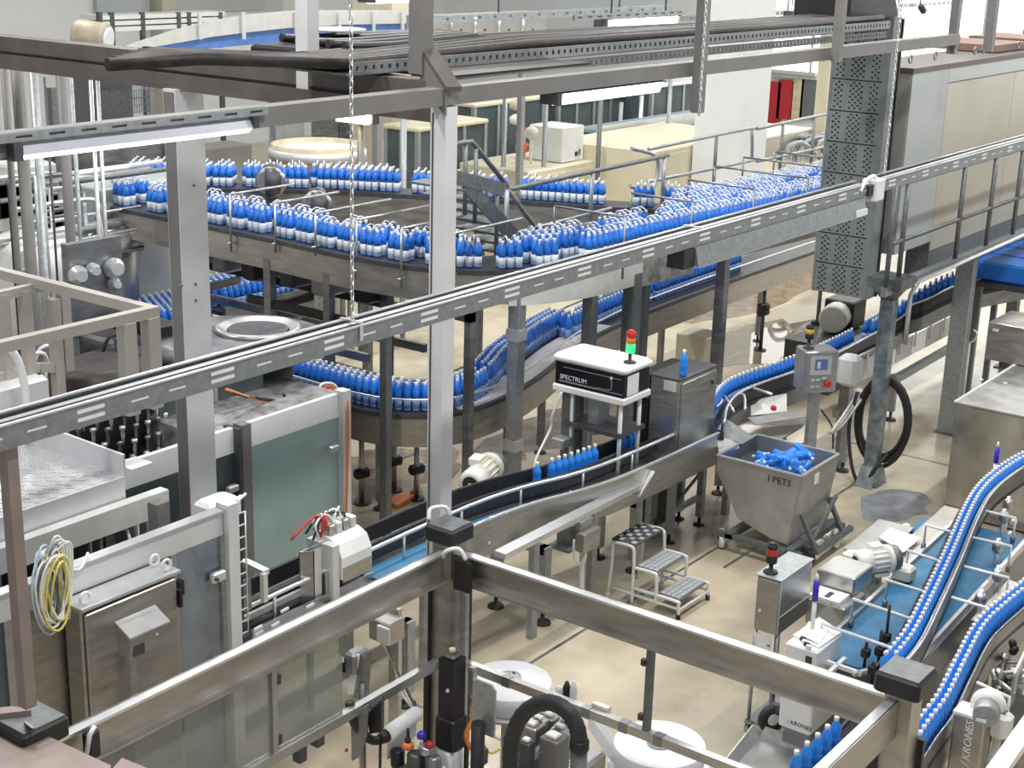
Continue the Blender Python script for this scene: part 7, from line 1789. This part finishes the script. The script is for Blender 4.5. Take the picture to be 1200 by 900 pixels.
q = PZ(1172, 838, ztop)
part(G().bbox(q.x - .06, q.x + .07, q.y - .08, q.y + .06, ztop - .16, ztop + .03, .03), 'terminal_box', 'motor_white', t)
part(G().box(q.x - .03, q.x + .03, q.y - .04, q.y + .02, ztop + .03, ztop + .034), 'dark_badge', 'dark_steel', t)
part(G().tube([(q.x, q.y, ztop - .16), (q.x - .02, q.y + .02, .6), (q.x, q.y + .05, .3)], .03, 6), 'cable', 'motor_cream', t)
a, b = PZ(1150, 930, 1.25), PZ(1215, 838, 1.25)
t = thing('guard_rail', 'bright square steel rail cutting the lower right corner', 'rail', tuple((a + b) / 2 - Vector((0, 0, 1.25))))
part(G().bar(a, b, .11, .06), 'rail_tube', 'stainless_bright', t)
part(G().box(b.x - .05, b.x + .05, b.y - .05, b.y + .05, 0, 1.2), 'leg', 'stainless_warm', t)
# shiny fittings between the lane and the rail
random.seed(44)
t = thing('fitting_row', 'row of shiny clamps and rods along the right edge below the steel box', 'fittings', tuple(PZ(1178, 790, 0)))
for k in range(22):
    u, v = random.uniform(1150, 1200), random.uniform(760, 830); u = max(u, 1150 + (830 - v) * .55)
    p = PZ(u, v, .95 + random.uniform(-.15, .1))
    if k % 2: part(G().lathe([(.015, 0), (.03, .015), (.03, .06), (.015, .08)], p, 8, (random.uniform(-1, 1), random.uniform(-1, 1), 1)), 'fitting', random.choice(['stainless_bright', 'stainless', 'black']), t)
    else: part(G().tube([p, p + Vector((random.uniform(-.1, .2), random.uniform(-.2, .1), random.uniform(-.03, .1)))], .012, 6), 'rod', random.choice(['stainless_bright', 'stainless_dark', 'white_plastic']), t)
q = PZ(1180, 800, .8); part(G().bbox(q.x - .3, q.x + .5, q.y - .25, q.y - .05, 0, .92, .02), 'base_plate', 'stainless_dark', t)
marker(PZ(1163, 572, .98), .98, 'blue tipped white marker rod standing beside the curving bottle lane', .26)
# ================================================================ SMALL CONTROL CABINET ON A CART
kx, ky = 9.47, 4.60
zk1, zk0 = zup(kx, ky, 673), zup(kx, ky, 737)
nb = PZ(914, 683, zk1); yk0 = nb.y; nx2 = PZ(950, 655, zk1).x
t = thing('beacon_cabinet', 'small steel cabinet with a red beacon standing on a wheeled frame', 'cabinet', (kx + .2, (ky + yk0) / 2, .1))
part(G().bbox(kx, nx2, yk0, ky, zk0, zk1, .008), 'body', 'stainless', t)
part(G().bbox(kx - .016, kx, yk0 + .012, ky - .008, zk0 + .015, zk1 - .015, .004), 'door', 'stainless_warm', t)
part(G().box(kx - .018, nx2 + .006, yk0 - .006, ky + .012, zk1, zk1 + .008), 'roof_plate', 'galvanised', t)
part(G().lathe([(.012, 0), (.012, .012)], (kx - .016, ky - .05, zk0 + .18), 10, (-1, 0, 0)), 'lock', 'white_plastic', t)
part(G().box(kx + .0, nx2, yk0 - .004, yk0, zk0 + .15, zk0 + .154), 'seam', 'stainless_bright', t)
part(G().tube([(kx + .02, ky - .01, .13), (kx + .02, ky - .01, zk0)], .016, 8), 'frame_tube', 'stainless', t)
part(G().tube([(kx + .05, yk0 + .02, .13), (kx + .05, yk0 + .02, zk0)], .022, 8), 'frame_tube', 'stainless_dark', t)
part(G().box(kx - .01, kx + .5, yk0 - .0, ky + .0, .13, .15), 'floor_plate', 'stainless_dark', t)
def castor(x, y, label, r=.055):
    w = part(G().lathe([(r * .5, -.016), (r * .9, -.015), (r, -.006), (r, .006), (r * .9, .015), (r * .5, .016)], (x, y, r), 16, (.75, -.6, 0)), 'castor_wheel', 'rubber', t)
    part(G().lathe([(r * .5, -.02), (r * .5, .02)], (x, y, r), 10, (.75, -.6, 0)), 'wheel_hub', 'galvanised', w)
    part(G().lathe([(.03, .105), (.045, .115), (.045, .13)], (x, y, 0), 10), 'castor_fork', 'galvanised', t)
castor(kx + .02, ky - .02, ''); castor(kx + .46, ky - .04, ''); castor(kx + .46, yk0 + .02, '')
part(G().box(kx - .01, kx + .004, yk0 + .05, yk0 + .17, zk0 - .16, zk0 - .02), 'paper_tag', 'paper', t)
part(G().box(kx - .012, kx - .01, yk0 + .05, yk0 + .07, zk0 - .10, zk0 - .085), 'dark_dot', 'ink', t)
pb_ = PZ(903, 672, zk1)
beacon(pb_.x, pb_.y, zk1 + .009, [('black', .06), ('red_lens', .055), ('black', .035)], 'black beacon with red band on the small steel cabinet', .042, .08, .07)
# white label printer between cabinet and belt
p = PZ(925, 745, 1.15)
t = thing('label_printer', 'white printer cabinet with lettering and papers on top left of the blue belt', 'printer', (p.x + .2, p.y, 0))
px0, py1 = p.x - .02, p.y + .02
part(G().bbox(px0, px0 + .42, py1 - .26, py1, .42, 1.10, .012), 'cabinet', 'white_plastic', t)
part(G().box(px0 - .004, px0, py1 - .22, py1 - .17, .72, 1.05), 'dark_slot', 'ink', t)
text('/ KRONES', (px0 - .003, py1 - .07, .47), (0, -1, 0), (0, 0, 1), .045, 'ink', 'lettering', t, None, .001, .2)
part(G().prism([(px0 + .06, py1 - .24, 1.101), (px0 + .40, py1 - .26, 1.101), (px0 + .52, py1 - .02, 1.101), (px0 + .12, py1 - .0, 1.101)], (0, 0, .012)), 'paper_pile', 'paper', t)
part(G().prism([(px0 + .10, py1 - .22, 1.115), (px0 + .36, py1 - .18, 1.115), (px0 + .34, py1 - .02, 1.14), (px0 + .12, py1 - .06, 1.13)], (0, 0, .005)), 'loose_sheet', 'paper', t)
for k in range(4): part(G().bbox(px0 + .0 + .03 * k, px0 + .025 + .03 * k, py1 - .2 + .03 * k, py1 - .16 + .03 * k, 1.10, 1.13, .004), 'black_clip', 'black' if k % 2 else 'white_plastic', t)
part(G().box(px0 + .06, px0 + .4, py1 - .24, py1 - .02, 0, .42), 'stand', 'stainless_dark', t)
q = PZ(975, 690, 1.15)
t = thing('paper_box', 'open white topped box of printed sheets beside the red beacon cabinet', 'box', (q.x, q.y, 0))
part(G().bbox(q.x - .10, q.x + .30, q.y - .16, q.y + .16, .85, 1.06, .01), 'box_body', 'stainless_warm', t)
part(G().box(q.x - .08, q.x + .12, q.y - .10, q.y + .15, 1.061, 1.09), 'paper_pile', 'paper', t)
part(G().box(q.x - .05, q.x + .06, q.y + .0, q.y + .04, 1.091, 1.093), 'print_line', 'ink', t)
part(G().box(q.x - .0, q.x + .2, q.y - .1, q.y + .1, 0, .84), 'stand', 'stainless_dark', t)
part(G().bbox(q.x + .14, q.x + .5, q.y - .12, q.y + .2, 1.061, 1.22, .01), 'grey_case', 'stainless', t)
marker(PZ(947, 740, 1.1) + Vector((0, -.03, 0)), 1.1, 'blue tipped white marker rod standing beside the printer cabinet', .26)
# white cart with black wheel below the beam
p = PZ(919, 845, .30)
t = thing('white_cart', 'white cart panel with a black wheel under the labeller beam', 'cart', (p.x, p.y, 0))
wp = PX(918, 800, p.x); wq_ = PX(962, 800, p.x)
yA, yB_ = PX(918, 845, p.x).y, PX(961, 862, p.x).y
part(G().box(p.x, p.x + .02, yB_, yA, .26, .80), 'white_panel', 'white_plastic', t)
part(G().box(p.x + .02, p.x + .45, yB_ + .02, yA - .02, .22, .78), 'cart_body', 'stainless_dark', t)
w = part(G().lathe([(.07, -.03), (.10, -.028), (.115, -.012), (.115, .012), (.10, .028), (.07, .03)], (p.x - .02, yA + .09, .30), 20, (.55, .84, 0)), 'wheel', 'rubber', t)
part(G().lathe([(.05, -.032), (.05, .032)], (p.x - .02, yA + .09, .30), 10, (.55, .84, 0)), 'wheel_hub', 'white_plastic', w)
part(G().box(p.x - .03, p.x + .02, yA + .005, yA + .10, .36, .42), 'wheel_bracket', 'dark_steel', t)
part(G().box(p.x + .05, p.x + .4, yB_ + .05, yA - .05, 0, .22), 'skid', 'galv_dark', t)
# steel tray on the floor and grey plate
q = [PZ(890, 865, .25), PZ(940, 882, .25), PZ(905, 930, .25), PZ(835, 930, .25)]
t = thing('floor_tray', 'grey folded steel tray at the bottom edge left of the single file bottles', 'tray', tuple(q[0] - Vector((0, 0, .25))))
part(G().prism(q, (0, 0, -.01)), 'tray_floor', 'stainless', t)
part(G().prism([q[0], q[3], q[3] + Vector((-.05, .02, .10)), q[0] + Vector((-.02, .05, .10))], (0, .01, 0)), 'side_fold', 'stainless_bright', t)
part(G().prism([q[0], q[1], q[1] + Vector((.08, 0, .06)), q[0] + Vector((.08, 0, .06))], (.01, 0, 0)), 'rear_fold', 'galv_dark', t)
part(G().box(q[0].x - .3, q[0].x - .1, q[0].y - .4, q[0].y - .2, 0, .235), 'foot_block', 'stainless_dark', t)
# single file lane running under the beam
ZL5 = .80
l5 = smooth_path([PZ(905, 945, ZL5), PZ(933, 920, ZL5), PZ(960, 897, ZL5), PZ(985, 873, ZL5), PZ(1015, 838, ZL5), PZ(1045, 800, ZL5)], 4)
t = thing('single_file_lane', 'dark single file lane under the labeller beam', 'conveyor', tuple(l5[8] - Vector((0, 0, ZL5))))
part(G().strip(offset(l5, .06), offset(l5, -.06), .04), 'chain_deck', 'chain_black', t)
part(G().strip(offset(l5, -.062, .05), offset(l5, -.14, .05), .20), 'near_guide', 'brown_dark', t)
part(G().strip(offset(l5, .08, .03), offset(l5, .062, .03), .12), 'far_guide', 'stainless_dark', t)
for i in (4, 16): c = l5[i]; part(G().box(c.x - .03, c.x + .03, c.y - .03, c.y + .03, 0, ZL5 - .04), 'leg', 'stainless_dark', t)
for k, u in enumerate((933.5, 946.5, 958.7, 970, 980.5)):
    best = min(along(l5, .01, 0), key=lambda q: abs(proj(q[0] + Vector((0, 0, .27)))[0] - u))[0]
    big_bottle(best, 'blue white capped bottle under the labeller beam, %s of five from the bottom edge' % ords[k])
best = l5[-5]
# black camera arms at the lane's end
q = PZ(1030, 775, 1.15)
t = thing('camera_arm', 'black sensor arms above the near end of the blue belt', 'sensor', tuple(q - Vector((0, 0, .25))))
for k, (u, v, h) in enumerate(((1014, 770, .12), (1030, 768, .2), (1038, 752, .3), (1022, 790, .1))):
    p = PZ(u, v, 1.0); part(G().tube([(p.x, p.y, .9), (p.x, p.y, 1.0 + h)], .012, 6), 'rod', 'black', t)
    part(G().bbox(p.x - .03, p.x + .03, p.y - .03, p.y + .03, 1.0, 1.07, .008), 'sensor_head', 'black', t)
for (u0, v0, u1, v1) in ((958, 772, 1010, 790), (965, 795, 990, 772), (1000, 790, 1045, 780)):
    part(G().bar(PZ(u0, v0, .95), PZ(u1, v1, .95), .03, .03), 'bar', 'white_plastic' if u0 < 970 else 'pale_steel', t)
part(G().box(q.x - .05, q.x + .05, q.y - .05, q.y + .05, 0, .92), 'stand', 'dark_steel', t)
# ================================================================ INSIDE THE LABELLER FRAME
def reel(u, v, z, label, hub_u, hub_v):
    p = PZ(u, v, z)
    t = thing('film_reel', label, 'reel', (p.x, p.y, 0), 'film reels')
    part(G().lathe([(.06, z - .14), (.29, z - .14), (.30, z - .13), (.30, z - .005), (.295, z), (.08, z)], (p.x, p.y, 0), 40), 'film_roll', 'film_white', t)
    part(G().lathe([(.085, z + .001), (.085, z + .03), (.06, z + .035), (.02, z + .035)], (p.x, p.y, 0), 20), 'hub', 'stainless', t)
    part(G().lathe([(.012, z + .036), (.012, z + .05)], (p.x, p.y, 0), 10), 'spindle', 'dark_steel', t)
    for k in range(3): a = k * 2.1; part(G().lathe([(.012, z + .036), (.012, z + .042)], (p.x + .05 * math.cos(a), p.y + .05 * math.sin(a), 0), 8), 'hub_bolt', 'dark_steel', t)
    part(G().lathe([(.33, z - .17), (.33, z - .145)], (p.x, p.y, 0), 36), 'support_disc', 'pale_steel', t)
    part(G().lathe([(.05, 0), (.05, z - .17)], (p.x, p.y, 0), 12), 'reel_stand', 'stainless', t)
    part(G().lathe([(.2, 0), (.2, .02)], (p.x, p.y, 0), 20), 'stand_foot', 'stainless_dark', t)
    return p
r1 = reel(597, 797, .95, 'white label film reel lying beside the black motor column', 595, 790)
r2 = reel(773, 871, .95, 'white label film reel lying at the bottom edge right of the black hose arch', 773, 870)
t = thing('film_web', 'clear plastic film web running from the labeller to the right reel', 'film', tuple(PZ(710, 850, .8)))
part(G().prism([PZ(690, 838, 1.05), PZ(700, 835, 1.05), PZ(742, 893, .82), PZ(735, 900, .82)], (.0, .004, -.10)), 'film_strip', 'film_clear', t)
part(G().tube([PZ(742, 893, .70), PZ(742, 893, .70) + Vector((0, 0, .2))], .03, 10), 'film_roller', 'stainless', t)
q = PZ(742, 893, .70); part(G().tube([(q.x, q.y, 0), (q.x, q.y, .70)], .02, 8), 'roller_post', 'stainless', t)
# black motor column
x, y = 6.55, 5.20
p = PX(530, 770, x); x, y = p.x, p.y; z1 = p.z
t = thing('motor_column', 'black servo motor column standing in front of the corner post', 'motor', (x, y, .6))
zz1 = zup(x, y, 874)
part(G().box(x - .06, x + .06, y - .06, y + .06, zz1 + .08, z1), 'motor_body', 'black', t)
part(G().bbox(x - .075, x + .075, y - .075, y + .075, zz1, zz1 + .22, .01), 'motor_flange', 'black', t)
part(G().bbox(x - .05, x + .05, y - .05, y + .05, z1, z1 + .03, .01), 'end_cover', 'dark_steel', t)
part(G().lathe([(.02, 0), (.02, .03)], (x, y, z1 + .03), 10), 'plug', 'beige_warm', t)
part(G().lathe([(.08, .0), (.085, .02), (.085, zz1 - .6)], (x, y, .6), 20), 'silver_base', 'stainless_bright', t)
part(G().lathe([(.012, 0), (.012, .01)], (x - .062, y - .02, z1 - .2), 8, (-1, 0, 0)), 'screw', 'white_plastic', t)
part(G().tube(smooth_path([(x + .09, y - .1, z1 - .28), (x + .05, y - .13, z1 - .4), (x + .0, y - .12, z1 - .52), (x + .06, y - .16, z1 - .66)], 5), .016, 8), 'orange_cable', 'orange', t)
part(G().tube(smooth_path([(x + .12, y - .1, z1 - .2), (x + .1, y - .15, z1 - .5), (x + .14, y - .2, z1 - .66), (x + .2, y - .25, z1 - .64)], 5), .009, 6), 'yellow_cable', 'yellow', t)
part(G().tube(smooth_path([(x + .08, y - .1, z1 - .3), (x + .08, y - .14, z1 - .45), (x + .1, y - .16, z1 - .5)], 4), .014, 6), 'red_cable', 'red', t)
part(G().box(x + .05, x + .09, y - .13, y - .09, z1 - .25, z1 - .06), 'grey_plug', 'stainless', t)
part(G().box(x - .2, x + .3, y - .2, y + .15, 0.0, .6), 'machine_base', 'stainless_dark', t)
# grey rounded plate on a black tube
x = 6.35; p = PX(567, 800, x); y = p.y; zt_ = p.z; zb_ = zup(x, y, 842)
t = thing('plate_stand', 'grey rounded plate on a thick black tube beside the motor column', 'stand', (x, y, .5))
w_ = .085
g = G(); g.prism([(x, y + w_, zb_ - .1), (x, y - w_, zb_ - .1), (x, y - w_, zt_ - .03), (x, y - w_ + .03, zt_), (x, y + w_ - .03, zt_), (x, y + w_, zt_ - .03)], (.015, 0, 0)); part(g, 'grey_plate', 'galvanised', t)
part(G().lathe([(.04, .5), (.042, .52), (.042, zb_)], (x - .06, y - .01, 0), 16), 'black_tube', 'black', t)
part(G().box(x - .04, x + .02, y - .03, y + .03, zb_ - .3, zb_ - .2), 'tube_clamp', 'dark_steel', t)
# black hose arch
xh_ = 6.15
pts = [(600, 930), (598, 895), (601, 862), (615, 835), (640, 823), (663, 832), (676, 852), (679, 872)]
t = thing('hose_arch', 'thick black corrugated hose bent in an arch at the bottom edge', 'hose', tuple(PX(640, 870, xh_)))
hp_ = smooth_path([PX(u, v, xh_) for u, v in pts], 6)
rr = [.046 + (.003 if i % 2 else 0) for i in range(len(hp_))]
part(G().tube(hp_, rr, 14), 'hose', 'rubber', t)
e = hp_[-1]; zf = .6
part(G().lathe([(.05, -.04), (.056, -.03), (.056, .02), (.05, .03)], e, 16), 'hose_clip', 'black', t)
part(G().tube([e - Vector((0, 0, .04)), (e.x, e.y, .3)], .047, 14), 'grey_pipe', 'galv_dark', t)
part(G().box(e.x - .12, e.x + .12, e.y - .1, e.y + .5, .0, .3), 'pipe_base', 'stainless_dark', t)
# labelling aggregate blocks inside the arch
t = thing('label_unit', 'cluster of grey block cylinders and clear film inside the black hose arch', 'machine', tuple(PZ(640, 870, .3)))
random.seed(8)
for k, (u, v, s_, h, m) in enumerate(((625, 848, .06, .32, 'stainless_warm'), (632, 842, .05, .22, 'pale_steel'), (650, 862, .07, .34, 'painted_grey'), (657, 852, .05, .3, 'stainless'), (645, 838, .05, .24, 'stainless_warm'), (637, 832, .04, .18, 'pale_steel'), (618, 868, .04, .3, 'dark_steel'), (664, 845, .05, .26, 'stainless_dark'))):
    p = PZ(u, v, 1.15); b_ = part(G().bbox(p.x - s_, p.x + s_, p.y - s_, p.y + s_, 1.15 - h, 1.15, .008), 'cylinder_block', m, t)
    part(G().bbox(p.x - s_ * .7, p.x + s_ * .3, p.y - s_ * .6, p.y + s_ * .6, 1.15, 1.175, .006), 'white_top', 'white_plastic', b_)
    part(G().lathe([(.012, 0), (.012, .02)], (p.x + s_ * .5, p.y, 1.15), 8), 'screw', 'black', b_)
q = PZ(645, 890, .8)
part(G().bbox(q.x - .22, q.x + .3, q.y - .25, q.y + .25, .2, .82, .02), 'unit_base', 'stainless', t)
part(G().prism([PZ(615, 888, 1.0), PZ(640, 865, 1.05), PZ(643, 872, 1.0), PZ(618, 898, .95)], (0, 0, -.02)), 'film_strip', 'film_clear', t)
part(G().tube([PZ(610, 870, .9), PZ(610, 870, .9) + Vector((0, 0, .25))], .016, 8), 'black_rod', 'black', t)
t = thing('valve_row', 'small white and black valves on the right lower rail', 'valves', tuple(PX(668, 818, FX1 + .12)))
for k, (u, v) in enumerate(((655, 812), (664, 810), (672, 813))):
    p = PX(u, v, FX1 + .10); part(G().lathe([(.02, -.05), (.025, -.02), (.025, .03), (.01, .05 + .02 * k)], p, 8), 'valve', 'white_plastic' if k != 1 else 'black', t)
p = PX(664, 818, FX1 + .10); part(G().box(FX1 + .035, FX1 + .14, p.y - .14, p.y + .14, p.z - .05, p.z - .03), 'valve_bar', 'stainless', t)
# paper roll, paddle and small instruments left of the post
x = 6.2; a, b = PX(452, 862, x), PX(488, 836, x + .3)
t = thing('paper_roll', 'white paper roll held on a dark arm under the left glass rail', 'roll', tuple(a))
part(G().tube([a, b], .05, 16), 'white_roll', 'film_white', t)
part(G().prism([b + Vector((0, 0, -.03)), a + Vector((.06, .04, -.03)), a + Vector((.06, .04, -.22)), b + Vector((0, 0, -.16))], (.004, .004, 0)), 'hanging_sheet', 'film_white', t)
part(G().tube([a, a - (b - a).normalized() * .06], [.045, .03], 12), 'roll_core', 'brown_dark', t)
part(G().tube(smooth_path([a - (b - a).normalized() * .06, a + Vector((-.12, .03, .02)), a + Vector((-.2, .08, .15)), a + Vector((-.22, .1, .3))], 4), .03, 8), 'dark_arm', 'brown_dark', t)
part(G().tube([a - (b - a).normalized() * .05, a + Vector((-.06, 0, -.5)), (a.x - .06, a.y, 0)], .01, 6), 'drop_rod', 'black', t)
x = 6.0
t = thing('swing_plate', 'dark swing plate with pointed end hanging below the left glass rail', 'plate', tuple(PX(425, 860, x)))
P_ = [PX(u, v, x) for u, v in ((411, 838), (432, 826), (430, 862), (420, 888), (412, 892))]
part(G().prism(P_, (.02, .01, 0)), 'plate', 'stainless_dark', t)
part(G().prism([PX(u, v, x + .05) for u, v in ((430, 838), (447, 820), (447, 858), (433, 860))], (.06, .03, 0)), 'black_block', 'black', t)
part(G().lathe([(.012, 0), (.014, .02)], PX(408, 879, x), 8, (-.7, .7, 0)), 'red_knob', 'red', t)
part(G().bar(P_[0] + Vector((.02, .02, .0)), (P_[0].x + .02, FY1 - .03, P_[0].z + .04), .03, .03), 'hanger', 'stainless_dark', t)
p = PX(415, 790, 6.6)
t = thing('white_paddle', 'white edged grey paddle behind the left glass pane', 'paddle', tuple(p))
q_ = [PX(u, v, 6.75) for u, v in ((416, 768), (422, 768), (414, 814), (408, 814))]
part(G().prism(q_, (.01, .02, 0)), 'white_edge', 'white_plastic', t)
part(G().prism([PX(u, v, 6.78) for u, v in ((422, 768), (436, 762), (432, 820), (414, 818))], (.015, .02, 0)), 'paddle_plate', 'stainless', t)
w = PX(425, 830, 6.78); part(G().tube([(w.x, w.y, 0), (w.x, w.y, w.z + .2)], .025, 8), 'stand', 'stainless_dark', t)
part(G().bbox(w.x - .06, w.x + .1, w.y + .02, w.y + .12, w.z + .25, w.z + .42, .02), 'grey_joint', 'stainless_dark', t)
p = PZ(445, 735, .9)
t = thing('junction_box', 'grey junction box under the beam left of the corner post', 'box', (p.x, p.y, 0))
part(G().bbox(p.x - .02, p.x + .16, p.y - .12, p.y + .10, .78, .96, .01), 'casing', 'stainless_warm', t)
part(G().bbox(p.x - .05, p.x - .02, p.y - .13, p.y - .01, .80, .94, .006), 'white_face', 'pale_steel', t)
part(G().box(p.x + .16, p.x + .2, p.y - .05, p.y + .05, 0, 1.0), 'stand', 'stainless', t)
for k in range(3): part(G().tube(smooth_path([(p.x + .02, p.y - .05 + .03 * k, .78), (p.x + .05, p.y - .1, .6), (p.x + .12, p.y - .2 + .05 * k, .35), (p.x + .14, p.y - .25, .2)], 4), .010, 5), 'cable', 'cable_pale' if k else 'galv_dark', t)
t = thing('instrument_cluster', 'cluster of small blue pink and black instruments beside the silver motor base', 'instruments', tuple(PX(490, 880, 6.3)))
for u, v, h, r, m in ((466, 880, .12, .045, 'black'), (478, 866, .06, .02, 'black'), (478, 872, .03, .04, 'orange'), (494, 860, .03, .03, 'pen_blue'), (500, 876, .04, .05, 'stainless'), (503, 872, .015, .03, 'red'), (488, 884, .14, .06, 'dark_steel'), (508, 888, .12, .05, 'stainless_dark'), (492, 872, .03, .02, 'white_plastic')):
    p = PX(u, v, 6.3); part(G().lathe([(r * .8, -h), (r, -h * .8), (r, 0), (r * .6, .015)], p, 12), 'instrument', m, t)
p = PX(478, 870, 6.3); part(G().tube([p, p + Vector((0, 0, .1))], [.012, .008], 8), 'black_stick', 'black', t)
p = PX(490, 884, 6.3); part(G().box(p.x - .12, p.x + .14, p.y - .14, p.y + .12, .3, p.z - .12), 'mount_block', 'stainless_dark', t)
